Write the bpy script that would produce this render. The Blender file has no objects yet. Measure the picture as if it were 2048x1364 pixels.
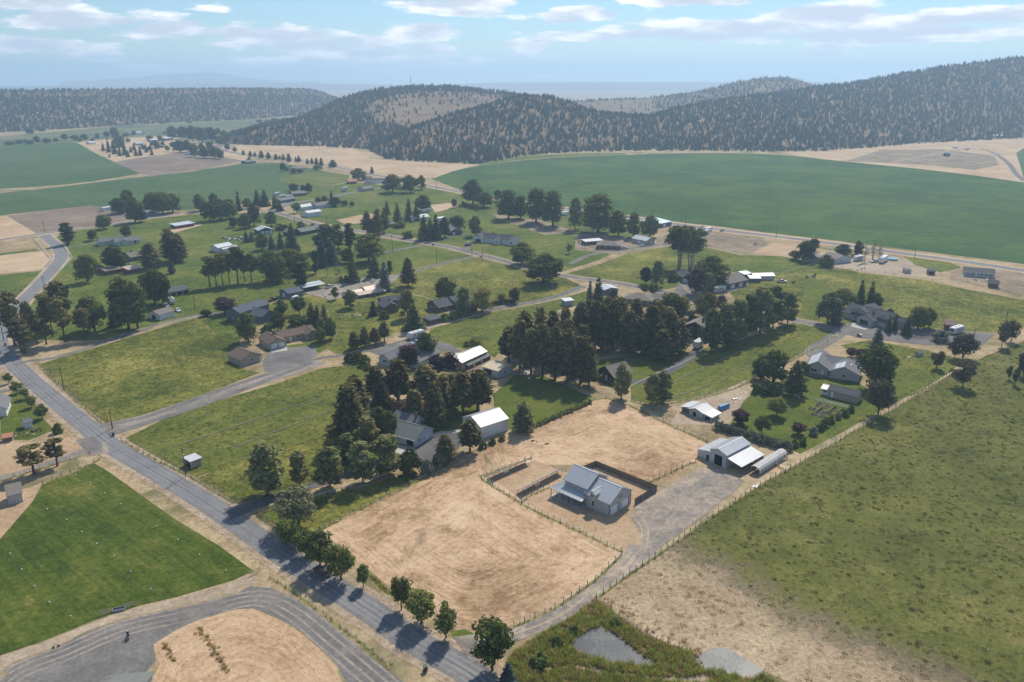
import bpy, bmesh, math, random
import numpy as np
from mathutils import Vector, Matrix

# ------------------------------------------------------------------ camera, sky, sun, exposure
SC = bpy.context.scene
COL = SC.collection
F = 1593.0; PITCH = math.radians(18.3); H = 105.0        # focal length in photo pixels, tilt, height of the drone
R = math.radians
cam_d = bpy.data.cameras.new("camera"); cam = bpy.data.objects.new("camera", cam_d); COL.objects.link(cam)
cam.location = (0, 0, H); cam.rotation_euler = (math.pi/2 - PITCH, 0, 0)
cam_d.sensor_width = 36; cam_d.lens = 36*F/2048; cam_d.clip_start = 1; cam_d.clip_end = 60000
SC.camera = cam
SUN_EL, SUN_AZ = R(46), R(21)                            # azimuth measured from +Y towards +X
sun_d = bpy.data.lights.new("sun", 'SUN'); sun = bpy.data.objects.new("sun", sun_d); COL.objects.link(sun)
sun_d.energy = 3.9; sun_d.angle = R(2.6); sun_d.color = (1.0, 0.92, 0.80)
sdir = Vector((math.sin(SUN_AZ)*math.cos(SUN_EL), math.cos(SUN_AZ)*math.cos(SUN_EL), math.sin(SUN_EL)))
sun.rotation_euler = sdir.to_track_quat('Z', 'Y').to_euler(); sun.location = (0, 0, 300)
SC.view_settings.view_transform = 'Standard'; SC.view_settings.look = 'None'
SC.view_settings.exposure = 0.36; SC.view_settings.gamma = 1.0
HAZE_DENSITY = 0.00020
SC.cycles.max_bounces = 5; SC.cycles.diffuse_bounces = 2; SC.cycles.glossy_bounces = 2
SC.cycles.transmission_bounces = 3; SC.cycles.transparent_max_bounces = 6; SC.cycles.volume_bounces = 3
SC.cycles.caustics_reflective = False; SC.cycles.caustics_refractive = False
SC.cycles.use_denoising = True

def ray(px, py):
    u = (px-1024)/F; v = (682-py)/F
    return u, math.cos(PITCH)+v*math.sin(PITCH), -math.sin(PITCH)+v*math.cos(PITCH)

class NT:
    """small helper to write node trees"""
    def __init__(s, tree): s.t = tree
    def n(s, kind, **kw):
        nd = s.t.nodes.new(kind)
        for k, v in kw.items(): setattr(nd, k, v)
        return nd
    def link(s, a, b): s.t.links.new(a, b)
    def put(s, sock, v):
        if isinstance(v, bpy.types.NodeSocket): s.link(v, sock)
        elif v is not None: sock.default_value = v
    def math(s, op, a, b=None, c=None, clamp=False):
        nd = s.n('ShaderNodeMath', operation=op, use_clamp=clamp)
        s.put(nd.inputs[0], a); s.put(nd.inputs[1], b)
        if c is not None: s.put(nd.inputs[2], c)
        return nd.outputs[0]
    def vmath(s, op, a, b=None):
        nd = s.n('ShaderNodeVectorMath', operation=op)
        s.put(nd.inputs[0], a); s.put(nd.inputs[1], b)
        return nd.outputs[0]
    def mix(s, f, a, b):
        nd = s.n('ShaderNodeMix', data_type='RGBA')
        s.put(nd.inputs[0], f); s.put(nd.inputs[6], a); s.put(nd.inputs[7], b)
        return nd.outputs[2]
    def noise(s, vec, scale, detail=3, rough=.55, dist=0):
        nd = s.n('ShaderNodeTexNoise'); s.put(nd.inputs['Vector'], vec)
        nd.inputs['Scale'].default_value = scale; nd.inputs['Detail'].default_value = detail
        nd.inputs['Roughness'].default_value = rough; nd.inputs['Distortion'].default_value = dist
        return nd.outputs['Fac']
    def ramp(s, f, stops):
        nd = s.n('ShaderNodeValToRGB'); cr = nd.color_ramp
        while len(cr.elements) < len(stops): cr.elements.new(.5)
        for e, (p, c) in zip(cr.elements, stops):
            e.position = p; e.color = (c[0], c[1], c[2], 1)
        s.put(nd.inputs[0], f)
        return nd.outputs[0]
    def smooth(s, v, lo, hi):
        nd = s.n('ShaderNodeMapRange', interpolation_type='SMOOTHSTEP')
        s.put(nd.inputs[0], v); nd.inputs[1].default_value = lo; nd.inputs[2].default_value = hi
        return nd.outputs[0]

def make_world():
    w = bpy.data.worlds.new("World"); SC.world = w; w.use_nodes = True
    t = w.node_tree; t.nodes.clear(); N = NT(t)
    sky = N.n('ShaderNodeTexSky', sky_type='NISHITA'); sky.sun_disc = False
    sky.sun_elevation = SUN_EL; sky.sun_rotation = SUN_AZ; sky.altitude = 900
    sky.air_density = 1.25; sky.dust_density = 0.15; sky.ozone_density = 3.0
    # soft cumulus banks low over the land, scattered cumulus everywhere else round the horizon
    tc = N.n('ShaderNodeTexCoord'); sep = N.n('ShaderNodeSeparateXYZ'); N.link(tc.outputs['Generated'], sep.inputs[0])
    az = N.math('ARCTAN2', sep.outputs[0], sep.outputs[1]); ae = N.n('ShaderNodeCombineXYZ'); N.link(az, ae.inputs[0]); N.link(sep.outputs[2], ae.inputs[1])
    low = N.vmath('MULTIPLY', tc.outputs['Generated'], (1, 1, 4.2))
    fine = N.noise(low, 15, 5, .58, .0); fine2 = N.noise(N.vmath('ADD', low, (.015, .004, .06)), 15, 3, .58, .0); big = N.noise(low, 6.5, 1, .5)
    near_ = None
    banks = [(50,8,120,15),(170,40,270,28),(330,60,160,28),(520,72,200,30),(620,90,180,17),(60,90,190,25),(180,110,80,14),
             (900,12,240,24),(845,62,85,26),(1120,30,140,24),(1330,70,330,17),(1660,30,150,34),(1500,54,330,20),(1780,66,330,27),
             (1930,38,220,24),(1900,78,280,10),(725,108,90,12),(1390,3,150,12)]
    for (cx, cy, rx, ry) in banks:
        dx, dy, dz = ray(cx, cy); a0 = math.atan2(dx, dy); k = math.cos(a0); l = math.sqrt(dx*dx+dy*dy+dz*dz)
        v = N.vmath('MULTIPLY', N.vmath('SUBTRACT', ae.outputs[0], (a0, dz/l, 0)), (F/rx/k, F/ry/k, 0))
        r = N.vmath('LENGTH', v); r = r.node.outputs['Value']
        near_ = r if near_ is None else N.math('MINIMUM', near_, r)
    field = N.math('MAXIMUM', N.math('MULTIPLY', N.math('SUBTRACT', big, .585), 2.6), N.math('MULTIPLY_ADD', near_, -.85, .80))
    d0 = N.math('ADD', field, N.math('MULTIPLY_ADD', fine, 2.0, -1.08)); d0 = N.math('MULTIPLY_ADD', N.math('SUBTRACT', big, .5), .6, d0)
    cover = N.math('MULTIPLY', N.smooth(d0, .0, .30), .95)
    lit = N.smooth(N.math('MULTIPLY_ADD', d0, -.30, N.math('SUBTRACT', fine, fine2)), -.22, .12)
    ccol = N.mix(lit, CLOUD_DARK, CLOUD_LIT)
    # even tint that darkens the sky and pulls it towards blue
    skyc = N.vmath('MULTIPLY', sky.outputs[0], SKY_TINT)
    col = N.mix(cover, skyc, ccol)
    bg = N.n('ShaderNodeBackground'); bg.inputs[1].default_value = SKY_STRENGTH
    out = N.n('ShaderNodeOutputWorld'); N.link(col, bg.inputs[0]); N.link(bg.outputs[0], out.inputs[0])
SKY_STRENGTH = 0.175
CLOUD_LIT = (6.2, 6.0, 5.9, 1); CLOUD_DARK = (3.2, 3.4, 3.9, 1); SKY_TINT = (.335, .42, .505)
make_world()

# ------------------------------------------------------------------ from photo rows and columns to points on the land
def g(px, py, z=0.0):
    dx, dy, dz = ray(px, py); t = (H-z)/-dz
    return Vector((dx*t, dy*t, z))
def hgt(px, py, top):                                    # metres of something whose foot is at (px,py) and whose top is at row `top`
    y = g(px, py).y; _, dy, dz = ray(px, top)
    return H + y*dz/dy
def mpp(px, py):                                         # metres per photo pixel across the view at that ground point
    p = g(px, py); depth = p.y*math.cos(PITCH)+H*math.sin(PITCH)
    return depth/F
def P2(pts, z=0): return [g(x, y, 0).to_2d() for x, y in pts]

# ------------------------------------------------------------------ object helpers
def link(o, parent=None):
    COL.objects.link(o)
    if parent is not None: o.parent = parent
    return o
def tag(o, label=None, cat=None, group=None, kind=None):
    if label: o["label"] = label
    if cat: o["category"] = cat
    if group: o["group"] = group
    if kind: o["kind"] = kind
    return o
def thing(name, label, cat, loc=(0, 0, 0), rz=0.0, group=None):
    o = bpy.data.objects.new(name, None); o.empty_display_size = .2; link(o)
    o.location = loc; o.rotation_euler = (0, 0, rz)
    return tag(o, label, cat, group)
def me_from(name, v, f, mat=None, smooth=False):
    m = bpy.data.meshes.new(name); m.from_pydata([tuple(p) for p in v], [], [tuple(q) for q in f])
    if mat: m.materials.append(mat)
    if smooth: m.polygons.foreach_set('use_smooth', [True]*len(m.polygons))
    m.update(); return m
def obj(name, me, parent=None, loc=(0, 0, 0), rz=0.0, rot=None):
    o = bpy.data.objects.new(name, me); link(o, parent); o.location = loc
    o.rotation_euler = rot if rot else (0, 0, rz); return o
def np_mesh(name, verts, quads, mat, attrs=None):
    """fast mesh of quads from numpy arrays"""
    m = bpy.data.meshes.new(name); nv, nq = len(verts), len(quads); k = quads.shape[1]
    m.vertices.add(nv); m.vertices.foreach_set('co', np.ascontiguousarray(verts, np.float32).ravel())
    m.loops.add(nq*k); m.loops.foreach_set('vertex_index', np.ascontiguousarray(quads, np.int32).ravel())
    m.polygons.add(nq); m.polygons.foreach_set('loop_start', np.arange(0, nq*k, k, dtype=np.int32))
    if mat: m.materials.append(mat)
    m.update(calc_edges=True); m.validate(); return m
class MB:
    """collects boxes, bars, prisms into one mesh"""
    def __init__(s): s.v = []; s.f = []
    def add(s, v, f):
        n = len(s.v); s.v += [tuple(p) for p in v]; s.f += [tuple(i+n for i in q) for q in f]; return s
    def box(s, x0, y0, z0, x1, y1, z1):
        v = [(x0,y0,z0),(x1,y0,z0),(x1,y1,z0),(x0,y1,z0),(x0,y0,z1),(x1,y0,z1),(x1,y1,z1),(x0,y1,z1)]
        return s.add(v, [(0,3,2,1),(4,5,6,7),(0,1,5,4),(1,2,6,5),(2,3,7,6),(3,0,4,7)])
    def hexa(s, v): return s.add(v, [(0,3,2,1),(4,5,6,7),(0,1,5,4),(1,2,6,5),(2,3,7,6),(3,0,4,7)])
    def bar(s, a, b, w, h=None):
        a = Vector(a); b = Vector(b); h = h or w; d = (b-a).normalized()
        up = Vector((0, 0, 1)) if abs(d.z) < .95 else Vector((1, 0, 0))
        x = d.cross(up).normalized()*w/2; y = x.cross(d).normalized()*h/2
        return s.hexa([a-x-y, a+x-y, b+x-y, b-x-y, a-x+y, a+x+y, b+x+y, b-x+y])
    def tube(s, a, b, r0, r1=None, n=8):
        a = Vector(a); b = Vector(b); r1 = r0 if r1 is None else r1; d = (b-a).normalized()
        up = Vector((0, 0, 1)) if abs(d.z) < .95 else Vector((1, 0, 0))
        x = d.cross(up).normalized(); y = x.cross(d)
        v = []
        for p, r in ((a, r0), (b, r1)):
            v += [p+(x*math.cos(2*math.pi*i/n)+y*math.sin(2*math.pi*i/n))*r for i in range(n)]
        f = [(i, (i+1) % n, n+(i+1) % n, n+i) for i in range(n)]
        return s.add(v, f+[tuple(range(n-1, -1, -1)), tuple(range(n, 2*n))])
    def prism(s, poly, x0, x1, axis='y'):
        """extrude a polygon of (a,z) pairs along y (or x)"""
        n = len(poly)
        if axis == 'y': v = [(p[0], x0, p[1]) for p in poly]+[(p[0], x1, p[1]) for p in poly]
        else: v = [(x0, p[0], p[1]) for p in poly]+[(x1, p[0], p[1]) for p in poly]
        return s.add(v, [tuple(range(n)), tuple(range(2*n-1, n-1, -1))]+[(i, n+i, n+(i+1) % n, (i+1) % n) for i in range(n)])
    def mesh(s, name, mat=None, smooth=False): 
        m = me_from(name, s.v, s.f, mat, smooth)
        bm = bmesh.new(); bm.from_mesh(m); bmesh.ops.recalc_face_normals(bm, faces=bm.faces); bm.to_mesh(m); bm.free()
        return m
    def build(s, name, mat, parent=None, loc=(0, 0, 0), rz=0.0, smooth=False): return obj(name, s.mesh(name, mat, smooth), parent, loc, rz)
def copy_tree(o, parent=None):
    c = o.copy(); link(c, parent)
    for ch in o.children: copy_tree(ch, c)
    return c
RND = random.Random(7)
_nz = [random.Random(99).uniform(-1, 1) for _ in range(4096)]
def n2(x, y, seed=0):
    i, j = math.floor(x), math.floor(y); u, v = x-i, y-j; u = u*u*(3-2*u); v = v*v*(3-2*v)
    h = lambda a, b: _nz[(a*197+b*1013+seed*131) % 4096]
    return (h(i, j)*(1-u)+h(i+1, j)*u)*(1-v)+(h(i, j+1)*(1-u)+h(i+1, j+1)*u)*v
def n1(x, seed=0):
    i = math.floor(x); f = x-i; f = f*f*(3-2*f)
    a = _nz[(i+seed*131) % 4096]; b = _nz[(i+1+seed*131) % 4096]
    return a+(b-a)*f

# ------------------------------------------------------------------ materials
MATS = {}
def new_mat(name):
    m = bpy.data.materials.new(name); m.use_nodes = True; m.node_tree.nodes.clear(); MATS[name] = m
    return m, NT(m.node_tree)
def finish(N, color, rough=.9, spec=.2, metallic=0.0, bump=None, bump_d=.05, bump_s=.5):
    b = N.n('ShaderNodeBsdfPrincipled'); o = N.n('ShaderNodeOutputMaterial')
    N.put(b.inputs['Base Color'], color); N.put(b.inputs['Roughness'], rough)
    b.inputs['Specular IOR Level'].default_value = spec; N.put(b.inputs['Metallic'], metallic)
    if bump is not None:
        bn = N.n('ShaderNodeBump'); bn.inputs['Strength'].default_value = bump_s; bn.inputs['Distance'].default_value = bump_d
        N.link(bump, bn.inputs['Height']); N.link(bn.outputs[0], b.inputs['Normal'])
    N.link(b.outputs[0], o.inputs[0]); return b
def field_mat(name, stops, big=45., mid=7., fine=.9, w=(.32, .33, .35), gain=1.9, streak=None, ring=None, bump=.25, rough=1.0, blotch=None, speck=.35):
    """mottled ground cover: three scales of patches through a colour ramp, with optional furrows or mowing rings"""
    m, N = new_mat(name)
    pos = N.n('ShaderNodeNewGeometry').outputs['Position']
    nb = N.noise(pos, 1/big, 2, .5, .4); nm = N.noise(pos, 1/mid, 5, .68, .5); nf = N.noise(pos, .5/fine, 5, .75)
    acc = N.math('ADD', N.math('MULTIPLY', nb, w[0]), N.math('ADD', N.math('MULTIPLY', nm, w[1]), N.math('MULTIPLY', nf, w[2])))
    acc = N.math('ADD', N.math('MULTIPLY', N.math('SUBTRACT', acc, .5*sum(w)), gain*1.7), .5)
    h = nf
    if streak:
        ang, wl, amt = streak
        mp = N.n('ShaderNodeMapping'); N.link(pos, mp.inputs[0]); mp.inputs['Rotation'].default_value = (0, 0, -R(ang))
        mp2 = N.n('ShaderNodeMapping'); N.link(mp.outputs[0], mp2.inputs[0]); mp2.inputs['Scale'].default_value = (.035, 1/wl, 1)
        ns = N.noise(mp2.outputs[0], 1.0, 3, .65, .15)
        acc = N.math('ADD', acc, N.math('MULTIPLY', N.math('SUBTRACT', ns, .5), amt)); h = N.math('ADD', nf, ns)
    if ring:
        wl, amt = ring
        at = N.n('ShaderNodeAttribute'); at.attribute_name = 'ring'
        cv = N.n('ShaderNodeCombineXYZ'); wob = N.math('ADD', N.math('ADD', at.outputs['Fac'], N.math('MULTIPLY', nm, 1.3)), N.math('MULTIPLY', nb, 4))
        N.link(N.math('MULTIPLY', wob, 1/wl), cv.inputs[0])
        N.link(N.math('MULTIPLY', N.noise(pos, .12, 3, .6), 4.5), cv.inputs[1])
        ns = N.noise(cv.outputs[0], 1.0, 3, .7)
        acc = N.math('ADD', acc, N.math('MULTIPLY', N.math('SUBTRACT', ns, .5), amt)); h = N.math('ADD', nf, ns)
    col = N.ramp(acc, stops)
    if blotch:
        c2, sc, lo, hi = blotch
        col = N.mix(N.math('MULTIPLY', N.smooth(N.math('ADD', N.noise(pos, 1/sc, 3, .6, 1.0), N.math('MULTIPLY', N.math('SUBTRACT', nf, .5), .25)), lo, hi), .8), col, (*c2, 1))
    if speck:
        sn = N.smooth(N.noise(pos, 1.15, 4, .72, .3), .28, .72); sc_ = N.vmath('SCALE', col); N.link(N.math('MULTIPLY_ADD', sn, speck, 1-speck*.5), sc_.node.inputs['Scale']); col = sc_
    finish(N, col, rough, .1, bump=h, bump_d=bump, bump_s=.7)
    return m
def plain_mat(name, c, rough=.8, spec=.3, metallic=0.0, var=.12, scale=1.5, dirt=None, lines=None):
    m, N = new_mat(name)
    pos = N.n('ShaderNodeTexCoord').outputs['Object']
    oi = N.n('ShaderNodeObjectInfo').outputs['Random']
    n = N.noise(pos, scale, 4, .6)
    f = N.math('ADD', N.math('MULTIPLY', N.math('SUBTRACT', n, .5), 2*var), N.math('ADD', 1.0, N.math('MULTIPLY', N.math('SUBTRACT', oi, .5), var*.6)))
    col = N.vmath('SCALE', (c[0], c[1], c[2])); col.node.inputs['Scale'].default_value = 1; N.link(f, col.node.inputs['Scale'])
    bump = None
    if dirt: col = N.mix(N.smooth(N.noise(pos, dirt[1], 3, .6), .48, .75), col, (*dirt[0], 1))
    if lines:                                            # (axis, period): lap siding courses or roof courses as fine relief
        ax, per = lines; sp = N.n('ShaderNodeSeparateXYZ'); N.link(pos, sp.inputs[0])
        bump = N.math('FRACT', N.math('MULTIPLY', sp.outputs[ax], 1/per))
    finish(N, col, rough, spec, metallic, bump=bump, bump_d=.03, bump_s=.8)
    return m
def leaf_mat(name, dark, light, tip=None, trans=.3):
    m, N = new_mat(name)
    geo = N.n('ShaderNodeNewGeometry'); oi = N.n('ShaderNodeObjectInfo')
    f = N.math('ADD', N.math('MULTIPLY', geo.outputs['Random Per Island'], .75), N.math('MULTIPLY', N.math('SUBTRACT', oi.outputs['Random'], .5), .7))
    cl = N.noise(N.n('ShaderNodeTexCoord').outputs['Object'], .55, 2, .5)
    f = N.math('ADD', f, N.math('MULTIPLY', N.math('SUBTRACT', cl, .5), 1.1))
    col = N.mix(N.math('ADD', f, .16, clamp=True), (*dark, 1), (*light, 1))
    if tip:
        tc = N.n('ShaderNodeTexCoord'); nz = N.noise(tc.outputs['Object'], .6, 3, .6)
        col = N.mix(N.math('MULTIPLY', N.smooth(nz, .5, .66), .8), col, (*tip, 1))
    warm = N.vmath('MULTIPLY', col, (1.35, 1.02, .62)); col = N.mix(N.math('MULTIPLY', N.math('FRACT', N.math('MULTIPLY', oi.outputs['Random'], 7.31)), .36), col, warm)
    d = N.n('ShaderNodeBsdfDiffuse'); t = N.n('ShaderNodeBsdfTranslucent'); mx = N.n('ShaderNodeMixShader')
    N.link(col, d.inputs[0]); N.link(col, t.inputs[0]); mx.inputs[0].default_value = trans
    o = N.n('ShaderNodeOutputMaterial'); N.link(d.outputs[0], mx.inputs[1]); N.link(t.outputs[0], mx.inputs[2]); N.link(mx.outputs[0], o.inputs[0])
    return m
# ------------------------------------------------------------------ the land: materials
field_mat('dry_grass', [(.1,(.17,.14,.07)),(.38,(.30,.23,.125)),(.62,(.42,.32,.19)),(.9,(.50,.40,.25))], 60, 9, 1.1, blotch=((.12,.135,.055), 30, .52, .66))
field_mat('bank_soil', [(.1,(.11,.13,.03)),(.4,(.20,.19,.06)),(.7,(.34,.28,.13)),(.95,(.46,.37,.21))], 20, 5, .8)
field_mat('straw', [(.05,(0.252,0.155,0.083)),(.30,(0.378,0.252,0.145)),(.55,(0.511,0.353,0.214)),(.85,(0.619,0.449,0.287))], 26, 6, .8, w=(.32,.28,.24), ring=(1.3, 1.2), gain=2.3, blotch=((.17,.13,.08), 17, .62, .76), speck=.22)
field_mat('straw_yard', [(.05,(0.270,0.170,0.096)),(.35,(0.389,0.267,0.160)),(.65,(0.476,0.341,0.213)),(.9,(0.541,0.406,0.267))], 14, 4, .7, gain=1.5, speck=.22)
field_mat('stubble', [(.05,(0.321,0.203,0.112)),(.35,(0.459,0.310,0.184)),(.7,(0.562,0.401,0.253)),(.95,(0.631,0.460,0.301))], 24, 6, .8, w=(.3,.2,.14), ring=(.9, 1.4), gain=2.0, speck=.22)
field_mat('tan_field', [(.1,(.34,.23,.13)),(.5,(.47,.34,.21)),(.9,(.56,.43,.28))], 50, 12, 2, streak=(40, 3, .6))
field_mat('fallow', [(.1,(.15,.11,.085)),(.5,(.22,.165,.125)),(.9,(.30,.23,.17))], 50, 12, 2, streak=(15, 3, .5))
field_mat('pasture', [(.08,(0.052,0.069,0.010)),(.34,(0.099,0.118,0.018)),(.58,(0.153,0.158,0.029)),(.78,(0.211,0.199,0.041)),(.97,(0.279,0.248,0.067))], 34, 5, .8, gain=2.8, speck=.8)
field_mat('green_pasture', [(.08,(0.045,0.076,0.011)),(.4,(0.088,0.123,0.018)),(.7,(0.137,0.154,0.028)),(.97,(0.213,0.196,0.048))], 38, 6, .9, gain=2.4, speck=.75)
field_mat('mown_pasture', [(.08,(0.060,0.084,0.011)),(.4,(0.105,0.129,0.021)),(.7,(0.158,0.163,0.032)),(.97,(0.238,0.215,0.053))], 30, 6, .8, gain=2.1, streak=(53, 2.2, .8), speck=.7)
field_mat('lawn', [(.1,(0.052,0.080,0.012)),(.5,(0.097,0.123,0.018)),(.9,(0.161,0.161,0.029))], 18, 4, .7, gain=1.8, speck=.6)
field_mat('watered_field', [(.1,(0.035,0.057,0.008)),(.42,(0.062,0.092,0.011)),(.7,(0.102,0.122,0.019)),(.95,(0.180,0.166,0.041))], 30, 6, .8, gain=2.1, streak=(-41, 1.8, .9), speck=.55)
field_mat('crop', [(.1,(0.034,0.077,0.019)),(.5,(0.049,0.102,0.024)),(.9,(0.076,0.130,0.028))], 90, 30, 2.5, gain=3.4, streak=(12, 6, .9), speck=.2)
field_mat('far_crop', [(.1,(0.038,0.081,0.025)),(.5,(0.065,0.113,0.038)),(.9,(0.108,0.142,0.050))], 120, 25, 4, gain=1.7, speck=.3)
field_mat('corral_dirt', [(.1,(.16,.125,.085)),(.5,(.27,.21,.145)),(.9,(.38,.30,.21))], 22, 5, 1, gain=2.0, blotch=((.11,.115,.05), 12, .55, .66))
field_mat('valley_grass', [(.1,(0.063,0.090,0.034)),(.45,(0.117,0.135,0.055)),(.75,(0.189,0.180,0.085)),(.95,(0.297,0.243,0.136))], 240, 60, 9, gain=2.2)
field_mat('hill_grass', [(.1,(0.122,0.084,0.044)),(.45,(0.194,0.134,0.073)),(.8,(0.259,0.180,0.105)),(.97,(0.288,0.208,0.127))], 120, 26, 5, gain=2.0)
field_mat('chip_seal', [(.1,(0.150,0.150,0.152)),(.5,(0.195,0.194,0.195)),(.9,(0.250,0.243,0.235))], 22, 4, .5, gain=1.8, bump=.02, rough=.85, speck=.15)
field_mat('gravel', [(.1,(0.119,0.114,0.106)),(.5,(0.176,0.166,0.154)),(.9,(0.257,0.237,0.214))], 12, 3, .5, gain=1.9, bump=.05, speck=.25)
field_mat('dusty_gravel', [(.1,(.18,.16,.14)),(.45,(.255,.225,.19)),(.75,(.34,.29,.235)),(.95,(.44,.36,.265))], 14, 4, .6, gain=2.3, bump=.05)
field_mat('yard_mix', [(.08,(.185,.165,.145)),(.4,(.262,.228,.19)),(.7,(.37,.305,.235)),(.95,(.47,.375,.275))], 11, 4, .7, gain=2.6, bump=.05, speck=.25)
field_mat('worn_seal', [(.1,(.17,.17,.17)),(.5,(.222,.22,.218)),(.9,(.27,.262,.25))], 18, 4, .5, gain=1.8, bump=.02, rough=.85, speck=.15)
field_mat('tar_seam', [(.1,(.05,.05,.052)),(.9,(.09,.088,.086))], 5, 2, .5, speck=.1)
field_mat('dark_asphalt', [(.1,(0.085,0.083,0.084)),(.5,(0.124,0.120,0.119)),(.9,(0.186,0.176,0.167))], 14, 3, .5, gain=1.6, bump=.02, speck=.15)
field_mat('bare_dust', [(.1,(.27,.21,.145)),(.5,(.385,.305,.215)),(.9,(.50,.405,.30))], 14, 4, .7, gain=1.8)
plain_mat('concrete', (.44, .42, .38), .9, .2, var=.1, scale=.8)
def grazed_mat():
    """the big grazed pasture: trampled bare soil by the ponds giving way to green sward"""
    m, N = new_mat('grazed'); pos = N.n('ShaderNodeNewGeometry').outputs['Position']
    nb = N.noise(pos, 1/30, 3, .55, .5); nm = N.noise(pos, 1/6, 4, .6, .4); nf = N.noise(pos, 1/.8, 4, .7)
    acc = N.math('ADD', N.math('MULTIPLY', nb, .4), N.math('ADD', N.math('MULTIPLY', nm, .33), N.math('MULTIPLY', nf, .3)))
    acc = N.math('ADD', N.math('MULTIPLY', N.math('SUBTRACT', acc, .515), 3.1), .48)
    green = N.ramp(acc, [(.05,(.058,.066,.016)),(.35,(.097,.107,.025)),(.62,(.135,.139,.034)),(.95,(.225,.20,.068))])
    bare = N.ramp(acc, [(.0,(.17,.12,.070)),(.3,(.33,.245,.15)),(.65,(.46,.35,.225)),(.95,(.54,.425,.285))])
    d = N.vmath('SUBTRACT', pos, tuple(g(1330, 1210)))
    sp = N.n('ShaderNodeSeparateXYZ'); N.link(d, sp.inputs[0])
    # bare by the gate and along the pond side, green up the slope of the pasture
    t = N.math('ADD', N.math('MULTIPLY', sp.outputs[0], .757), N.math('MULTIPLY', sp.outputs[1], .65))
    t = N.math('ADD', N.math('MULTIPLY', t, 1/20), N.math('MULTIPLY', N.math('SUBTRACT', N.math('ADD', nb, N.math('MULTIPLY', nm, .7)), .85), 2.0))
    mid = N.ramp(acc, [(.05,(.10,.085,.05)),(.4,(.165,.135,.08)),(.75,(.26,.21,.13)),(.95,(.36,.29,.19))])
    col = N.mix(N.smooth(t, .5, 1.0), bare, mid); col = N.mix(N.smooth(t, .85, 1.5), col, green)
    sn = N.smooth(N.noise(pos, 1.15, 4, .72, .3), .28, .72); sc_ = N.vmath('SCALE', col); N.link(N.math('MULTIPLY_ADD', sn, .5, .75), sc_.node.inputs['Scale'])
    finish(N, sc_, 1, .1, bump=nf, bump_d=.2, bump_s=.7)
grazed_mat()

# ------------------------------------------------------------------ the land: sheets
LAID = []
def inside(pts, poly):
    """which of the points lie inside the polygon"""
    x, y = pts[:, 0], pts[:, 1]; a = poly; c = np.roll(poly, -1, 0); hit = np.zeros(len(pts), bool)
    for (x0, y0), (x1, y1) in zip(a, c):
        if y0 != y1: hit ^= ((y0 > y) != (y1 > y)) & (x < (x1-x0)*(y-y0)/(y1-y0)+x0)
    return hit
def lay(poly):
    """height of a new sheet: 8 mm above whatever sheets it overlaps"""
    P = np.array([(p[0], p[1]) for p in poly]); lo, hi = P.min(0), P.max(0); z = .02
    for Q, ql, qh, qz in LAID:
        if qz+.008 <= z or (ql > hi).any() or (qh < lo).any(): continue
        if inside(P, Q).any() or inside(Q, P).any(): z = max(z, qz+.008)
    LAID.append((P, lo, hi, z)); return z
SHEETS = []
def jitter(poly, step, amp, seed):
    out = []; n = len(poly); s = 0.
    for i in range(n):
        a = Vector(poly[i]); b = Vector(poly[(i+1) % n]); L = (b-a).length
        if L < 1e-6: continue
        k = max(1, int(L/step)); nrm = Vector((-(b-a).y, (b-a).x))/L
        for j in range(k):
            t = j/k; e = amp*(.6*n1((s+t*L)/(step*2.2), seed)+.4*n1((s+t*L)/(step*.8), seed+5))
            out.append(a.lerp(b, t)+nrm*e)
        s += L
    return out
_seed = [0]
def sheet(name, px, mat, step=None, amp=None, z=None, world=False):
    poly = px if world else P2(px); _seed[0] += 1
    c = sum((Vector(p) for p in poly), Vector((0, 0)))/len(poly); far = c.length
    step = step or max(1.2, far*.006); amp = amp if amp is not None else max(.35, far*.0025)
    poly = jitter(poly, step, amp, _seed[0]); zz = lay(poly) if z is None else z
    m = me_from(name, [(p[0], p[1], 0) for p in poly], [tuple(range(len(poly)))], MATS[mat])
    bm = bmesh.new(); bm.from_mesh(m)
    bm.faces.ensure_lookup_table(); bm.normal_update()
    if bm.faces[0].normal.z < 0: bmesh.ops.reverse_faces(bm, faces=bm.faces[:])
    bmesh.ops.triangulate(bm, faces=bm.faces[:]); bm.to_mesh(m); bm.free()
    SHEETS.append((mat, np.array([(p[0], p[1]) for p in poly]), len(LAID)))
    return tag(obj(name, m, None, (0, 0, zz)), kind='structure')
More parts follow.
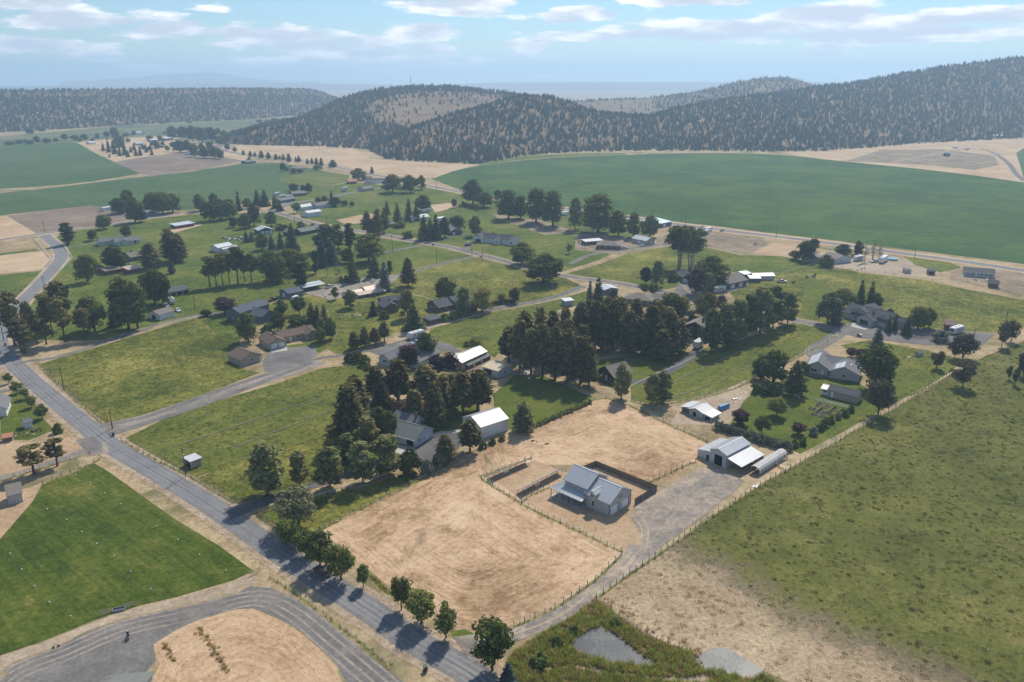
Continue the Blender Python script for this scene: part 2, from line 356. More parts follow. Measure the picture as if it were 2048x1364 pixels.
def ring_sheet(name, px, mat, rings=36, center=None, amp=.5):
    """a mown or raked field: loops inside loops, with the distance from the edge kept for the mowing rings"""
    _seed[0] += 1; poly = jitter(P2(px), 1.6, amp, _seed[0]); n = len(poly)
    c = (g(*center).to_2d() if center else sum((Vector(p) for p in poly), Vector((0, 0)))/n)
    base = sum((Vector(p)-c).length for p in poly)/n
    v, ring = [], []
    for k in range(rings):
        t = 1-k/rings
        for p in poly: v.append((c.x+(p[0]-c.x)*t, c.y+(p[1]-c.y)*t, 0)); ring.append((1-t)*base)
    v.append((c.x, c.y, 0)); ring.append(base)
    f = [(k*n+i, k*n+(i+1) % n, (k+1)*n+(i+1) % n, (k+1)*n+i) for k in range(rings-1) for i in range(n)]
    f += [((rings-1)*n+i, (rings-1)*n+(i+1) % n, rings*n) for i in range(n)]
    m = me_from(name, v, f, MATS[mat])
    bm = bmesh.new(); bm.from_mesh(m); bmesh.ops.recalc_face_normals(bm, faces=bm.faces[:])
    if sum(q.normal.z for q in bm.faces) < 0: bmesh.ops.reverse_faces(bm, faces=bm.faces[:])
    bm.to_mesh(m); bm.free()
    a = m.attributes.new('ring', 'FLOAT', 'POINT'); a.data.foreach_set('value', ring)
    o = tag(obj(name, m, None, (0, 0, lay(poly))), kind='structure'); SHEETS.append((mat, np.array([(p[0], p[1]) for p in poly]), len(LAID))); return o
def catmull(pts, per=8):
    out = []; P = [Vector(p) for p in pts]; n = len(P)
    for i in range(n-1):
        p0, p1, p2, p3 = P[max(i-1, 0)], P[i], P[i+1], P[min(i+2, n-1)]
        for k in range(per):
            t = k/per
            out.append(.5*((2*p1)+(p2-p0)*t+(2*p0-5*p1+4*p2-p3)*t*t+(3*p1-p0-3*p2+p3)*t**3))
    out.append(P[-1]); return out
def ribbon(name, px, width, mat, amp=.15, widths=None, z=None, per=10, camber=0.0, shift=0.0):
    c = catmull(P2(px), per)
    if shift:
        dd = [(c[min(i+1, len(c)-1)]-c[max(i-1, 0)]).normalized() for i in range(len(c))]; c = [p+Vector((-d.y, d.x))*shift for p, d in zip(c, dd)]
    _seed[0] += 1; sd = _seed[0]; L, Rr = [], []; s = 0
    for i, p in enumerate(c):
        d = (c[min(i+1, len(c)-1)]-c[max(i-1, 0)]).normalized(); nrm = Vector((-d.y, d.x))
        if i: s += (p-c[i-1]).length
        w = width/2 if widths is None else np.interp(i/(len(c)-1), np.linspace(0, 1, len(widths)), widths)/2
        L.append(p+nrm*(w+amp*n1(s/2.5, sd))); Rr.append(p-nrm*(w+amp*n1(s/2.5, sd+7)))
    n = len(c); zz = lay(L+Rr[::-1]) if z is None else z
    v = [(p.x, p.y, 0) for p in L]+[(p.x, p.y, camber) for p in c]+[(p.x, p.y, 0) for p in Rr]
    f = [(n+i, n+i+1, i+1, i) for i in range(n-1)]+[(2*n+i, 2*n+i+1, n+i+1, n+i) for i in range(n-1)]
    return tag(obj(name, me_from(name, v, f, MATS[mat]), None, (0, 0, zz)), kind='structure')

# the ground sheet itself, out to the horizon
def ground_sheet():
    rs = [0, 60, 120, 240, 480, 900, 1800, 3600, 7200, 13000]; n = 96; v = [(0, 200, 0)]; f = []
    for r in rs[1:]: v += [(r*math.cos(2*math.pi*i/n), 200+r*math.sin(2*math.pi*i/n), 0) for i in range(n)]
    f += [(0, 1+i, 1+(i+1) % n) for i in range(n)]
    for k in range(len(rs)-2):
        a = 1+k*n; b = a+n; f += [(a+i, b+i, b+(i+1) % n, a+(i+1) % n) for i in range(n)]
    tag(obj('ground', me_from('ground', v, f, MATS['dry_grass'])), kind='structure')
ground_sheet()
S = sheet
S('valley_floor', [(-900,300),(0,272),(120,262),(260,250),(440,242),(620,232),(700,226),(700,240),(560,262),(470,285),(440,300),(150,292),(0,296),(-900,330)], 'valley_grass', 30, 8)
S('crop_field', [(862,357),(905,374),(960,388),(1040,402),(1140,416),(1230,427),(1330,441),(1440,453),(1550,467),(1680,482),(1800,497),(1920,512),(2048,528),(2600,600),(2600,420),(2300,392),(2048,365),(1950,351),(1850,339),(1750,329),(1660,320),(1590,312),(1500,307),(1400,306),(1300,308),(1150,313),(1040,321),(960,331),(900,343)], 'crop', 5, 1.0)
S('weedy_margin', [(862,356),(900,342),(960,330),(1040,320),(1150,312),(1250,309),(1250,306),(1150,307),(1060,311),(1000,318),(940,329),(880,343)], 'green_pasture')
S('crop_field', [(-700,318),(0,292),(90,287),(150,285),(165,292),(200,311),(245,331),(282,347),(180,364),(90,372),(0,378),(-700,420)], 'far_crop', 6, 2)
S('green_field', [(-700,470),(-300,410),(0,386),(110,375),(200,363),(300,352),(400,341),(480,328),(545,325),(600,332),(660,345),(700,350),(690,364),(650,374),(610,384),(570,394),(520,405),(400,418),(290,425),(260,424),(180,411),(0,431),(-300,465)], 'far_crop', 5, 1.5)
S('tan_field', [(150,284),(230,277),(330,272),(440,290),(520,308),(490,322),(300,353),(280,346),(245,330),(200,310),(165,291)], 'tan_field', 8, 2)
S('fallow_field', [(226,324),(300,312),(380,305),(440,312),(490,322),(400,338),(302,353),(282,347)], 'fallow', 8, 2)
S('pasture', [(560,352),(620,345),(700,350),(695,364),(640,374),(600,370),(560,362)], 'mown_pasture', 5, 1.5)
S('fallow_field', [(14,432),(100,420),(180,411),(230,416),(262,425),(300,432),(285,440),(180,454),(95,465),(72,466)], 'fallow', 4, 1)
S('tan_field', [(-600,520),(-200,470),(0,433),(14,432),(72,466),(60,470),(0,479),(-300,520)], 'tan_field', 4, 1)
S('green_field', [(-300,545),(0,507),(70,497),(84,502),(98,512),(60,506),(0,511),(-300,550)], 'green_pasture', 3, .8)
S('tan_field', [(-300,560),(0,511),(60,504),(88,501),(103,517),(84,540),(40,544),(0,548),(-300,600)], 'tan_field', 3, .8)
S('pasture', [(-300,610),(0,549),(50,545),(84,542),(90,552),(70,575),(45,598),(0,603),(-300,680)], 'green_pasture', 3, .8)
S('dry_hillfoot', [(440,300),(480,290),(600,292),(700,292),(740,316),(800,323),(880,326),(960,329),(905,343),(870,356),(780,352),(700,335),(600,318),(520,310)], 'tan_field', 10, 3)
S('dry_hillfoot', [(1560,304),(1640,302),(1750,294),(1850,285),(2048,274),(2300,268),(2300,392),(2048,365),(1950,351),(1850,339),(1750,329),(1660,320),(1600,312)], 'tan_field', 8, 3)
S('pasture', [(1690,322),(1760,300),(1880,298),(1990,312),(2000,330),(1950,340),(1850,330)], 'corral_dirt', 8, 3)
S('crop_field', [(2032,306),(2048,296),(2300,270),(2300,392),(2048,358)], 'far_crop', 6, 1)
# village paddocks
S('pasture', [(560,395),(640,376),(700,364),(790,372),(860,368),(950,385),(1000,400),(1000,470),(940,470),(860,480),(770,468),(690,455),(620,440),(560,425),(400,428),(300,438),(240,447),(130,462),(105,480),(122,500),(128,520),(110,545),(60,600),(20,650),(20,680),(200,680),(340,640),(480,620),(560,600),(640,585),(760,555),(860,530),(940,513),(900,500),(840,488),(770,478),(690,464),(620,449)], 'green_pasture', 3, .8)
S('pasture', [(770,478),(840,490),(900,500),(945,512),(860,530),(760,552),(640,585),(480,560),(480,500),(600,470),(690,462)], 'green_pasture', 3, .8)
S('pasture', [(760,385),(860,368),(880,378),(1000,400),(1140,420),(1300,446),(1310,470),(1240,500),(1200,520),(1120,545),(1040,525),(950,503),(900,492),(780,465),(700,445),(700,410)], 'green_pasture', 3, .8)
S('pasture', [(480,622),(560,602),(640,588),(700,592),(790,580),(870,600),(890,635),(800,656),(690,657),(640,690),(560,664),(520,650)], 'pasture', 2.5, .7)
S('dry_patch', [(672,440),(720,430),(770,425),(735,445),(690,449)], 'tan_field', 3, 1)
S('dry_patch', [(330,460),(400,447),(405,450),(345,467)], 'tan_field', 2, .8)
S('dry_patch', [(860,410),(905,405),(920,412),(870,425)], 'tan_field', 2, .8)
S('corral', [(985,428),(1080,440),(1160,465),(1090,470),(1000,440)], 'corral_dirt', 3, 1)
S('corral', [(1150,470),(1190,465),(1310,485),(1330,470),(1450,462),(1530,478),(1545,500),(1490,508),(1400,492),(1340,490),(1240,510),(1150,500)], 'corral_dirt', 3, 1)
S('hay_yard', [(1505,505),(1545,485),(1600,487),(1600,505),(1560,515)], 'straw_yard', 3, .8)
S('pasture', [(1130,548),(1200,528),(1260,505),(1340,492),(1420,496),(1480,510),(1440,525),(1400,560),(1330,580),(1270,570),(1200,558)], 'pasture', 3, .8)
S('pasture', [(1430,528),(1480,510),(1560,512),(1630,525),(1560,545),(1460,545)], 'green_pasture', 3, .8)
S('pasture', [(770,580),(790,545),(860,530),(950,515),(1050,538),(1130,555),(1170,575),(1100,598),(990,622),(900,610),(840,590)], 'pasture', 3, .8)
S('pasture', [(1440,560),(1560,545),(1640,525),(1720,545),(1850,560),(1940,580),(2048,600),(2400,650),(2400,760),(2048,655),(2030,660),(1990,665),(1850,660),(1740,655),(1650,650),(1560,630),(1470,600)], 'pasture', 3, .8)
S('farmyard', [(1640,520),(1730,510),(1830,520),(1900,545),(1830,555),(1740,545),(1660,535)], 'bare_dust', 3, 1)
S('farmyard', [(1900,545),(1940,535),(2048,540),(2300,575),(2300,640),(2048,590),(1960,570),(1900,560)], 'corral_dirt', 3, 1)
S('green_field', [(1800,508),(1900,525),(1925,535),(1880,545),(1830,530)], 'green_pasture', 3, 1)
S('pasture', [(860,660),(905,640),(1000,622),(1110,600),(1180,580),(1200,600),(1100,625),(1050,645),(1020,680),(990,715),(960,705),(890,690),(855,672)], 'mown_pasture', 2.5, .7)
S('pasture', [(1260,770),(1370,705),(1480,680),(1600,640),(1650,655),(1678,665),(1640,690),(1560,730),(1470,775),(1380,800),(1300,808),(1262,800)], 'mown_pasture', 2, .6)
S('lawn', [(1180,755),(1200,720),(1300,705),(1380,690),(1370,705),(1290,760),(1230,780)], 'lawn', 2, .6)
S('pasture', [(985,790),(1030,748),(1090,752),(1185,795),(1130,825),(1060,850),(1010,862),(990,840)], 'lawn', 2, .6)
S('lawn', [(1610,560),(1650,560),(1680,600),(1640,640),(1600,632)], 'lawn', 2.5, .8)
S('lawn', [(1250,560),(1330,565),(1380,560),(1350,575),(1290,580)], 'lawn', 2.5, .6)
# paddocks between the lanes
S('pasture', [(78,728),(190,695),(290,665),(400,633),(470,625),(520,650),(480,680),(480,735),(520,745),(420,785),(300,830),(210,850),(150,800)], 'pasture', 2, .6)
S('pasture', [(400,640),(470,630),(490,660),(440,672)], 'green_pasture', 2, .6)
S('lawn', [(525,700),(580,690),(650,680),(670,690),(640,705),(560,712)], 'lawn', 1.6, .4)
S('pasture', [(640,690),(690,655),(770,625),(860,645),(800,660),(740,690),(680,712)], 'pasture', 2, .6)
S('pasture', [(242,880),(320,842),(440,800),(560,765),(640,738),(720,725),(745,745),(700,790),(690,850),(660,880),(560,905),(470,930),(390,955),(300,912)], 'mown_pasture', 1.8, .5)
S('pasture', [(380,960),(480,925),(580,895),(670,870),(700,930),(690,950),(600,975),(470,1008),(440,990)], 'pasture', 1.8, .5)
S('lawn', [(690,880),(760,860),(860,850),(930,840),(925,865),(850,875),(800,900),(740,950),(690,960)], 'lawn', 1.8, .5)
S('lawn', [(740,840),(830,790),(960,800),(960,830),(920,860),(860,868)], 'lawn', 1.8, .5)
S('pasture', [(505,1040),(560,1015),(640,990),(720,975),(820,945),(850,958),(760,1002),(640,1060),(600,1062)], 'pasture', 1.6, .5)
S('verge', [(490,1035),(560,1005),(640,985),(545,1035),(510,1045)], 'lawn', 1.6, .5)
S('lawn', [(0,805),(40,770),(60,790),(90,840),(110,860),(60,880),(0,880)], 'lawn', 1.6, .5)
S('tan_field', [(-200,905),(0,880),(60,885),(150,872),(178,905),(120,930),(60,950),(0,968),(-200,1020)], 'straw_yard', 1.8, .6)
S('tan_field', [(-200,1060),(0,985),(60,975),(85,965),(66,1003),(34,1040),(0,1078),(-200,1160)], 'straw_yard', 1.8, .6)
S('watered_field', [(189,926),(210,938),(256,970),(301,1003),(354,1040),(440,1092),(508,1142),(470,1160),(410,1178),(355,1194),(300,1207),(246,1221),(200,1236),(164,1251),(82,1284),(0,1312),(-250,1420),(-250,1210),(0,1078),(34,1038),(64,1004),(86,967),(140,948)], 'watered_field', 1.4, .45)
ring_sheet('stubble_field', [(303,1290),(350,1262),(396,1240),(451,1221),(506,1218),(545,1233),(593,1259),(640,1297),(668,1330),(690,1372),(690,1500),(250,1500),(280,1400),(318,1330)], 'stubble', 40, (490,1420))
# the fenced straw fields round the new house
ring_sheet('straw_field', [(640,1062),(700,1030),(762,998),(855,953),(908,919),(962,898),(972,925),(975,955),(1040,990),(1120,1040),(1245,1105),(1190,1160),(1110,1215),(1030,1252),(970,1262),(920,1258),(860,1226),(770,1168),(700,1110)], 'straw', 60, (930,1120))
ring_sheet('straw_field', [(962,898),(1005,880),(1080,853),(1180,802),(1210,796),(1260,812),(1340,850),(1420,890),(1500,905),(1590,938),(1560,948),(1420,925),(1390,928),(1315,968),(1190,930),(1100,930),(990,935)], 'straw', 50, (1230,870))
S('house_yard', [(1040,1000),(1090,960),(1180,925),(1315,975),(1265,1012),(1290,1040),(1285,1090),(1250,1108),(1130,1050)], 'straw_yard', 1.2, .4)
S('solar_yard', [(975,955),(1070,920),(1130,945),(1035,990)], 'straw_yard', 1.2, .4)
S('grazed_pasture', [(1196,1196),(1245,1156),(1320,1105),(1402,1046),(1470,1002),(1532,962),(1600,925),(1690,872),(1760,832),(1830,795),(1900,752),(1970,712),(2048,682),(2500,640),(2700,1100),(2400,1800),(1900,1700),(1600,1375),(1520,1340),(1440,1310),(1380,1300),(1330,1290),(1260,1240)], 'grazed', 1.8, .5)
S('lawn', [(1500,790),(1560,765),(1620,740),(1700,755),(1740,780),(1800,745),(1850,715),(1900,735),(1840,780),(1760,822),(1690,862),(1600,908),(1540,880),(1460,850),(1480,810)], 'lawn', 1.5, .4)
S('lawn', [(1680,690),(1740,680),(1850,700),(1930,720),(1900,745),(1830,790),(1770,800),(1740,770),(1720,715)], 'mown_pasture', 1.5, .4)
S('coop_yard', [(1340,848),(1360,815),(1430,790),(1490,760),(1500,780),(1480,815),(1455,850),(1430,852)], 'bare_dust', 1.5, .4)
S('dry_patch', [(1700,660),(1760,655),(1990,668),(1960,690),(1900,690)], 'straw_yard', 2, .6)

z8 = lambda pts: [(1000+x/3.657, 1100+y/3.657) for x, y in pts]
S('pond_bank', [(1015,1318),(1050,1288),(1110,1255),(1160,1225),(1192,1200),(1235,1232),(1275,1262),(1330,1292),(1380,1308),(1450,1318),(1520,1345),(1600,1400),(1600,1560),(1000,1560)], 'bank_soil', 1.2, .5)
def water_mat():
    m, N = new_mat('pond_water'); pos = N.n('ShaderNodeNewGeometry').outputs['Position']; n = N.noise(pos, 1.6, 5, .75, .4); nb = N.noise(pos, .10, 2, .5)
    a = N.smooth(N.math('ADD', n, N.math('MULTIPLY', N.math('SUBTRACT', nb, .5), .7)), .50, .60)
    col = N.mix(N.math('MULTIPLY', a, .9), (.060,.068,.076,1), (.135,.14,.135,1)); finish(N, col, N.math('MULTIPLY_ADD', a, .1, .34), .12, )
water_mat()
S('pond', z8([(520,690),(545,650),(620,600),(660,568),(720,560),(800,585),(860,615),(920,665),(1000,725),(1080,790),(1150,845),(1080,850),(1000,838),(880,832),(780,815),(700,790),(600,765),(545,735)]), 'pond_water', 1, .25)
S('pond', z8([(1405,800),(1440,765),(1500,735),(1560,715),(1630,708),(1700,735),(1760,775),(1830,822),(1930,872),(1920,925),(1870,945),(1780,935),(1700,910),(1600,890),(1520,885),(1440,850)]), 'pond_water', 1, .25)
S('path', z8([(190,965),(200,900),(270,862),(420,858),(520,840),(660,848),(800,880),(960,905),(1100,915),(1280,930),(1400,925),(1500,900),(1560,960),(1500,990),(1200,960),(900,925),(700,895),(560,862),(420,875),(300,878),(235,905),(225,975)]), 'bare_dust', 1, .3)
# ------------------------------------------------------------------ roads, lanes and yards
main_road = [(1010,1430),(960,1362),(900,1322),(822,1279),(745,1224),(640,1158),(527,1084),(420,1010),(311,944),(231,897),(183,860),(118,807),(50,749),(14,711),(-2,684),(6,656),(25,628),(51,597),(84,562),(109,534),(122,515),(117,497),(103,483),(86,468)]
ribbon('road_shoulder', main_road, 10.5, 'bare_dust', 1.1)
ribbon('road', main_road, 6.6, 'chip_seal', .3, camber=.0)
for sh in (-1.9, -.55, .75, 2.0): ribbon('wheel_track', main_road, .75, 'worn_seal', .3, shift=sh)
ribbon('tar_seam', main_road, .12, 'tar_seam', .06, shift=.1)
for q in (((340,968),(362,952)), ((585,1122),(602,1105)), ((700,1203),(722,1182)), ((150,842),(168,830)), ((452,1048),(470,1030))): ribbon('tar_seam', q, .22, 'tar_seam', .1)
hw = [(520,314),(600,322),(680,336),(760,352),(830,366),(900,380),(980,394),(1080,410),(1180,424),(1270,436),(1350,448),(1450,461),(1560,474),(1680,489),(1800,506),(1920,522),(2048,541),(2400,590)]
S('grassy_verge', [(733,1146),(745,1150),(775,1178),(785,1190),(775,1190),(750,1168)], 'lawn', 1, .3)
S('grassy_verge', [(900,1262),(930,1258),(950,1268),(925,1280),(905,1276)], 'lawn', 1, .3)
ribbon('road_shoulder', hw, 17, 'tan_field', 2.0); ribbon('road', hw, 8.0, 'chip_seal', .25, camber=.06)
ribbon('road', [(520,314),(470,306),(440,298),(445,285),(460,270)], 9, 'chip_seal', .3)
ribbon('road_shoulder', [(0,481),(88,468),(145,459),(195,453),(273,441),(312,434),(390,425),(480,420),(552,424)], 9, 'tan_field', 1.2)
ribbon('road', [(-200,510),(0,480),(88,467),(145,459),(195,453),(273,441),(312,434),(390,425),(480,420),(552,424)], 5, 'chip_seal', .2)
vr = [(540,420),(585,435),(624,446),(653,454),(700,460),(770,470),(809,479),(844,485),(897,494),(945,506),(994,518),(1047,533),(1125,551),(1219,564),(1275,574),(1331,585),(1376,600),(1440,615),(1510,628),(1580,639),(1649,652),(1694,662),(1740,668),(1808,676),(1888,686),(1950,688)]
ribbon('road_shoulder', vr, 9, 'bare_dust', 1.2); ribbon('road', vr, 5.6, 'gravel', .25, camber=.05)
ribbon('road', [(552,424),(575,408),(612,402),(660,394),(712,384),(780,374),(830,367)], 6, 'chip_seal', .2)
ribbon('lane', [(844,483),(897,474),(935,467)], 4, 'gravel')
ribbon('lane', [(944,514),(877,529),(819,545),(770,555),(720,565),(670,578)], 3.6, 'gravel', .2)
ribbon('lane', [(848,491),(799,499),(740,512)], 3.6, 'gravel', .2)
ribbon('lane', [(1168,572),(1138,584),(1091,599),(1040,608),(994,616),(940,632),(880,648),(810,664)], 4.4, 'gravel', .2)
ribbon('lane_verge', [(1168,577),(1100,601),(994,622),(900,645),(850,658)], 2.0, 'bare_dust', .6)
ribbon('lane_verge', [(203,858),(301,836),(438,788),(560,748),(640,722)], 8.6, 'dusty_gravel', .5)
ribbon('lane', [(200,853),(301,831),(438,781),(540,747),(624,720),(685,710),(731,702),(800,684),(835,672)], 2.7, 'gravel', .2)
ribbon('lane', [(215,870),(268,854),(350,828),(438,797),(540,758),(624,725)], 3.0, 'gravel', .2)
ribbon('driveway', [(30,730),(60,722),(117,714),(195,689),(273,664),(332,644),(390,632),(450,624),(490,620)], 2.8, 'gravel', .2)
ribbon('driveway', [(455,1028),(500,1014),(560,992),(640,966),(700,946),(750,930),(800,912)], 4.0, 'dark_asphalt', .2, widths=[7,4,4,4,5,6])
ribbon('driveway', [(1376,598),(1365,575),(1400,562)], 7, 'gravel', .5)
ribbon('driveway', [(1290,765),(1340,740),(1380,715),(1400,695)], 4.5, 'dark_asphalt', .3)
ribbon('driveway', [(1262,762),(1290,765)], 3.5, 'dark_asphalt', .3)
ribbon('driveway', [(1685,663),(1655,682),(1625,702),(1640,718),(1690,735)], 6, 'gravel', .5)
ribbon('driveway', [(1140,528),(1180,510),(1240,500),(1300,492),(1350,487)], 4, 'gravel', .3)
ribbon('driveway', [(945,506),(930,497),(940,490)], 5, 'gravel', .3)
ribbon('driveway', [(120,494),(160,491),(205,485),(235,490)], 3, 'gravel', .3)
ribbon('driveway', [(-60,790),(0,783),(40,775),(55,768)], 3.0, 'gravel', .2)
ribbon('lane', [(-120,985),(0,957),(60,940),(120,920),(170,905),(215,895)], 3.6, 'dusty_gravel', .3, widths=[3.4,3.4,3.6,4,6,9])
S('yard', [(152,880),(185,873),(205,890),(205,905),(175,908)], 'gravel', 1.2, .3)
ribbon('farm_track', [(2048,362),(2030,345),(2015,325),(1985,305),(1950,297),(1905,300)], 6, 'gravel', .5)
ribbon('farm_track', [(1905,300),(1850,312),(1790,322)], 5, 'bare_dust', .8)
ribbon('farm_track', [(640,300),(665,312),(720,318),(800,328),(880,332),(960,331)], 5, 'bare_dust', .8)
S('yard', [(800,905),(830,895),(868,866),(900,862),(940,868),(915,900),(870,930),(820,935),(780,930)], 'dark_asphalt', 1.2, .3)
S('patio', [(795,888),(830,897),(815,912),(790,905)], 'concrete', 1, .05)
ribbon('footpath', [(866,872),(880,866),(905,864),(930,858)], 2.0, 'concrete', .1)
S('yard', [(525,722),(540,702),(573,696),(632,690),(634,712),(580,735),(530,745),(526,735)], 'gravel', 1.2, .3)
S('patio', [(541,701),(574,694),(575,701),(543,706)], 'concrete', 1, .05)
S('yard', [(735,702),(790,690),(850,676),(905,690),(925,705),(880,700),(830,695),(770,715)], 'gravel', 1.4, .4)
S('yard', [(605,585),(660,570),(760,548),(800,552),(770,580),(710,590),(660,600)], 'dusty_gravel', 2, .6)
S('yard', [(905,730),(975,715),(1000,730),(1030,748),(985,765),(930,752)], 'corral_dirt', 1.6, .5)
S('yard', [(1640,655),(1740,640),(1830,655),(1990,668),(1960,695),(1850,690),(1720,676)], 'gravel', 1.8, .5)
S('yard', [(1350,560),(1390,562),(1410,575),(1500,570),(1470,582),(1380,590)], 'dusty_gravel', 2, .5)
S('patio', [(1706,646),(1742,654),(1730,660),(1700,653)], 'concrete', 1, .05)
# gravel loop in the foreground
S('gravel_drive', [(-40,1364),(8,1354),(27,1327),(101,1300),(175,1264),(254,1237),(328,1223),(410,1204),(478,1185),(500,1172),(545,1176),(593,1197),(647,1237),(700,1285),(753,1323),(807,1362),(840,1400),(720,1420),(693,1364),(672,1330),(645,1298),(593,1258),(545,1232),(506,1217),(451,1220),(396,1239),(350,1261),(308,1288),(312,1322),(292,1346),(270,1370),(240,1440),(-60,1440)], 'gravel', 1.3, .4)
S('dusty_verge', [(0,1312),(82,1286),(164,1253),(246,1223),(355,1196),(470,1163),(508,1144),(520,1165),(478,1183),(410,1202),(328,1221),(254,1235),(175,1262),(101,1298),(27,1325),(0,1345)], 'bare_dust', 1.2, .4)
loop_path = [(-20,1385),(40,1340),(130,1305),(250,1255),(400,1222),(490,1198),(545,1200),(600,1228),(660,1278),(740,1345),(790,1390)]
for sh in (-2.6, -1.0, .8, 2.3): ribbon('wheel_track', loop_path, .7, 'dusty_gravel', .45, shift=sh)
# private gravel drive up to the house and barn
ribbon('driveway', [(925,1300),(970,1284),(1015,1273),(1115,1233),(1191,1178),(1245,1138),(1290,1095)], 4.4, 'yard_mix', .4, widths=[9,5.5,4.4,4.2,4.2,4.8,8])
S('yard', [(1262,1128),(1277,1094),(1277,1065),(1262,1040),(1266,1012),(1310,985),(1356,962),(1400,936),(1425,930),(1490,962),(1470,985),(1400,1038),(1330,1090),(1290,1120)], 'yard_mix', 1.8, 1.2)
for sh in (-.8, .8): ribbon('wheel_track', [(1250,1136),(1285,1095),(1330,1040),(1380,985),(1430,945)], .6, 'dusty_gravel', .3, shift=sh)
for sh in (-.8, .8): ribbon('wheel_track', [(1285,1095),(1290,1060),(1275,1035),(1258,1024)], .6, 'bare_dust', .3, shift=sh)
ribbon('grass_strip', [(1025,1270),(1115,1234),(1191,1179),(1240,1142)], .6, 'bare_dust', .35)

# ------------------------------------------------------------------ hills: ridge and foot lines carried out to their real distances
def hill(name, xs, foot, crest, dist, mat='hill_grass', back=700, rough=5., fx=None, rows=46, curve=1.25):
    """foot, crest: photo rows at the columns xs; dist: metres to the crest at those columns"""
    X = np.linspace(xs[0], xs[-1], 170); fo = np.interp(X, xs, foot); cr = np.interp(X, xs, crest); di = np.interp(X, xs, dist)
    V = []; n = len(X)
    tops = []
    for j in range(n):
        f = g(X[j], fo[j]); u, dy, dz = ray(X[j], cr[j]); k = max(di[j], f.to_2d().length+40)/math.hypot(u, dy); c = Vector((u*k, dy*k, H+dz*k))
        tops.append((f, c))
    for i in range(rows+12):
        for j in range(n):
            f, c = tops[j]; d = Vector((c.x-f.x, c.y-f.y))
            if i <= rows:
                t = i/rows; s = t**curve; s = s*(1.18-.18*s*s) if t < 1 else 1.0
                z = -3+(c.z+3)*min(s, 1.0); p = Vector((f.x, f.y))+d*t
            else:
                t = (i-rows)/12; e = Vector((c.x, c.y)).normalized(); z = c.z*(1-t)**1.5-6*t; p = Vector((c.x, c.y))+e*back*t
            amp = rough*math.sin(math.pi*min(1, i/rows))**.7
            z += amp*(n1(p.x/90., 3)*n1(p.y/130., 9)+.6*n1((p.x+p.y*.4)/45., 17)+.3*n1((p.x*.7-p.y)/28., 23))
            V.append((p.x, p.y, z))
    m = rows+12
    Fc = [(i*n+j, i*n+j+1, (i+1)*n+j+1, (i+1)*n+j) for i in range(m-1) for j in range(n-1)]
    o = tag(obj(name, me_from(name, V, Fc, MATS[mat], True)), kind='structure')
    return np.array(V).reshape(m, n, 3), rows
HB = hill('hill', [735,770,820,880,950,1010,1050,1090,1130,1180,1230,1300,1360,1420,1500,1580,1640,1700,1760,1830,1900,1980,2048,2150,2350],
     [300,318,323,326,329,319,312,308,305,304,303,302,302,302,303,304,303,299,294,288,284,280,276,270,262],
     [299,288,262,238,218,200,193,194,203,222,230,234,216,204,193,184,174,168,156,144,132,122,114,106,104],
     [1190,1210,1260,1330,1400,1440,1460,1470,1480,1500,1520,1560,1650,1740,1850,1950,2030,2100,2150,2230,2300,2380,2450,2550,2650])
HA = hill('hill', [440,470,520,600,650,690,740,790,850,900,960,1020,1070,1140],
     [289,289,291,293,294,296,300,310,316,316,316,314,310,306],
     [288,274,256,238,214,196,183,176,173,174,180,187,194,210],
     [1330,1380,1480,1620,1750,1820,1880,1930,1980,2000,2000,1980,1960,1940], curve=1.1)
HC = hill('hill', [1080,1140,1200,1290,1340,1400,1460,1500,1550,1585,1620,1660,1720],
     [262]*13, [214,204,200,197,192,182,168,159,154,158,168,174,190], [2500,2500,2500,2560,2600,2650,2700,2720,2740,2740,2740,2740,2740], rough=3)
HM = hill('mesa', [-500,-200,0,100,200,330,480,560,610,640,680,720], [272,270,265,260,254,246,240,234,230,230,228,226],
     [186,184,182,181,180,179,178,178,179,184,200,222], [2700,2600,2450,2450,2500,2600,2750,2850,2900,2900,2900,2850], rough=4, curve=1.0, back=1500)
hill('far_plateau', [-600,0,260,340,420,600,820,1000,1400,2048,2600], [182]*11, [172,172,171,166,165,166,170,165,164,164,164], [9000]*11, rough=2, back=1500)
hill('far_mountain', [120,200,260,320,400,440,470,500,560,640], [176]*10, [163,160,156,149,145,145,150,157,161,163], [11500]*10, rough=10, back=1500)
# ------------------------------------------------------------------ trees: crowns made of thousands of leaf-sized faces
leaf_mat('pine_needles', (0.04,0.039,0.016), (0.235,0.215,0.09), trans=.18)
leaf_mat('spruce_needles', (0.032,0.04,0.02), (0.165,0.185,0.09), trans=.18)
leaf_mat('blue_needles', (0.042,0.068,0.068), (0.151,0.198,0.189), trans=.18)
leaf_mat('golden_needles', (0.034,0.04,0.018), (0.145,0.145,0.065), tip=(.15,.125,.045), trans=.15)
leaf_mat('juniper_needles', (.040,.052,.032), (.150,.165,.10), trans=.2)
leaf_mat('dark_leaves', (0.034,0.047,0.013), (0.19,0.212,0.065), trans=.22)
leaf_mat('green_leaves', (.045,.070,.020), (.25,.295,.09), trans=.25)
leaf_mat('birch_leaves', (.065,.082,.034), (.275,.295,.125), trans=.25)
leaf_mat('olive_leaves', (0.068,0.087,0.053), (0.255,0.282,0.170), trans=.25)
leaf_mat('purple_leaves', (0.033,0.019,0.022), (0.133,0.079,0.085), trans=.2)
leaf_mat('yellow_leaves', (0.090,0.105,0.022), (0.395,0.358,0.085), trans=.22)
leaf_mat('willow_leaves', (0.075,0.093,0.045), (0.246,0.273,0.133), trans=.25)
leaf_mat('brown_leaves', (0.053,0.048,0.030), (0.170,0.151,0.091), trans=.22)
leaf_mat('silver_leaves', (0.1,0.12,0.085), (0.3,0.33,0.25), trans=.22)
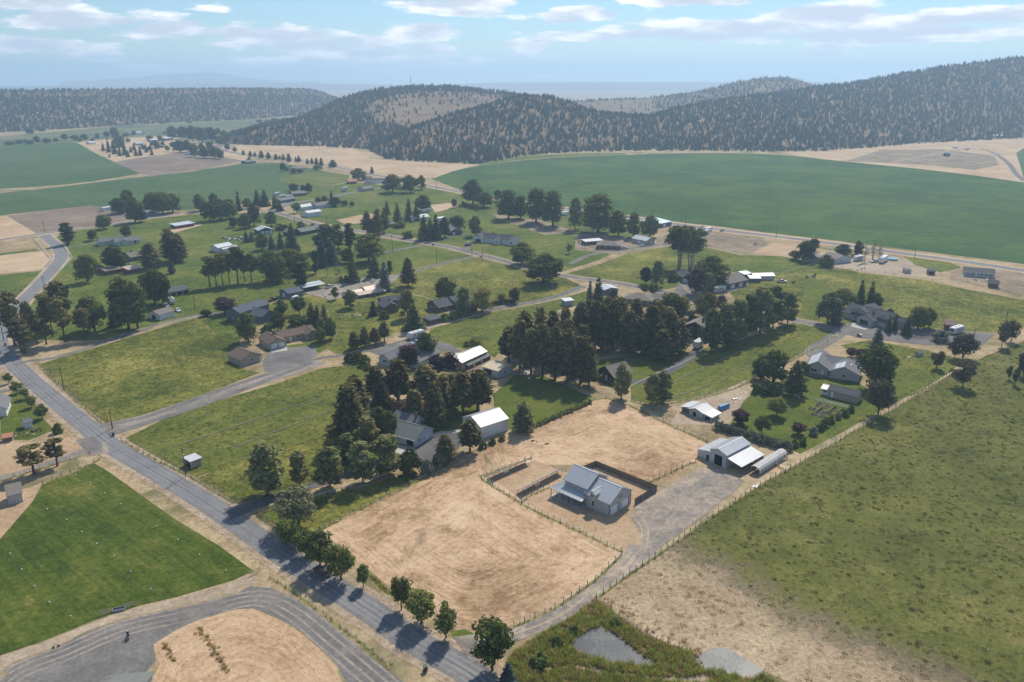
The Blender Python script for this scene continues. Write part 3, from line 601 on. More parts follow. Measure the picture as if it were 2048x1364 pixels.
plain_mat('bark', (.085,.065,.05), 1, .1, var=.3, scale=3)
plain_mat('pine_bark', (.12,.075,.05), 1, .1, var=.3, scale=3)
plain_mat('pale_bark', (.34,.30,.25), 1, .1, var=.25, scale=3)
NP = np.random.default_rng(11)
def leaf_quads(c, out, size, elong=1.0, up=.35):
    """c: centres (n,3); out: outward directions (n,3) -> one quad per centre, tilted at random"""
    n = len(c); nr = out*.95+NP.normal(size=(n, 3))*.33+np.array([0, 0, up]); nr /= np.linalg.norm(nr, axis=1, keepdims=True)
    t = np.cross(nr, NP.normal(size=(n, 3))); t /= np.linalg.norm(t, axis=1, keepdims=True); b = np.cross(nr, t)
    s = (size*NP.uniform(.6, 1.35, n))[:, None]; t = t*s*elong; b = b*s
    v = np.stack([c-t-b*.6, c+t*.2-b, c+t+b*.5, c-t*.3+b], 1).reshape(-1, 3)
    return v, np.arange(4*n).reshape(n, 4)
def clump_points(centers, radii, per, flat=.75):
    k = len(centers); idx = np.repeat(np.arange(k), per)
    d = NP.normal(size=(k*per, 3)); d /= np.linalg.norm(d, axis=1, keepdims=True)
    r = NP.uniform(.35, 1, k*per)**.5
    off = d*(r*radii[idx])[:, None]; off[:, 2] *= flat
    return centers[idx]+off, d
def crown_broad(h=10., w=8., base=.22, nclump=46, per=60, leaf=.26, shape='round', gaps=.0):
    """clumps spread through an uneven crown; returns numpy arrays at real size"""
    cs, rs = [], []; zc = h*(base+(1-base)/2); hz = h*(1-base)/2
    lob = [NP.uniform(.7, 1.12) for _ in range(7)]
    while len(cs) < nclump:
        z = NP.uniform(-1, 1); az = NP.uniform(-math.pi, math.pi); l = np.interp((az/math.pi/2+.5)*7 % 7, range(8), lob+[lob[0]])
        if shape == 'round': p = math.sqrt(1-z*z)
        elif shape == 'oval': p = math.sqrt(max(.02, 1-abs((z+.2)/1.2)**2.2))
        elif shape == 'dome': p = .9 if z < -.2 else math.sqrt(max(.02, 1-((z+.2)/1.2)**2))
        else: p = .95-.7*abs(z)**4
        if NP.random() > .35+.65*p: continue
        r = math.sqrt(NP.uniform(.12, 1))*w/2*.82*l*p
        cs.append((math.cos(az)*r, math.sin(az)*r, zc+z*hz*.88)); rs.append(w*NP.uniform(.10, .21)*(1 if shape != 'column' else 1.3))
    cs = np.array(cs); rs = np.array(rs); pts, d = clump_points(cs, rs, per)
    o = pts-np.array([0, 0, zc]); o /= np.linalg.norm(o, axis=1, keepdims=True)
    return leaf_quads(pts, o*.35+d*.75, leaf)
def crown_conifer(h=14., w=6., base=.1, levels=16, nb=9, per=16, leaf=.26, kind='pine'):
    pts, outs = [], []
    for i in range(levels):
        t = (i+NP.uniform(-.3, .3))/levels; t = min(max(t, 0), .985); z0 = h*(base+(1-base)*t)
        if kind == 'pine': r = w/2*(1.02-t)**.62*(.8+.2*min(1, t*4))*NP.uniform(.72, 1.12)+.2
        elif kind == 'spruce': r = w/2*(1-t)**.85*NP.uniform(.85, 1.1)+.12
        else: r = w/2*(1.0-t**1.7)*NP.uniform(.75, 1.1)+.25          # juniper, full and blunt
        k = max(4, int(nb*(r/(w/2))+2)); a0 = NP.uniform(0, 6.28)
        for b in range(k):
            a = a0+2*math.pi*b/k+NP.uniform(-.3, .3); rr = r*NP.uniform(.7, 1.12)
            droop = {'pine': .12, 'spruce': -.28, 'juniper': .35}[kind]
            m = max(3, int(per*(rr/(w/2)+.25))); s = NP.uniform(.25, 1, m)**.75
            x = np.cos(a)*rr*s+NP.normal(size=m)*w*.035; y = np.sin(a)*rr*s+NP.normal(size=m)*w*.035
            z = z0+droop*rr*s+NP.normal(size=m)*h*.016
            pts.append(np.stack([x, y, z], 1)); o = np.stack([np.cos(a)*np.ones(m), np.sin(a)*np.ones(m), .25*np.ones(m)], 1); outs.append(o)
    pts = np.concatenate(pts); outs = np.concatenate(outs)
    return leaf_quads(pts, outs*.6, leaf, 1.35, .75)
def trunk_mesh(name, h, r, mat, limbs=5, top=.8, spread=.25, w=6., zlo=.3, multi=1):
    b = MB(); rr = random.Random(sum(map(ord, name)))
    for m_ in range(multi):
        ox = (m_-(multi-1)/2)*.5; lean = rr.uniform(-.05, .05)*h+ox*2
        p = [Vector((ox, 0, -.3)), Vector((ox+lean*.3, rr.uniform(-.1, .1), h*.3)), Vector((ox+lean*.7, rr.uniform(-.2, .2), h*.6)), Vector((ox+lean, 0, h*top))]
        rad = [r*1.25, r*.85, r*.55, r*.15]
        for i in range(3): b.tube(p[i], p[i+1], rad[i], rad[i+1], 7)
        for i in range(limbs):
            t = rr.uniform(zlo, .8); a = rr.uniform(0, 6.28); k = min(2, int(t*3)); s = p[k].lerp(p[k+1], t*3-k if t*3-k < 1 else .9)
            L = w*spread*rr.uniform(.7, 1.3); e = s+Vector((math.cos(a)*L, math.sin(a)*L, L*rr.uniform(.35, .9)))
            b.tube(s, e, r*.35, r*.08, 5)
    return b.mesh(name, mat, True)
# each kind: list of (crown mesh, trunk mesh, nominal height, nominal width)
KIND = {}
def mk(kind, n, fn, leafmat, trunk, h, w):
    L = []
    for i in range(n):
        v, q = fn(i); me = np_mesh(kind+'_crown', v, q, MATS[leafmat])
        L.append((me, trunk(i), float(np.percentile(v[:, 2], 99)), 2*float(np.percentile(np.hypot(v[:, 0], v[:, 1]), 96))))
    KIND[kind] = L
TR = lambda h, r, m, **k: (lambda i: trunk_mesh('trunk%d%s' % (i, m), h, r, MATS[m], **k))
mk('pine', 4, lambda i: crown_conifer(15, 7, .16+.05*(i % 3), 17, 10, 17, .30, 'pine'), 'pine_needles', TR(15, .26, 'pine_bark', limbs=10, top=.93), 15, 7)
mk('openpine', 3, lambda i: crown_broad(15, 7, .34, 34, 60, .30, 'round'), 'pine_needles', TR(15, .25, 'pine_bark', limbs=12, top=.88, spread=.3), 15, 7)
mk('goldpine', 2, lambda i: crown_conifer(13, 6.5, .08, 16, 10, 17, .30, 'juniper'), 'golden_needles', TR(13, .22, 'bark', top=.9), 13, 6.5)
mk('spruce', 3, lambda i: crown_conifer(12, 6, .04, 20, 10, 15, .24, 'spruce'), 'spruce_needles', TR(12, .2, 'bark', limbs=2, top=.95), 12, 6)
mk('bluespruce', 2, lambda i: crown_conifer(12, 6, .04, 20, 10, 15, .24, 'spruce'), 'blue_needles', TR(12, .2, 'bark', limbs=2, top=.95), 12, 6)
mk('juniper', 3, lambda i: crown_conifer(8, 5, .05, 12, 9, 15, .26, 'juniper'), 'juniper_needles', TR(8, .2, 'bark', top=.8), 8, 5)
mk('elm', 4, lambda i: crown_broad(12, 11, .14, 64, 56, .30, 'dome'), 'dark_leaves', TR(12, .32, 'bark', limbs=8, spread=.3, w=8), 12, 11)
mk('maple', 4, lambda i: crown_broad(8, 7, .24, 44, 58, .22, 'round'), 'green_leaves', TR(8, .17, 'bark', limbs=8, spread=.3, w=6), 8, 7)
mk('shade', 2, lambda i: crown_broad(9, 8.5, .2, 60, 60, .22, 'round'), 'olive_leaves', TR(9, .25, 'bark', limbs=8, spread=.3, w=7), 9, 8.5)
mk('poplar', 3, lambda i: crown_broad(15, 7, .10, 64, 52, .30, 'oval'), 'birch_leaves', TR(15, .22, 'pale_bark', limbs=6, spread=.22), 15, 7)
mk('cottonwood', 3, lambda i: crown_broad(18, 11, .12, 74, 52, .36, 'oval'), 'dark_leaves', TR(18, .35, 'bark', limbs=8, spread=.3, w=9), 18, 11)
mk('highcrown', 2, lambda i: crown_broad(20, 13, .40, 60, 56, .36, 'round'), 'dark_leaves', TR(20, .26, 'pale_bark', limbs=10, spread=.35, w=10, zlo=.2, multi=3), 20, 13)
mk('column', 2, lambda i: crown_broad(11, 3.6, .03, 50, 46, .24, 'column'), 'dark_leaves', TR(11, .16, 'bark', limbs=2), 11, 3.6)
mk('purple', 2, lambda i: crown_broad(6, 6, .2, 42, 52, .22, 'round'), 'purple_leaves', TR(6, .14, 'bark', limbs=7, spread=.3, w=5), 6, 6)
mk('yellow', 2, lambda i: crown_broad(8, 8, .12, 46, 52, .25, 'dome'), 'yellow_leaves', TR(8, .18, 'bark', limbs=6, w=6), 8, 8)
mk('willow', 2, lambda i: crown_broad(10, 7, .12, 46, 46, .26, 'oval'), 'willow_leaves', TR(10, .2, 'bark', limbs=8, spread=.3), 10, 7)
mk('brown', 3, lambda i: crown_broad(8, 8, .2, 34, 42, .24, 'round'), 'brown_leaves', TR(8, .16, 'bark', limbs=11, spread=.34, w=7), 8, 8)
mk('bush', 3, lambda i: crown_broad(3, 4, .0, 30, 42, .2, 'dome'), 'green_leaves', TR(2, .08, 'bark', limbs=4, w=2), 3, 4)
mk('darkbush', 2, lambda i: crown_broad(3, 4, .0, 30, 42, .2, 'dome'), 'dark_leaves', TR(2, .08, 'bark', limbs=4, w=2), 3, 4)
mk('silverbush', 2, lambda i: crown_broad(3, 4, .0, 30, 42, .2, 'dome'), 'silver_leaves', TR(2, .08, 'bark', limbs=4, w=2), 3, 4)
mk('bare', 2, lambda i: crown_broad(10, 4, .3, 18, 12, .12, 'oval'), 'brown_leaves', TR(10, .14, 'pale_bark', limbs=16, top=.95, spread=.3, zlo=.2, multi=2), 10, 4)
NAMES = {'pine':('pine_tree','tall dark ponderosa pine'),'openpine':('pine_tree','open-crowned pine with bare lower trunk'),'goldpine':('conifer_tree','full conifer with golden tips'),
 'spruce':('spruce_tree','cone-shaped dark spruce'),'bluespruce':('spruce_tree','blue-grey spruce'),'juniper':('juniper_tree','rounded dark juniper'),'elm':('shade_tree','broad dark leafy tree'),
 'maple':('maple_tree','round green leafy maple'),'shade':('shade_tree','grey-green round-headed shade tree'),'poplar':('poplar_tree','tall light green oval poplar'),'cottonwood':('cottonwood_tree','tall dense dark cottonwood'),
 'highcrown':('cottonwood_tree','towering cottonwood with pale bare stems'),'column':('columnar_tree','narrow upright dark tree'),'purple':('plum_tree','purple-leaved plum tree'),'yellow':('locust_tree','yellow-green leafy tree'),
 'willow':('willow_tree','soft grey-green willowy tree'),'brown':('orchard_tree','sparse brownish-green old tree'),'bush':('bush','rounded green bush'),'darkbush':('bush','dark rounded bush'),'silverbush':('bush','silvery green bush'),'bare':('bare_tree','thin half-dead tree')}
TREES = []
def tree(kind, bx, by, top, w, where):
    p = g(bx, by); h = max(.8, hgt(bx, by, top)); wm = w*mpp(bx, by)
    L = KIND[kind]; cm, tm, nh, nw = L[RND.randrange(len(L))]; nm, desc = NAMES[kind]
    o = thing(nm, desc+' '+where, 'bush' if 'bush' in nm else 'tree', p, RND.uniform(0, 6.28), desc+' '+where)
    o.scale = (wm/nw, wm/nw*RND.uniform(.92, 1.08), h/nh)
    obj('trunk' if 'bush' not in nm else 'stem', tm, o); obj('crown' if 'bush' not in nm else 'foliage', cm, o); TREES.append(o)
def trees(where, *rows):
    for r in rows:
        for q in r[1]: tree(r[0], *q, where)
trees('in the row between the asphalt road and the straw field', ('maple', [(572,1088,1043,38),(592,1094,1052,40),(613,1112,1063,46),(641,1137,1064,54),(682,1160,1094,64),(803,1219,1156,44),(843,1246,1182,60),(892,1275,1212,48)]))
trees('with thin stem at the edge of the asphalt road', ('maple', [(727,1174,1131,26)]))
trees('at the corner where the gravel drive meets the road', ('maple', [(985,1340,1244,82)]), ('bluespruce', [(1016,1378,1328,44)]))
trees('inside the rail fence corner by the asphalt driveway', ('shade', [(598,1052,980,80)]))
trees('beside the driveway of the grey-green house', ('poplar', [(535,988,886,68),(600,971,904,36),(660,976,896,56),(726,967,886,52),(773,950,872,64),(738,916,837,52),(698,926,868,46)]),
      ('darkbush', [(820,950,904,46)]), ('silverbush', [(853,946,919,30),(878,932,903,30)]), ('pine', [(891,926,870,40)]))
trees('by the big white metal shop', ('pine', [(940,904,840,46),(1046,863,807,46)]), ('bush', [(965,896,883,18),(985,888,876,16),(1004,880,868,14)]))
GR = 'in the grove around the grey-green house'
trees(GR, ('pine', [(703,882,772,82),(714,850,755,58),(753,802,735,50),(797,802,720,66),(852,797,732,62),(886,812,752,46),(926,830,744,54),(956,822,742,60),(830,842,780,50),(905,800,748,44)]),
      ('goldpine', [(766,832,764,46),(869,852,768,54)]), ('elm', [(762,872,816,56),(778,880,826,36)]), ('purple', [(800,834,804,44)]), ('bush', [(905,836,818,34)]))
trees('around the long grey-roofed house', ('purple', [(819,736,690,42),(875,750,712,38),(903,747,706,32)]), ('maple', [(854,716,668,46)]))
trees('in the short row beside the gravel lane', ('pine', [(709,698,664,25),(730,694,654,22),(750,689,656,24),(769,683,642,24)]))
trees('beside the parked travel trailer', ('willow', [(815,636,580,34)]), ('spruce', [(828,660,612,50)]))
trees('at the brown house by the middle lane', ('elm', [(890,602,556,46),(1029,606,576,21)]), ('poplar', [(928,630,576,32)]), ('yellow', [(964,623,576,44),(1003,603,587,20)]), ('bush', [(888,642,628,26),(905,638,624,24),(920,632,618,22)]), ('spruce', [(747,631,603,20)]), ('darkbush', [(768,637,622,22)]))
trees('at the pasture fence behind the tan stable', ('yellow', [(951,698,676,30)]), ('bush', [(935,692,682,14)]))
PG = 'in the dense pine grove behind the black cabin'
trees(PG, ('pine', [(1018,724,655,44),(1040,737,640,46),(1062,750,660,44),(1085,754,650,46),(1110,760,655,46),(1135,764,660,48),(1160,770,672,48),(1178,774,690,38),(1050,705,625,44),(1080,710,618,44),(1105,720,625,46),(1135,725,640,46),(1165,735,650,46),
   (1130,690,615,44),(1160,690,605,46),(1190,697,605,46),(1204,704,612,44),(1225,697,600,46),(1255,707,622,52),(1283,708,636,48),(1300,702,610,48),(1324,720,660,46),(1340,707,625,48),(1356,702,640,44),(1270,682,600,46),(1240,677,597,46),(1310,682,602,46),(1180,672,600,42),(1335,682,615,42),(1215,660,596,42)]),
   ('elm', [(1340,642,588,64)]), ('yellow', [(1360,636,594,38)]))
trees('beside the white-roofed shed at the lane end', ('bluespruce', [(1178,642,566,28)]), ('spruce', [(1196,606,558,28),(1226,602,579,34)]))
trees('in front of the black cabin', ('poplar', [(1243,798,729,36),(1303,807,748,34),(1326,806,744,42)]))
trees('in the tall row beside the black two-storey house', ('poplar', [(1422,702,620,50),(1446,696,610,44),(1470,684,600,44),(1492,674,590,44),(1520,664,576,58),(1546,656,575,44),(1575,647,586,36),(1460,692,640,34)]))
trees('behind the black two-storey house', ('elm', [(1412,637,587,52)]), ('purple', [(1441,622,592,22)]), ('bush', [(1384,640,622,20)]))
trees('behind the dark hip-roofed house', ('highcrown', [(1358,536,453,56),(1380,540,456,58)]))
trees('in the yard of the dark hip-roofed house', ('elm', [(1420,574,514,66)]), ('purple', [(1391,588,538,46),(1291,568,536,24)]), ('willow', [(1314,573,523,28),(1416,592,546,34)]), ('maple', [(1288,589,567,18),(1306,591,567,22)]), ('bush', [(1346,562,542,22)]))
trees('in the tall windbreak by the crop field road', ('cottonwood', [(1017,438,382,44),(1041,437,392,32),(1072,445,379,46),(1106,452,384,46),(1196,466,391,70),(1236,472,422,40),(1266,475,427,28)]))
trees('beside the gap in the tall windbreak', ('willow', [(1150,459,397,28)]))
trees('beside the light-roofed shop near the crop field road', ('elm', [(1299,475,432,38)]))
trees('by the crop field road', ('elm', [(946,408,360,42),(968,414,385,36),(996,403,380,17),(908,415,398,12)]))
trees('near the road bend', ('elm', [(785,385,350,44),(820,385,351,34),(843,379,351,19)]))
trees('around the green-roofed house', ('elm', [(847,422,391,36)]), ('spruce', [(774,429,403,16),(795,444,409,22),(818,441,399,20),(833,441,412,20)]), ('bluespruce', [(770,454,416,28)]))
trees('between the village street and the green-roofed house', ('spruce', [(848,480,434,28),(861,478,440,24),(872,479,432,25)]), ('elm', [(890,474,435,25),(915,462,432,34),(951,472,433,27)]), ('bush', [(815,476,462,24),(800,455,442,26)]))
trees('leaning over the pasture beside the village street', ('elm', [(1044,528,486,52)]))
trees('standing alone beside the village street junction', ('elm', [(1087,566,511,76)]))
trees('in the pasture near the white house', ('maple', [(1138,507,488,12)]))
trees('by the wooden house at the pasture edge', ('pine', [(817,573,518,33)]), ('bluespruce', [(770,582,527,32)]), ('column', [(780,546,522,12)]))
trees('in the row at the edge of the round pasture', ('openpine', [(420,574,514,28),(433,573,520,24),(446,571,508,26),(459,567,506,26),(476,567,494,32),(490,564,509,26),(503,564,507,28)]))
trees('in the big clump in the middle of the village', ('elm', [(545,562,502,60),(580,540,499,50),(601,548,505,40),(555,564,530,44),(696,526,497,28)]), ('column', [(601,579,524,27),(632,547,502,16)]), ('bare', [(655,552,522,10),(676,565,518,16)]), ('bluespruce', [(645,532,484,38),(665,529,486,34)]), ('poplar', [(655,502,449,50),(676,497,449,28)]), ('cottonwood', [(738,525,469,60)]))
trees('beside the village street', ('column', [(700,499,447,21)]), ('pine', [(735,472,424,24),(756,472,419,25),(745,482,439,25),(768,466,430,22)]), ('spruce', [(707,564,519,30),(750,554,509,33)]), ('juniper', [(683,566,551,10),(692,566,551,10)]))
trees('around the green barn', ('spruce', [(585,502,451,33),(562,497,465,19)]), ('bluespruce', [(544,500,469,20),(493,484,462,15),(504,483,463,14)]), ('elm', [(524,500,468,25),(543,452,423,28),(509,452,409,28),(490,457,427,28),(467,455,434,20)]), ('bush', [(560,460,448,18),(573,462,450,16),(603,455,443,18),(624,457,447,12)]))
trees('in the thicket at the west end of the street', ('elm', [(420,442,404,34),(440,440,399,36),(459,437,399,34),(400,422,389,25),(428,414,387,17),(495,417,397,20)]), ('spruce', [(478,422,384,14),(515,410,382,21),(530,412,382,25),(550,417,391,16),(560,422,404,16)]), ('maple', [(594,426,406,18)]))
trees('behind the white shed on the street', ('elm', [(637,410,394,12),(650,410,392,17),(672,413,394,20),(686,412,401,9),(692,412,401,9),(704,412,403,10)]), ('spruce', [(664,413,384,16)]))
trees('around the farmhouse by the fallow field', ('elm', [(240,427,397,34),(258,422,381,28),(271,445,397,38),(281,444,417,30),(306,427,386,38),(326,427,384,44),(346,425,389,34)]))
trees('standing alone by the west lane', ('elm', [(208,458,430,31)]))
trees('beside the pale green house', ('column', [(137,489,446,26)]), ('elm', [(186,481,461,21),(254,474,452,23)]))
trees('around the red sheds', ('pine', [(342,522,459,40),(360,520,469,34),(352,524,474,44),(302,537,487,38)]), ('elm', [(238,539,496,40),(225,537,494,34),(176,564,511,42),(180,542,511,34)]), ('juniper', [(344,547,525,16)]), ('bare', [(211,523,499,14)]))
trees('in the tall stand at the road bend', ('openpine', [(30,692,587,44),(45,705,638,40),(51,707,648,40),(75,689,624,27),(95,672,589,36),(106,673,594,32),(93,689,638,30),(131,684,598,40),(128,655,564,46),(170,679,618,33)]), ('elm', [(57,652,604,25)]))
trees('in the stand beside the white garage', ('elm', [(190,663,595,52),(176,660,598,36),(310,608,539,50),(326,610,548,36)]), ('spruce', [(229,654,609,27)]), ('cottonwood', [(258,658,559,66),(276,657,564,50)]))
trees('beside the lawn of the white house near the road', ('maple', [(34,787,764,21),(51,798,777,21),(64,815,792,21),(84,837,811,25),(18,767,747,16)]), ('bush', [(116,866,848,20)]))
trees('standing over the gravel lane by the watered field', ('openpine', [(68,948,893,48),(115,932,880,38)]))
trees('beside the blue-roofed house', ('purple', [(450,627,596,38)]), ('darkbush', [(413,632,619,22)]), ('elm', [(497,684,627,46),(557,662,627,30)]), ('maple', [(563,636,600,28),(599,629,594,30)]), ('bush', [(533,664,650,24),(590,652,635,24),(606,647,632,22)]))
trees('at the end of the brown ranch house', ('spruce', [(624,654,609,30),(636,652,614,24),(650,654,612,24)]), ('poplar', [(645,680,636,22)]), ('elm', [(662,678,637,24)]), ('maple', [(642,687,656,21)]))
trees('by the gravel farmyard', ('maple', [(671,599,575,16)]), ('willow', [(701,616,580,30)]))
trees('at the bend of the two-track lane', ('bush', [(700,724,707,26),(716,724,704,24),(728,732,711,24),(736,739,726,16)]))
trees('around the blue-grey house by the crop field', ('elm', [(1610,522,484,38),(1626,502,478,24),(1590,520,502,24),(1686,512,489,34),(1715,512,482,20)]), ('bare', [(1729,523,484,16),(1745,518,479,18),(1758,521,481,18)]), ('darkbush', [(1652,532,511,32)]))
trees('around the grey gabled house', ('willow', [(1655,646,586,50)]), ('bluespruce', [(1671,648,604,28)]), ('elm', [(1686,616,579,46),(1751,615,587,28),(1835,658,614,40),(1856,655,617,24)]), ('spruce', [(1720,608,563,22),(1740,611,566,22),(1776,664,632,17),(1788,662,634,16),(1812,670,635,25)]), ('purple', [(1779,632,618,14)]), ('silverbush', [(1882,683,662,36)]))
trees('along the edge of the grazed pasture', ('brown', [(1925,716,667,54),(1909,717,674,32),(1873,737,704,27),(2003,693,643,26),(2022,683,642,28),(1925,774,724,50),(2046,752,708,30),(2017,758,732,12),(2030,770,737,15)]))
trees('behind the house with roof solar panels', ('bluespruce', [(1752,706,654,36)]), ('elm', [(1750,774,693,70)]), ('purple', [(1702,714,696,21),(1721,716,699,23),(1715,724,711,13)]))
trees('at the end of the long grey outbuilding', ('brown', [(1756,828,760,56)]))
trees('beside the deck of the house with roof solar panels', ('elm', [(1546,765,703,66),(1520,758,719,36)]), ('goldpine', [(1588,790,725,44)]), ('maple', [(1606,754,724,22)]), ('bush', [(1510,785,767,20),(1530,788,769,24),(1548,788,767,22)]))
trees('on the lawn behind the long hedge', ('maple', [(1553,832,796,40),(1523,868,834,37)]), ('purple', [(1480,848,821,36),(1596,868,847,27)]))
trees('in the shrub line beside the grazed pasture', ('bush', [(1590,894,879,17),(1606,890,877,16),(1641,860,846,18),(1661,845,831,18),(1690,832,819,16)]), ('silverbush', [(1627,870,855,20),(1676,838,826,14)]), ('darkbush', [(1650,853,838,18),(1702,824,812,14)]))
trees('on the bank above the weedy pond', ('bush', [(1080,1330,1310,40),(1110,1290,1275,30),(1150,1265,1252,26)]), ('darkbush', [(1230,1250,1238,26)]))
trees('along the highway below the wooded hill', ('juniper', [(487,310,300,7),(501,314,302,8),(510,313,304,8),(523,316,302,12),(537,318,305,11),(552,319,308,10),(560,319,311,6),(567,321,308,8),(578,324,308,11),(592,324,314,6),(598,324,312,9),(615,328,317,8),(624,328,316,8),(633,330,316,9),(643,332,316,10),(666,334,320,18),(499,324,314,11),(744,347,334,9)]),
      ('elm', [(566,343,325,12),(574,343,334,8),(588,347,336,16),(600,346,338,14),(636,339,330,22)]))
trees('around the houses where the highway bends', ('elm', [(717,360,337,34),(588,382,367,20),(607,386,370,14),(618,386,366,14)]))
trees('in the far hamlet on the valley floor', ('elm', [(195,277,266,9),(214,275,263,12),(230,276,255,18),(252,273,266,14),(268,270,261,10),(240,300,271,24),(312,297,281,22),(300,282,271,14),(320,281,271,10),(345,279,252,20),(366,278,253,22),(385,282,252,26),(405,285,256,26),(425,283,255,22),(360,305,281,24),(375,304,280,22),(390,314,288,22),(410,316,295,22),(430,316,293,22),(440,318,300,18),(285,268,262,10),(330,268,263,10)]),
      ('spruce', [(207,302,286,9),(218,305,278,10),(230,308,285,12),(250,310,285,12),(262,305,293,9),(272,311,293,9),(281,311,291,9),(293,305,287,8),(219,315,308,5)]),
      ('elm', [(20,290,283,20),(40,287,279,22),(60,289,280,18),(75,286,272,14),(95,286,276,18),(130,280,268,14),(150,281,270,18),(170,280,268,16)]))
trees('on the outskirts of the far hamlet', ('elm', [(352,268,258,12),(372,266,255,14),(395,266,254,14),(415,268,255,16),(436,268,256,14),(448,276,260,14),(440,290,272,16),(420,300,283,16),(404,302,286,14),(346,296,284,12),(335,302,291,10),(326,292,283,10),(300,302,292,10),(288,300,290,9),(256,285,276,10),(244,281,272,10),(186,284,276,9),(160,284,276,10),(112,284,276,10),(50,285,278,12),(455,300,288,12),(470,304,294,10)]), ('spruce', [(226,298,282,9),(240,312,296,9),(256,314,300,9),(268,300,288,8),(284,297,287,7),(304,310,298,8)]))
trees('along the far river', ('elm', [(60,268,258,16),(85,264,254,14),(325,248,241,14),(380,247,242,10),(520,248,238,14),(535,249,240,16),(550,248,236,18),(570,246,235,20),(590,244,234,18)]))

# ------------------------------------------------------------------ woods on the hills
def lod_mesh(name, kind, mat, seed):
    v, q = crown_conifer(9, 5.2, .06, 9, 6, 7, .55, kind); t = MB().tube((0, 0, -.8), (0, 0, 3), .22, .12, 5)
    n = len(v); vv = np.concatenate([v, np.array([tuple(p) for p in t.v])]); m = np_mesh(name, v, q, MATS[mat]); return m
LOD = [lod_mesh('hill_tree_crown', k, m, i) for i, (k, m) in enumerate([('juniper', 'juniper_needles'), ('pine', 'juniper_needles'), ('juniper', 'pine_needles'), ('spruce', 'juniper_needles')])]
lod_trunk = MB().tube((0, 0, -.8), (0, 0, 4), .25, .12, 5).mesh('hill_tree_trunk', MATS['bark'])
def scatter(grid, rows, n, dens):
    """random points on a hill grid, area-weighted, kept with probability dens(photo_x, photo_y, t)"""
    M, Nn = rows+4, grid.shape[1]; A = grid[:M]
    q00, q10, q01 = A[:-1, :-1], A[1:, :-1], A[:-1, 1:]
    ar = np.linalg.norm(np.cross((q10-q00)[..., :2], (q01-q00)[..., :2])[..., None], axis=-1).ravel(); ar /= ar.sum()
    pick = NP.choice(len(ar), n, p=ar); i, j = pick//(Nn-1), pick % (Nn-1); a, b = NP.random(n), NP.random(n)
    p = A[i, j]*(1-a)[:, None]*(1-b)[:, None]+A[i+1, j]*(a*(1-b))[:, None]+A[i, j+1]*((1-a)*b)[:, None]+A[i+1, j+1]*(a*b)[:, None]
    f = p[:, 1]*math.cos(PITCH)-(p[:, 2]-H)*math.sin(PITCH); u = p[:, 1]*math.sin(PITCH)+(p[:, 2]-H)*math.cos(PITCH)
    px = 1024+F*p[:, 0]/f; py = 682-F*u/f; t = i/rows
    keep = NP.random(n) < np.array([dens(x, y, tt) for x, y, tt in zip(px, py, t)])
    return p[keep], px[keep], py[keep]
def patch(x, y, s, seed): return min(1, max(0, .5+.75*(n2(x/s, y/s, seed)*.6+n2(x/s*2.3, y/s*2.3, seed+7)*.4+n2(x/s*5, y/s*2.5, seed+3)*.25)))
def dB(x, y, t):
    d = .22+.95*patch(x, y*2.2, 60, 4)**1.2
    return min(1, d)
def dA(x, y, t):
    # the open grass face below the summit, thick woods on the flanks
    e = ((x-900)/150)**2+((y-222)/34)**2
    return ((.05 if e < .8 else .22 if e < 1.3 else .9)*(.25+.95*patch(x, y*2.2, 50, 6))) if x < 1080 else .5
def dC(x, y, t): return .85*patch(x, y*2, 50, 3)+.3 if (x > 1310 or t > .93) else .06
def dM(x, y, t): return min(1, (.35+.8*patch(x, y*3, 70, 8))*(1 if t < .75 else .5))
P_all, X_all, Y_all = [], [], []
for (grid, rows), n, dn in ((HB, 56000, dB), (HA, 27000, dA), (HC, 12000, dC), (HM, 52000, dM)):
    p, x, y = scatter(grid, rows, n, dn); P_all.append(p); X_all.append(x); Y_all.append(y)
P_all = np.concatenate(P_all); X_all = np.concatenate(X_all); Y_all = np.concatenate(Y_all)
inview = (X_all > -10) & (X_all < 2058); dist_ = np.linalg.norm(P_all, axis=1)+(~inview)*1e6
order = np.argsort(dist_); near = order[:295]; rest = order[295:]
for k in near:
    p = P_all[k]; i = RND.randrange(4)
    o = thing('juniper_tree', 'dark juniper at the foot of the wooded hill behind the crop field', 'tree', tuple(p), RND.uniform(0, 6.28), 'junipers at the foot of the wooded hill')
    s = RND.uniform(.5, 1.1); o.scale = (s*RND.uniform(.85, 1.1), s, s*RND.uniform(.95, 1.3)); obj('trunk', lod_trunk, o); obj('crown', LOD[i], o)
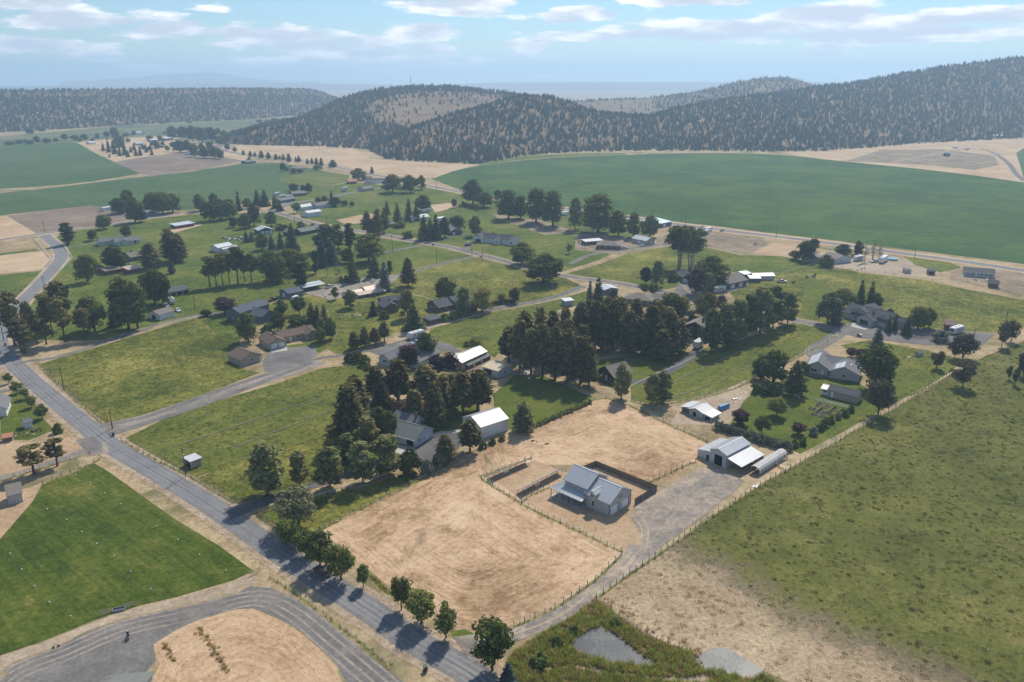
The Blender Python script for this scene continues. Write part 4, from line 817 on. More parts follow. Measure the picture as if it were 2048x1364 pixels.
def forest(name, pts, label='dark juniper woods covering the hills and the mesa', shapes=None, lo=.3, hi=1.0):
    m = bpy.data.meshes.new(name); m.vertices.add(len(pts)); m.vertices.foreach_set('co', np.ascontiguousarray(pts, np.float32).ravel())
    for nm, ty, dat in (('spin', 'FLOAT', NP.uniform(0, 6.28, len(pts))), ('size', 'FLOAT', lo+(hi-lo)*NP.random(len(pts))**1.4), ('pick', 'INT', NP.integers(0, len(shapes or LOD), len(pts)))):
        a = m.attributes.new(nm, ty, 'POINT'); a.data.foreach_set('value', dat.astype(np.float32 if ty == 'FLOAT' else np.int32))
    o = tag(obj(name, m), label, None, None, 'stuff')
    src = bpy.data.collections.new('tree_shapes')
    for me in (shapes or LOD): src.objects.link(bpy.data.objects.new('tree_shape', me))
    t = bpy.data.node_groups.new('woods', 'GeometryNodeTree'); t.is_modifier = True
    t.interface.new_socket('Geometry', in_out='INPUT', socket_type='NodeSocketGeometry'); t.interface.new_socket('Geometry', in_out='OUTPUT', socket_type='NodeSocketGeometry')
    N = NT(t); gi = N.n('NodeGroupInput'); go = N.n('NodeGroupOutput'); ci = N.n('GeometryNodeCollectionInfo'); ci.inputs[0].default_value = src
    ci.inputs['Separate Children'].default_value = True; ci.inputs['Reset Children'].default_value = True
    def at(nm, ty):
        a = N.n('GeometryNodeInputNamedAttribute'); a.data_type = ty; a.inputs['Name'].default_value = nm; return [s for s in a.outputs if s.enabled][0]
    ip = N.n('GeometryNodeInstanceOnPoints'); N.link(gi.outputs[0], ip.inputs['Points']); N.link(ci.outputs[0], ip.inputs['Instance'])
    ip.inputs['Pick Instance'].default_value = True; N.link(at('pick', 'INT'), ip.inputs['Instance Index'])
    cx = N.n('ShaderNodeCombineXYZ'); N.link(at('spin', 'FLOAT'), cx.inputs[2]); N.link(cx.outputs[0], ip.inputs['Rotation']); N.link(at('size', 'FLOAT'), ip.inputs['Scale'])
    N.link(ip.outputs[0], go.inputs[0]); md = o.modifiers.new('woods', 'NODES'); md.node_group = t
    return o
forest('hill_woods', P_all[rest])
# ------------------------------------------------------------------ buildings: materials
def roof_mat(name, c, metal=False, rough=.9, per=.2):
    m, N = new_mat(name); tc = N.n('ShaderNodeTexCoord').outputs['Object']
    n = N.noise(tc, .7, 4, .65); nf = N.noise(tc, 9, 2, .6)
    f = N.math('ADD', N.math('MULTIPLY', N.math('SUBTRACT', n, .5), .28 if metal else .45), N.math('ADD', 1, N.math('MULTIPLY', N.math('SUBTRACT', nf, .5), .12 if metal else .5)))
    col = N.vmath('SCALE', c); N.link(f, col.node.inputs['Scale'])
    finish(N, col, rough, .3, 0.08 if metal else 0, bump=nf, bump_d=.015, bump_s=.4); return m
for nm, c in {'roof_grey':(.165,.165,.17),'roof_dark':(.085,.088,.095),'roof_blue':(.095,.11,.135),'roof_brown':(.165,.115,.085),'roof_taupe':(.20,.175,.15),'roof_greenish':(.17,.18,.165)}.items(): roof_mat(nm, c)
for nm, c in {'metal_grey':(.50,.515,.52),'metal_white':(.56,.56,.545),'metal_tan':(.50,.40,.29),'metal_yellow':(.62,.53,.33),'metal_pale':(.52,.55,.56),'metal_green':(.36,.43,.38),'metal_blue':(.42,.50,.55),'metal_red':(.36,.12,.08),'metal_orange':(.45,.20,.11)}.items(): roof_mat(nm, c, True, .42)
for nm, c in {'grey_siding':(.47,.455,.43),'white_wall':(.72,.72,.70),'beige_wall':(.42,.37,.29),'black_wall':(.022,.026,.03),'brown_wall':(.17,.115,.08),'red_wall':(.20,.055,.04),'green_wall':(.03,.085,.075),
     'blue_wall':(.30,.36,.40),'slate_wall':(.14,.16,.18),'tan_wall':(.42,.35,.26),'paleblue_wall':(.50,.55,.58),'cream_wall':(.60,.56,.42),'palegreen_wall':(.48,.54,.49),'greymetal_wall':(.50,.52,.52)}.items():
    plain_mat(nm, c, .85, .2, var=.07, scale=.6, lines=(2, .2))
plain_mat('trim_white', (.74,.74,.72), .6, .3, var=.04); plain_mat('trim_dark', (.05,.05,.055), .7, .3, var=.05)
plain_mat('inside_shade', (.012,.012,.013), 1, .05, var=.05); plain_mat('wood_post', (.12,.085,.06), .95, .1, var=.25, scale=2)  # near-black colour stands for the shade inside open bays
plain_mat('grey_wood', (.20,.17,.145), .95, .1, var=.25, scale=2); plain_mat('pale_wood', (.42,.36,.28), .95, .1, var=.2, scale=2)
plain_mat('rust', (.20,.085,.04), .9, .2, var=.3, scale=2); plain_mat('brick', (.26,.15,.10), .95, .1, var=.25, scale=4)
plain_mat('glass', (.03,.035,.045), .08, .6, var=.05); plain_mat('galvanised', (.42,.43,.44), .5, .4, .5, var=.15)
plain_mat('solar_glass', (.018,.024,.055), .12, .6, var=.1); plain_mat('junk_dark', (.06,.055,.05), .95, .1, var=.4, scale=2)
plain_mat('pale_panel', (.55,.57,.60), .35, .5, var=.08)
_win = {}
def window_me(w, h):
    k = (round(w, 2), round(h, 2))
    if k not in _win:
        t = .1; b = MB()
        b.box(-w/2, -.05, 0, -w/2+t, 0, h).box(w/2-t, -.05, 0, w/2, 0, h).box(-w/2+t, -.05, 0, w/2-t, 0, t).box(-w/2+t, -.05, h-t, w/2-t, 0, h)
        if w > h*.9: b.box(-t/3, -.045, t, t/3, 0, h-t)
        else: b.box(-w/2+t, -.045, h/2-t/3, w/2-t, 0, h/2+t/3)
        _win[k] = (b.mesh('window', MATS['trim_white']), MB().box(-w/2+t, -.022, t, w/2-t, .0, h-t).mesh('pane', MATS['glass']))
    return _win[k]
_door = {}
def garage_me(w, h, mat):
    k = (round(w, 2), round(h, 2), mat)
    if k not in _door:
        b = MB(); n = 4
        for i in range(n): b.box(-w/2, -.05, i*h/n+.012, w/2, 0, (i+1)*h/n-.012)
        _door[k] = b.mesh('garage_door', MATS[mat])
    return _door[k]
def opening(root, vol, side, t, kind, z=None, w=None, h=None, mat='trim_white'):
    x0, y0, x1, y1 = vol[:4]
    px, py, rz = {'f': (x0+t, y0, 0), 'b': (x1-t, y1, math.pi), 'r': (x1, y0+t, math.pi/2), 'l': (x0, y1-t, -math.pi/2)}[side]
    rot = Matrix.Rotation(rz, 3, 'Z'); off = rot @ Vector((0, -.004, 0))
    at = lambda zz: (px+off.x, py+off.y, zz)
    if kind == 'w':
        wm, pm = window_me(w or 1.2, h or 1.1); o = obj('window', wm, root, at(1.0 if z is None else z), rz); obj('pane', pm, o)
    elif kind == 'd':
        W, Hh = w or .95, h or 2.05; o = MB().box(-W/2, -.05, 0, W/2, 0, Hh).build('door', MATS[mat], root, at(z or .05), rz); MB().tube((W*.36, -.09, 1), (W*.36, -.05, 1), .03, .03, 6).build('handle', MATS['galvanised'], o)
    elif kind == 'g': obj('garage_door', garage_me(w or 2.7, h or 2.2, mat), root, at(z or .03), rz)
    elif kind == 'o':                                     # an open bay: jambs and lintel round a flat panel, the bay's shade painted near-black
        W, Hh = w or 3, h or 2.6; o = MB().box(-W/2, -.03, 0, W/2, 0, Hh).build('doorway', MATS['inside_shade'], root, at(z or .02), rz)
        MB().box(-W/2-.12, -.08, 0, -W/2, .0, Hh+.12).box(W/2, -.08, 0, W/2+.12, 0, Hh+.12).box(-W/2, -.08, Hh, W/2, 0, Hh+.12).build('frame', MATS['trim_white'], o)
def slab(b, p, q, r, s, th):
    """roof slab over four underside corners"""
    up = Vector((0, 0, th)); c = [Vector(v) for v in (p, q, r, s)]; b.hexa(c+[v+up for v in c])
def seams(root, p, q, r, s, mat, step=.5, th=.14):
    """standing seams from eave edge p-q up to ridge edge s-r"""
    p, q, r, s = map(Vector, (p, q, r, s)); n = max(2, int((q-p).length/step)); b = MB(); up = Vector((0, 0, th+.02))
    for i in range(n+1):
        t = (i+.02)/(n+.04); b.bar(p.lerp(q, t)+up, s.lerp(r, t)+up, .05, .05)
    o = b.build('roof_seam', MATS[mat], root); o["kind"] = 'stuff'
def gable(root, vol, wall, roof, oh=.45, seam=None, th=.14):
    """vol = x0,y0,x1,y1,eave,rise,axis ('x': ridge along x, 'y': ridge along y, 'h': hip, 's': one slope falling to the front)"""
    x0, y0, x1, y1, h, rise, ax = vol[:7]; z0 = vol[7] if len(vol) > 7 else -.2; W = MATS[wall]; RM = MATS[roof]
    xc, yc = (x0+x1)/2, (y0+y1)/2; b = MB()
    if ax == 'x': b.prism([(y0, z0), (y1, z0), (y1, h), (yc, h+rise), (y0, h)], x0, x1, 'x')
    elif ax == 'y': b.prism([(x0, z0), (x1, z0), (x1, h), (xc, h+rise), (x0, h)], y0, y1, 'y')
    elif ax == 's': b.prism([(y0, z0), (y1, z0), (y1, h+rise), (y0, h)], x0, x1, 'x')
    elif ax == 'sx': b.prism([(x0, z0), (x1, z0), (x1, h), (x0, h+rise)], y0, y1, 'y')
    elif ax == 'sl': b.prism([(x0, z0), (x1, z0), (x1, h+rise), (x0, h)], y0, y1, 'y')
    else: b.box(x0, y0, z0, x1, y1, h)
    b.build('wall', W, root)
    e = .012
    def panel(p, q, r, s):
        bb = MB(); slab(bb, p, q, r, s, th); bb.build('roof_panel', RM, root)
        if seam: seams(root, p, q, r, s, roof, seam, th)
    if ax == 'x':
        k = rise/((y1-y0)/2); zl = h-k*oh+e; zr = h+rise+e
        panel((x0-oh, y0-oh, zl), (x1+oh, y0-oh, zl), (x1+oh, yc-.002, zr), (x0-oh, yc-.002, zr)); panel((x1+oh, y1+oh, zl), (x0-oh, y1+oh, zl), (x0-oh, yc+.002, zr), (x1+oh, yc+.002, zr))
        MB().bar((x0-oh-.02, yc, zr+th), (x1+oh+.02, yc, zr+th), .28, .05).build('ridge_cap', RM, root)
    elif ax == 'y':
        k = rise/((x1-x0)/2); zl = h-k*oh+e; zr = h+rise+e
        panel((x0-oh, y1+oh, zl), (x0-oh, y0-oh, zl), (xc-.002, y0-oh, zr), (xc-.002, y1+oh, zr)); panel((x1+oh, y0-oh, zl), (x1+oh, y1+oh, zl), (xc+.002, y1+oh, zr), (xc+.002, y0-oh, zr))
        MB().bar((xc, y0-oh-.02, zr+th), (xc, y1+oh+.02, zr+th), .28, .05).build('ridge_cap', RM, root)
    elif ax == 's':
        k = rise/(y1-y0); panel((x0-oh, y0-oh, h-k*oh+e), (x1+oh, y0-oh, h-k*oh+e), (x1+oh, y1+oh, h+rise+k*oh+e), (x0-oh, y1+oh, h+rise+k*oh+e))
    elif ax == 'sx':
        k = rise/(x1-x0); panel((x1+oh, y0-oh, h-k*oh+e), (x1+oh, y1+oh, h-k*oh+e), (x0-oh*0, y1+oh, h+rise+e), (x0-oh*0, y0-oh, h+rise+e))
    elif ax == 'sl':
        k = rise/(x1-x0); panel((x0-oh, y1+oh, h-k*oh+e), (x0-oh, y0-oh, h-k*oh+e), (x1, y0-oh, h+rise+e), (x1, y1+oh, h+rise+e))
    else:                                                 # hip
        L, D = x1-x0, y1-y0; m = min(L, D)/2; X0, X1, Y0, Y1 = x0-oh, x1+oh, y0-oh, y1+oh
        if L >= D: a, c = (x0+m, yc), (x1-m, yc)
        else: a, c = (xc, y0+m), (xc, y1-m)
        zr = h+rise; v = [(X0, Y0, h-.08), (X1, Y0, h-.08), (X1, Y1, h-.08), (X0, Y1, h-.08), (X0, Y0, h+.1), (X1, Y0, h+.1), (X1, Y1, h+.1), (X0, Y1, h+.1), (a[0], a[1], zr), (c[0], c[1], zr)]
        f = [(0, 3, 2, 1), (0, 1, 5, 4), (1, 2, 6, 5), (2, 3, 7, 6), (3, 0, 4, 7)]
        f += [(4, 5, 9, 8), (5, 6, 9), (6, 7, 8, 9), (7, 4, 8)] if L >= D else [(4, 5, 8), (5, 6, 9, 8), (6, 7, 9), (7, 4, 8, 9)]
        MB().add(v, f).build('roof', RM, root)
def chimney(root, x, y, z0, z1, mat='brick'):
    o = MB().box(x-.4, y-.4, z0, x+.4, y+.4, z1).build('chimney', MATS[mat], root); MB().box(x-.48, y-.48, z1, x+.48, y+.48, z1+.12).box(x-.15, y-.15, z1+.12, x+.15, y+.15, z1+.5).build('cap', MATS['trim_dark'], o)
def vents(root, pts):
    for x, y, z in pts: MB().tube((x, y, z-.3), (x, y, z+.45), .07, .07, 6).build('vent_pipe', MATS['galvanised'], root)
def posts(root, pts, h, mat='wood_post', w=.14, z0=-.1):
    for x, y in pts: MB().box(x-w/2, y-w/2, z0, x+w/2, y+w/2, h).build('post', MATS[mat], root)
def frame(p0, p1, L=None):
    a, b = g(*p0), g(*p1); d = b-a; return a, math.atan2(d.y, d.x), (L or d.length)
def building(name, label, cat, p0, p1, D, h, rise, ax='x', wall='beige_wall', roof='roof_grey', oh=.45, L=None, vols=(), ops=(), group=None, seam=None, chim=None, lift=0):
    """p0-p1: the photo points of the foot of the front wall, left to right; D metres deep behind it"""
    a, ang, L = frame(p0, p1, L); root = thing(name, label, cat, a+Vector((0, 0, lift)), ang, group)
    V = [(0, 0, L, D, h, rise, ax)]+[tuple(v(L, D) if callable(v) else v) for v in vols]
    for v in V:
        wl, rf = (v[8], v[9]) if len(v) > 9 else (wall, roof); gable(root, v[:8] if len(v) > 7 else v, wl, rf, oh, seam)
    MB().box(-.12, -.12, -.25, L+.12, D+.12, .12).build('foundation', MATS['concrete'], root)
    for o in ops:
        vi, side, t, kind = o[:4]; kw = o[4] if len(o) > 4 else {}
        v = V[vi]; span = (v[2]-v[0]) if side in 'fb' else (v[3]-v[1]); opening(root, v, side, t*span, kind, **kw)
    if chim: chimney(root, *chim)
    if cat == 'house' and ax in 'xy' and D < 16:          # roof vents and a gutter along the eave
        rr = random.Random(int(p0[0])); k = rise/((D if ax == 'x' else L)/2)
        for _ in range(3):
            u, w = rr.uniform(.15, .85), rr.uniform(.2, .42); x, y = (u*L, w*D) if ax == 'x' else (w*L, u*D); z = h+rise*w*2
            vents(root, [(x, y, z+.1)])
        if ax == 'x': MB().box(-oh, -oh-.12, h-k*oh+.02, L+oh, -oh-.005, h-k*oh+.13).build('gutter', MATS['trim_white'], root)
        if not chim and rr.random() < .5: x, y = (L*.4, D*.6) if ax == 'x' else (L*.6, D*.5); chimney(root, x, y, h, h+rise+.7)
    return root, L, V
B = building
_E = {}
def wins(vi, side, n, lo=.12, hi=.88, **kw): return [(vi, side, lo+(hi-lo)*i/max(1, n-1), 'w', kw) for i in range(n)]

# ------------------------------------------------------------------ the new grey house with the standing-seam roof
def main_house():
    a, ang, L = frame((1106,992), (1197,1031)); ang = R(-43.5)
    G = g(1218, 1033); ex = Vector((math.cos(ang), math.sin(ang), 0)); ey = Vector((-ex.y, ex.x, 0))
    root = thing('farmhouse', 'new two-storey grey house with blue-grey standing-seam metal roof and wraparound porch', 'house', G, ang)
    # local frame: origin at the near corner of the garage block, x towards the garage doors, y away from the porch side
    D = 9.2; X = [-14.6, -7.6, 0]
    seam = .42
    gar = (X[1], 0, X[2], D, 3.9, 2.55, 'x'); gable(root, gar, 'grey_siding', 'metal_grey', .5, seam)
    mainv = (X[0]-.4, .6, X[1]-.06, D-.1, 4.9, 2.5, 'x'); gable(root, mainv, 'grey_siding', 'metal_grey', .4, seam)
    for t, (w, h) in ((2.15, (2.7, 2.25)), (6.7, (2.7, 2.25))): opening(root, gar, 'r', t, 'g', w=w, h=h); 
    for t in (2.15, 6.7): MB().box(0, t+1.36, 0, .07, t+1.6, 2.5).build('door_jamb', MATS['trim_dark'], root)
    for t in (4.15, 5.15): opening(root, gar, 'r', t, 'w', z=3.25, w=.95, h=1.35)
    opening(root, gar, 'f', 2.5, 'w', z=1.0, w=.95, h=1.5)
    # dormer over the garage eave
    dv = (X[1]+1.7, -.56, X[1]+3.5, 2.9, 4.85, .62, 'y', 3.1); gable(root, dv, 'grey_siding', 'metal_grey', .28, seam); opening(root, dv, 'f', .9, 'w', z=3.55, w=1.05, h=1.15)
    for t in (1.2, 2.1, 4.75, 5.65): opening(root, mainv, 'f', t, 'w', z=3.72, w=.85, h=.72)
    opening(root, mainv, 'f', 3.4, 'd', z=.2); 
    for t in (1.3, 5.6): opening(root, mainv, 'f', t, 'w', z=1.1, w=1.5, h=1.3)
    opening(root, mainv, 'l', 4, 'w', z=1.1); opening(root, mainv, 'l', 4, 'w', z=3.6)
    # porch wrapping the front and the far end
    y0, x0 = -2.6, X[0]-3.0; zl, zh = 2.45, 3.35; th = .1; yw = .6; xe = X[1]+.6
    def pan(p, q, r, s):
        b = MB(); slab(b, p, q, r, s, th); b.build('porch_roof', MATS['metal_grey'], root); seams(root, p, q, r, s, 'metal_grey', seam, th)
    pan((x0, y0, zl), (xe, y0, zl), (xe-1.3, yw, zh), (X[0]-.42, yw, zh))
    pan((x0, D*.62, zl), (x0, y0-.0, zl), (X[0]-.42, yw, zh+.0), (X[0]-.42, D*.62, zh))
    b = MB(); slab(b, (xe+.01, y0, zl), (xe+.0, -.02, zl+.38), (xe-1.25, yw-.62, zh-.2), (xe-1.27, yw-.64, zh-.19), th); b.build('porch_roof', MATS['metal_grey'], root)
    MB().box(x0+.1, y0+.1, -.1, xe-.1, yw, .22).box(x0+.1, yw, -.1, X[0]-.45, D*.62, .22).build('porch_floor', MATS['concrete'], root)
    pp = [(x0+.3+i*(xe-x0-.6)/5, y0+.3) for i in range(6)]+[(x0+.3, y0+.3+(D*.62-y0-.6)*k) for k in (.5, 1)]
    posts(root, pp, zl+.02, 'wood_post', .15, .2)
    MB().bar((x0+.15, y0+.3, zl-.08), (xe-.15, y0+.3, zl-.08), .12, .18).build('porch_beam', MATS['trim_white'], root)
    for x, y in ((X[2]+.01, -.02), (X[1], -.02), (X[2]+.01, D)): MB().box(x-.06, y-.06, 0, x+.06, y+.06, 3.85).build('corner_trim', MATS['trim_dark'], root)
    vents(root, [(-11.2, 5.9, 7.0), (-10.7, 6.1, 6.95), (-7.9, 5.6, 7.1)])
    MB().box(X[1]-.1, -.12, -.3, .1, D+.1, .1).box(X[0]-.5, .5, -.3, X[1], D+.02, .1).build('foundation', MATS['concrete'], root)
    return root, G, ex, ey
HOUSE, HG, HX, HY = main_house()
def house_pt(x, y, z=0): return HG+HX*x+HY*y+Vector((0, 0, z))
# ------------------------------------------------------------------ the grey metal barn with two lean-tos
def main_barn():
    a, ang, L = frame((1419,923), (1451,936)); D = 11.5
    root = thing('barn', 'grey metal barn with tall open doorway and lean-to roofs on both sides', 'barn', a, ang); W = L
    ctr = (0, 0, W, D, 3.95, 1.05, 'y'); gable(root, ctr, 'greymetal_wall', 'metal_grey', .3, .45); opening(root, ctr, 'f', W*.53, 'o', w=W*.5, h=3.1)
    lw = 4.4; lt = (-lw, .25, -.02, D-.2, 2.15, .85, 'sl'); gable(root, lt, 'greymetal_wall', 'metal_white', .15, .45); opening(root, lt, 'f', lw*.8, 'o', w=1.0, h=1.8)
    rw = 5.2; b = MB(); slab(b, (W+rw, -.3, 2.25), (W+rw, D, 2.25), (W+.02, D, 3.35), (W+.02, -.3, 3.35), .09); b.build('lean_to_roof', MATS['metal_grey'], root); seams(root, (W+rw, -.3, 2.25), (W+rw, D, 2.25), (W+.02, D, 3.35), (W+.02, -.3, 3.35), 'metal_grey', .7, .09)
    posts(root, [(W+rw-.25, y) for y in (.1, 3.7, 7.3, 11)], 2.3, 'wood_post', .16)
    MB().box(W+.05, D-.2, 0, W+rw-.2, D-.08, 2.4).build('lean_to_wall', MATS['greymetal_wall'], root)
    for y in (7.3, 9.2): MB().box(W+rw-.22, y, .1, W+rw-.14, y+1.6, 1.7).build('pen_panel', MATS['galvanised'], root)
    MB().box(W-.02, .6, 3.45, W+.03, D-.6, 3.85).build('skylight_strip', MATS['cream_wall'], root)
    for x, y in ((W+1.2, 5), (W+2.6, 8.5), (W+3.6, 3)):
        o = thing('feed_barrel', 'dark barrel under the barn lean-to roof', 'barrel', root.matrix_basis @ Vector((x, y, 0)), 0, 'barrels under the barn lean-to'); MB().tube((0, 0, 0), (0, 0, .9), .3, .3, 10).build('drum', MATS['junk_dark'], o); MB().tube((0, 0, .9), (0, 0, .94), .32, .32, 10).build('lid', MATS['rust'], o)
main_barn()
# ------------------------------------------------------------------ hoop greenhouse by the barn
def greenhouse():
    a, ang, L = frame((1518,952), (1574,916)); root = thing('greenhouse', 'long low greenhouse with cloudy plastic roof on wooden posts beside barn', 'greenhouse', a, ang); W = 3.0; hs, hr = 1.65, 2.5
    m, N = new_mat('cloudy_plastic'); tc = N.n('ShaderNodeTexCoord').outputs['Object']; n = N.noise(tc, .8, 4, .6)
    finish(N, N.ramp(n, [(.3, (.36,.34,.33)), (.5, (.52,.52,.50)), (.62, (.44,.36,.31)), (.75, (.66,.67,.65))]), .5, .4)
    prof = [(0, .5), (.0, hs), (.5, 2.15), (1.5, hr), (2.5, 2.15), (3.0, hs), (3.0, .5)]; k = 9
    for i in range(k):
        x0, x1 = i*L/k+.03, (i+1)*L/k-.03; b = MB()
        for (ya, za), (yb, zb) in zip(prof[1:5], prof[2:6]): b.hexa([(x0, ya, za), (x1, ya, za), (x1, yb, zb), (x0, yb, zb), (x0, ya, za+.03), (x1, ya, za+.03), (x1, yb, zb+.03), (x0, yb, zb+.03)])
        b.build('roof_sheet', m, root)
        MB().box(x0, .02, .35, x1, .05, hs).build('side_sheet', m, root)
    for i in range(k+1):
        x = i*L/k; b = MB()
        for (ya, za), (yb, zb) in zip(prof[1:5], prof[2:6]): b.bar((x, ya, za-.02), (x, yb, zb-.02), .07)
        b.build('rafter', MATS['pale_wood'], root); posts(root, [(x, .0), (x, W)], hs, 'rust' if i == 0 else 'wood_post', .12)
    posts(root, [(0, W/2)], hr-.1, 'rust', .14)
greenhouse()
# ------------------------------------------------------------------ ground-mounted solar rows, seen from behind
def solar(p0, p1, label):
    a, ang, L = frame(p0, p1); root = thing('solar_array', label, 'solar panels', a, ang); n = int(L/1.0); lo, hi, dep = .75, 2.1, 2.2
    for i in range(n):
        x0, x1 = i*L/n+.015, (i+1)*L/n-.015
        for j in range(2):
            y0, y1 = dep*j/2+.01, dep*(j+1)/2-.01; za, zb = hi-(hi-lo)*y0/dep, hi-(hi-lo)*y1/dep
            o = MB().hexa([(x0, y0, za), (x1, y0, za), (x1, y1, zb), (x0, y1, zb), (x0, y0, za+.045), (x1, y0, za+.045), (x1, y1, zb+.045), (x0, y1, zb+.045)]).build('solar_panel', MATS['pale_panel'], root)
            MB().hexa([(x0+.03, y0+.03, za+.03), (x1-.03, y0+.03, za+.03), (x1-.03, y1-.03, zb+.03), (x0+.03, y1-.03, zb+.03), (x0+.03, y0+.03, za+.052), (x1-.03, y0+.03, za+.052), (x1-.03, y1-.03, zb+.052), (x0+.03, y1-.03, zb+.052)]).build('cells', MATS['solar_glass'], o)
    for i in range(0, n+1, 2):
        x = min(max(i*L/n, .06), L-.06); MB().bar((x, .15, -.1), (x, .15, hi-.12), .07).build('leg', MATS['galvanised'], root); MB().bar((x, dep-.2, -.1), (x, dep-.2, lo+.06), .07).build('leg', MATS['galvanised'], root); MB().bar((x, .15, .4), (x, dep-.2, lo), .05).build('brace', MATS['galvanised'], root)
    MB().bar((0, .15, hi-.12), (L, .15, hi-.12), .08).build('rail', MATS['galvanised'], root); MB().bar((0, dep-.2, lo+.04), (L, dep-.2, lo+.04), .08).build('rail', MATS['galvanised'], root)
    for k in (.32, .38): MB().box(L*k-.25, .02, .7, L*k+.25, .14, 1.4).build('inverter_box', MATS['trim_white'], root)
solar((985,962), (1062,928), 'pale ground-mounted solar row on thin legs beside the fenced yard edge')
solar((1045,992), (1128,948), 'pale ground-mounted solar row on thin legs nearest the grey house porch')

# ------------------------------------------------------------------ the other buildings, near to far
w0 = {'w': 1.2, 'h': 1.0}
B('metal_shop', 'big white metal shop with bright white roof beside the straw field', 'shop', (962,879), (1016,861), 9.5, 4.1, 2.0, 'x', 'white_wall', 'metal_white', .25, ops=[(0,'l',.4,'g',{'w':3.2,'h':3.0}),(0,'l',.8,'d')], seam=.6)
B('house', 'grey-green ranch house with pale blue gable wall and brick chimney among trees', 'house', (764,876), (830,895), 9, 2.7, 2.3, 'x', 'paleblue_wall', 'roof_greenish', .6, vols=[lambda L, D: (-2, 7, L*.55, 13.5, 2.9, 1.9, 'x')], ops=[(0,'f',.62,'g',{'w':2.6}),(0,'f',.86,'o',{'w':2.6,'h':2.1}),(0,'r',.25,'w'),(0,'r',.68,'d')], chim=(6, 9.5, 3, 6.2))
B('house', 'brown-roofed tan ranch house with two white garage doors', 'house', (540,700), (573,693), 11, 2.6, 1.9, 'y', 'tan_wall', 'roof_brown', .5, vols=[lambda L, D: (L-.5, 5.0, L+15, 12, 2.6, 1.7, 'x'), lambda L, D: (L+10, 2.0, L+15.6, 8, 2.6, 1.5, 'y')], ops=[(0,'f',.27,'g',{'w':2.5}),(0,'f',.73,'g',{'w':2.5}),(1,'f',.3,'d'),(1,'f',.52,'w',{'w':1.6}),(2,'f',.3,'w'),(2,'f',.7,'w'),(0,'l',.5,'w')])
B('garage', 'detached tan garage with brown roof and one white door', 'garage', (484,733), (525,721), 9.5, 2.6, 2.0, 'y', 'tan_wall', 'roof_brown', .4, ops=[(0,'f',.5,'w',{'w':1.3,'h':1.2}),(0,'f',.93,'d'),(0,'r',.5,'g',{'w':2.6})])
B('house', 'dark grey-blue house with two overlapping slate-blue roofs', 'house', (526,646), (552,637), 13, 2.9, 2.1, 'y', 'slate_wall', 'roof_blue', .4, vols=[lambda L, D: (-4.5, 9, 13, 18, 4.6, 1.8, 'x')], ops=[(0,'f',.5,'w'),(1,'l',.5,'w')])
B('garage', 'low grey garage with dark blue-grey roof beside the white van', 'garage', (577,598), (607,592), 9, 2.7, 1.4, 'x', 'slate_wall', 'roof_blue', .3, ops=[(0,'l',.5,'g')])
B('stable', 'tan-roofed horse stable with front shed roof on gravel farmyard', 'stable', (733,591), (765,585), 7, 2.4, 1.4, 'x', 'brown_wall', 'metal_tan', .3, vols=[lambda L, D: (-6.5, .5, -.1, 6, 1.9, 1.2, 'x'), lambda L, D: (-6, -3.2, L, -.05, 1.7, .7, 's')], ops=[(2,'f',.3,'o',{'w':2,'h':1.4}),(2,'f',.7,'o',{'w':2,'h':1.4})])
def carport():
    a, ang, L = frame((607,585), (652,576)); r = thing('carport', 'long open carport with pale metal roof beside columnar tree', 'carport', a, ang)
    for i, z in ((0, 2.3), (1, 2.7)):
        b = MB(); slab(b, (0, i*3, z), (L, i*3, z), (L, i*3+3.2, z+.3), (0, i*3+3.2, z+.3), .08); b.build('roof_panel', MATS['metal_pale'], r)
    posts(r, [(x*L/6, .2) for x in range(7)], 2.3); posts(r, [(x*L/6, 6) for x in range(7)], 2.9); MB().box(0, 5.9, 0, L, 6, 2.7).build('back_wall', MATS['junk_dark'], r)
carport()
B('house', 'pale green house with white gables and grey roof by the west road', 'house', (232,492), (281,486), 8, 2.6, 1.7, 'x', 'palegreen_wall', 'roof_grey', .4, vols=[lambda L, D: (L*.05, -2, L*.5, 5, 2.6, 1.5, 'y'), lambda L, D: (-8, 6, L*.35, 13, 2.7, 1.7, 'x')], ops=[(1,'f',.3,'w'),(0,'f',.8,'o',{'w':1.2,'h':2})])
B('machine_shed', 'pale grey metal shed with lean-to beside the pine row', 'shed', (437,505), (466,499), 8, 2.9, 1.5, 'x', 'white_wall', 'metal_pale', .3, vols=[lambda L, D: (2, -2.6, L+2, -.1, 1.9, .5, 's')])
B('green_barn', 'dark green barn with three white doors', 'barn', (518,470), (547,467), 10, 3.0, 1.8, 'y', 'green_wall', 'metal_pale', .3, ops=[(0,'f',.27,'g',{'w':2.3,'h':2.4}),(0,'f',.55,'g',{'w':2.3,'h':2.4}),(0,'f',.83,'g',{'w':2.3,'h':2.4})])
B('house', 'low dark green house with grey roof behind the village street', 'house', (603,471), (640,464), 9, 2.6, 1.7, 'x', 'green_wall', 'roof_greenish', .4, vols=[lambda L, D: (-7, 3, .5, 11, 2.6, 2.0, 'y')])
B('white_shed', 'white metal shed with white roof on the village street', 'shed', (616,435), (644,431), 8, 3.4, 1.3, 'x', 'white_wall', 'metal_white', .25)
B('house', 'small house with white roof behind the village street', 'house', (604,421), (628,417), 9, 2.6, 1.4, 'x', 'white_wall', 'metal_white', .3)
B('house', 'house with pale grey roof beside clipped trees on the street', 'house', (634,418), (668,413), 10, 2.7, 1.8, 'x', 'paleblue_wall', 'roof_taupe', .3, ops=wins(0,'f',3))
B('house', 'low house with light grey roof behind the parked campers', 'house', (562,407), (590,402), 9, 2.5, 1.3, 'x', 'slate_wall', 'roof_grey', .3)
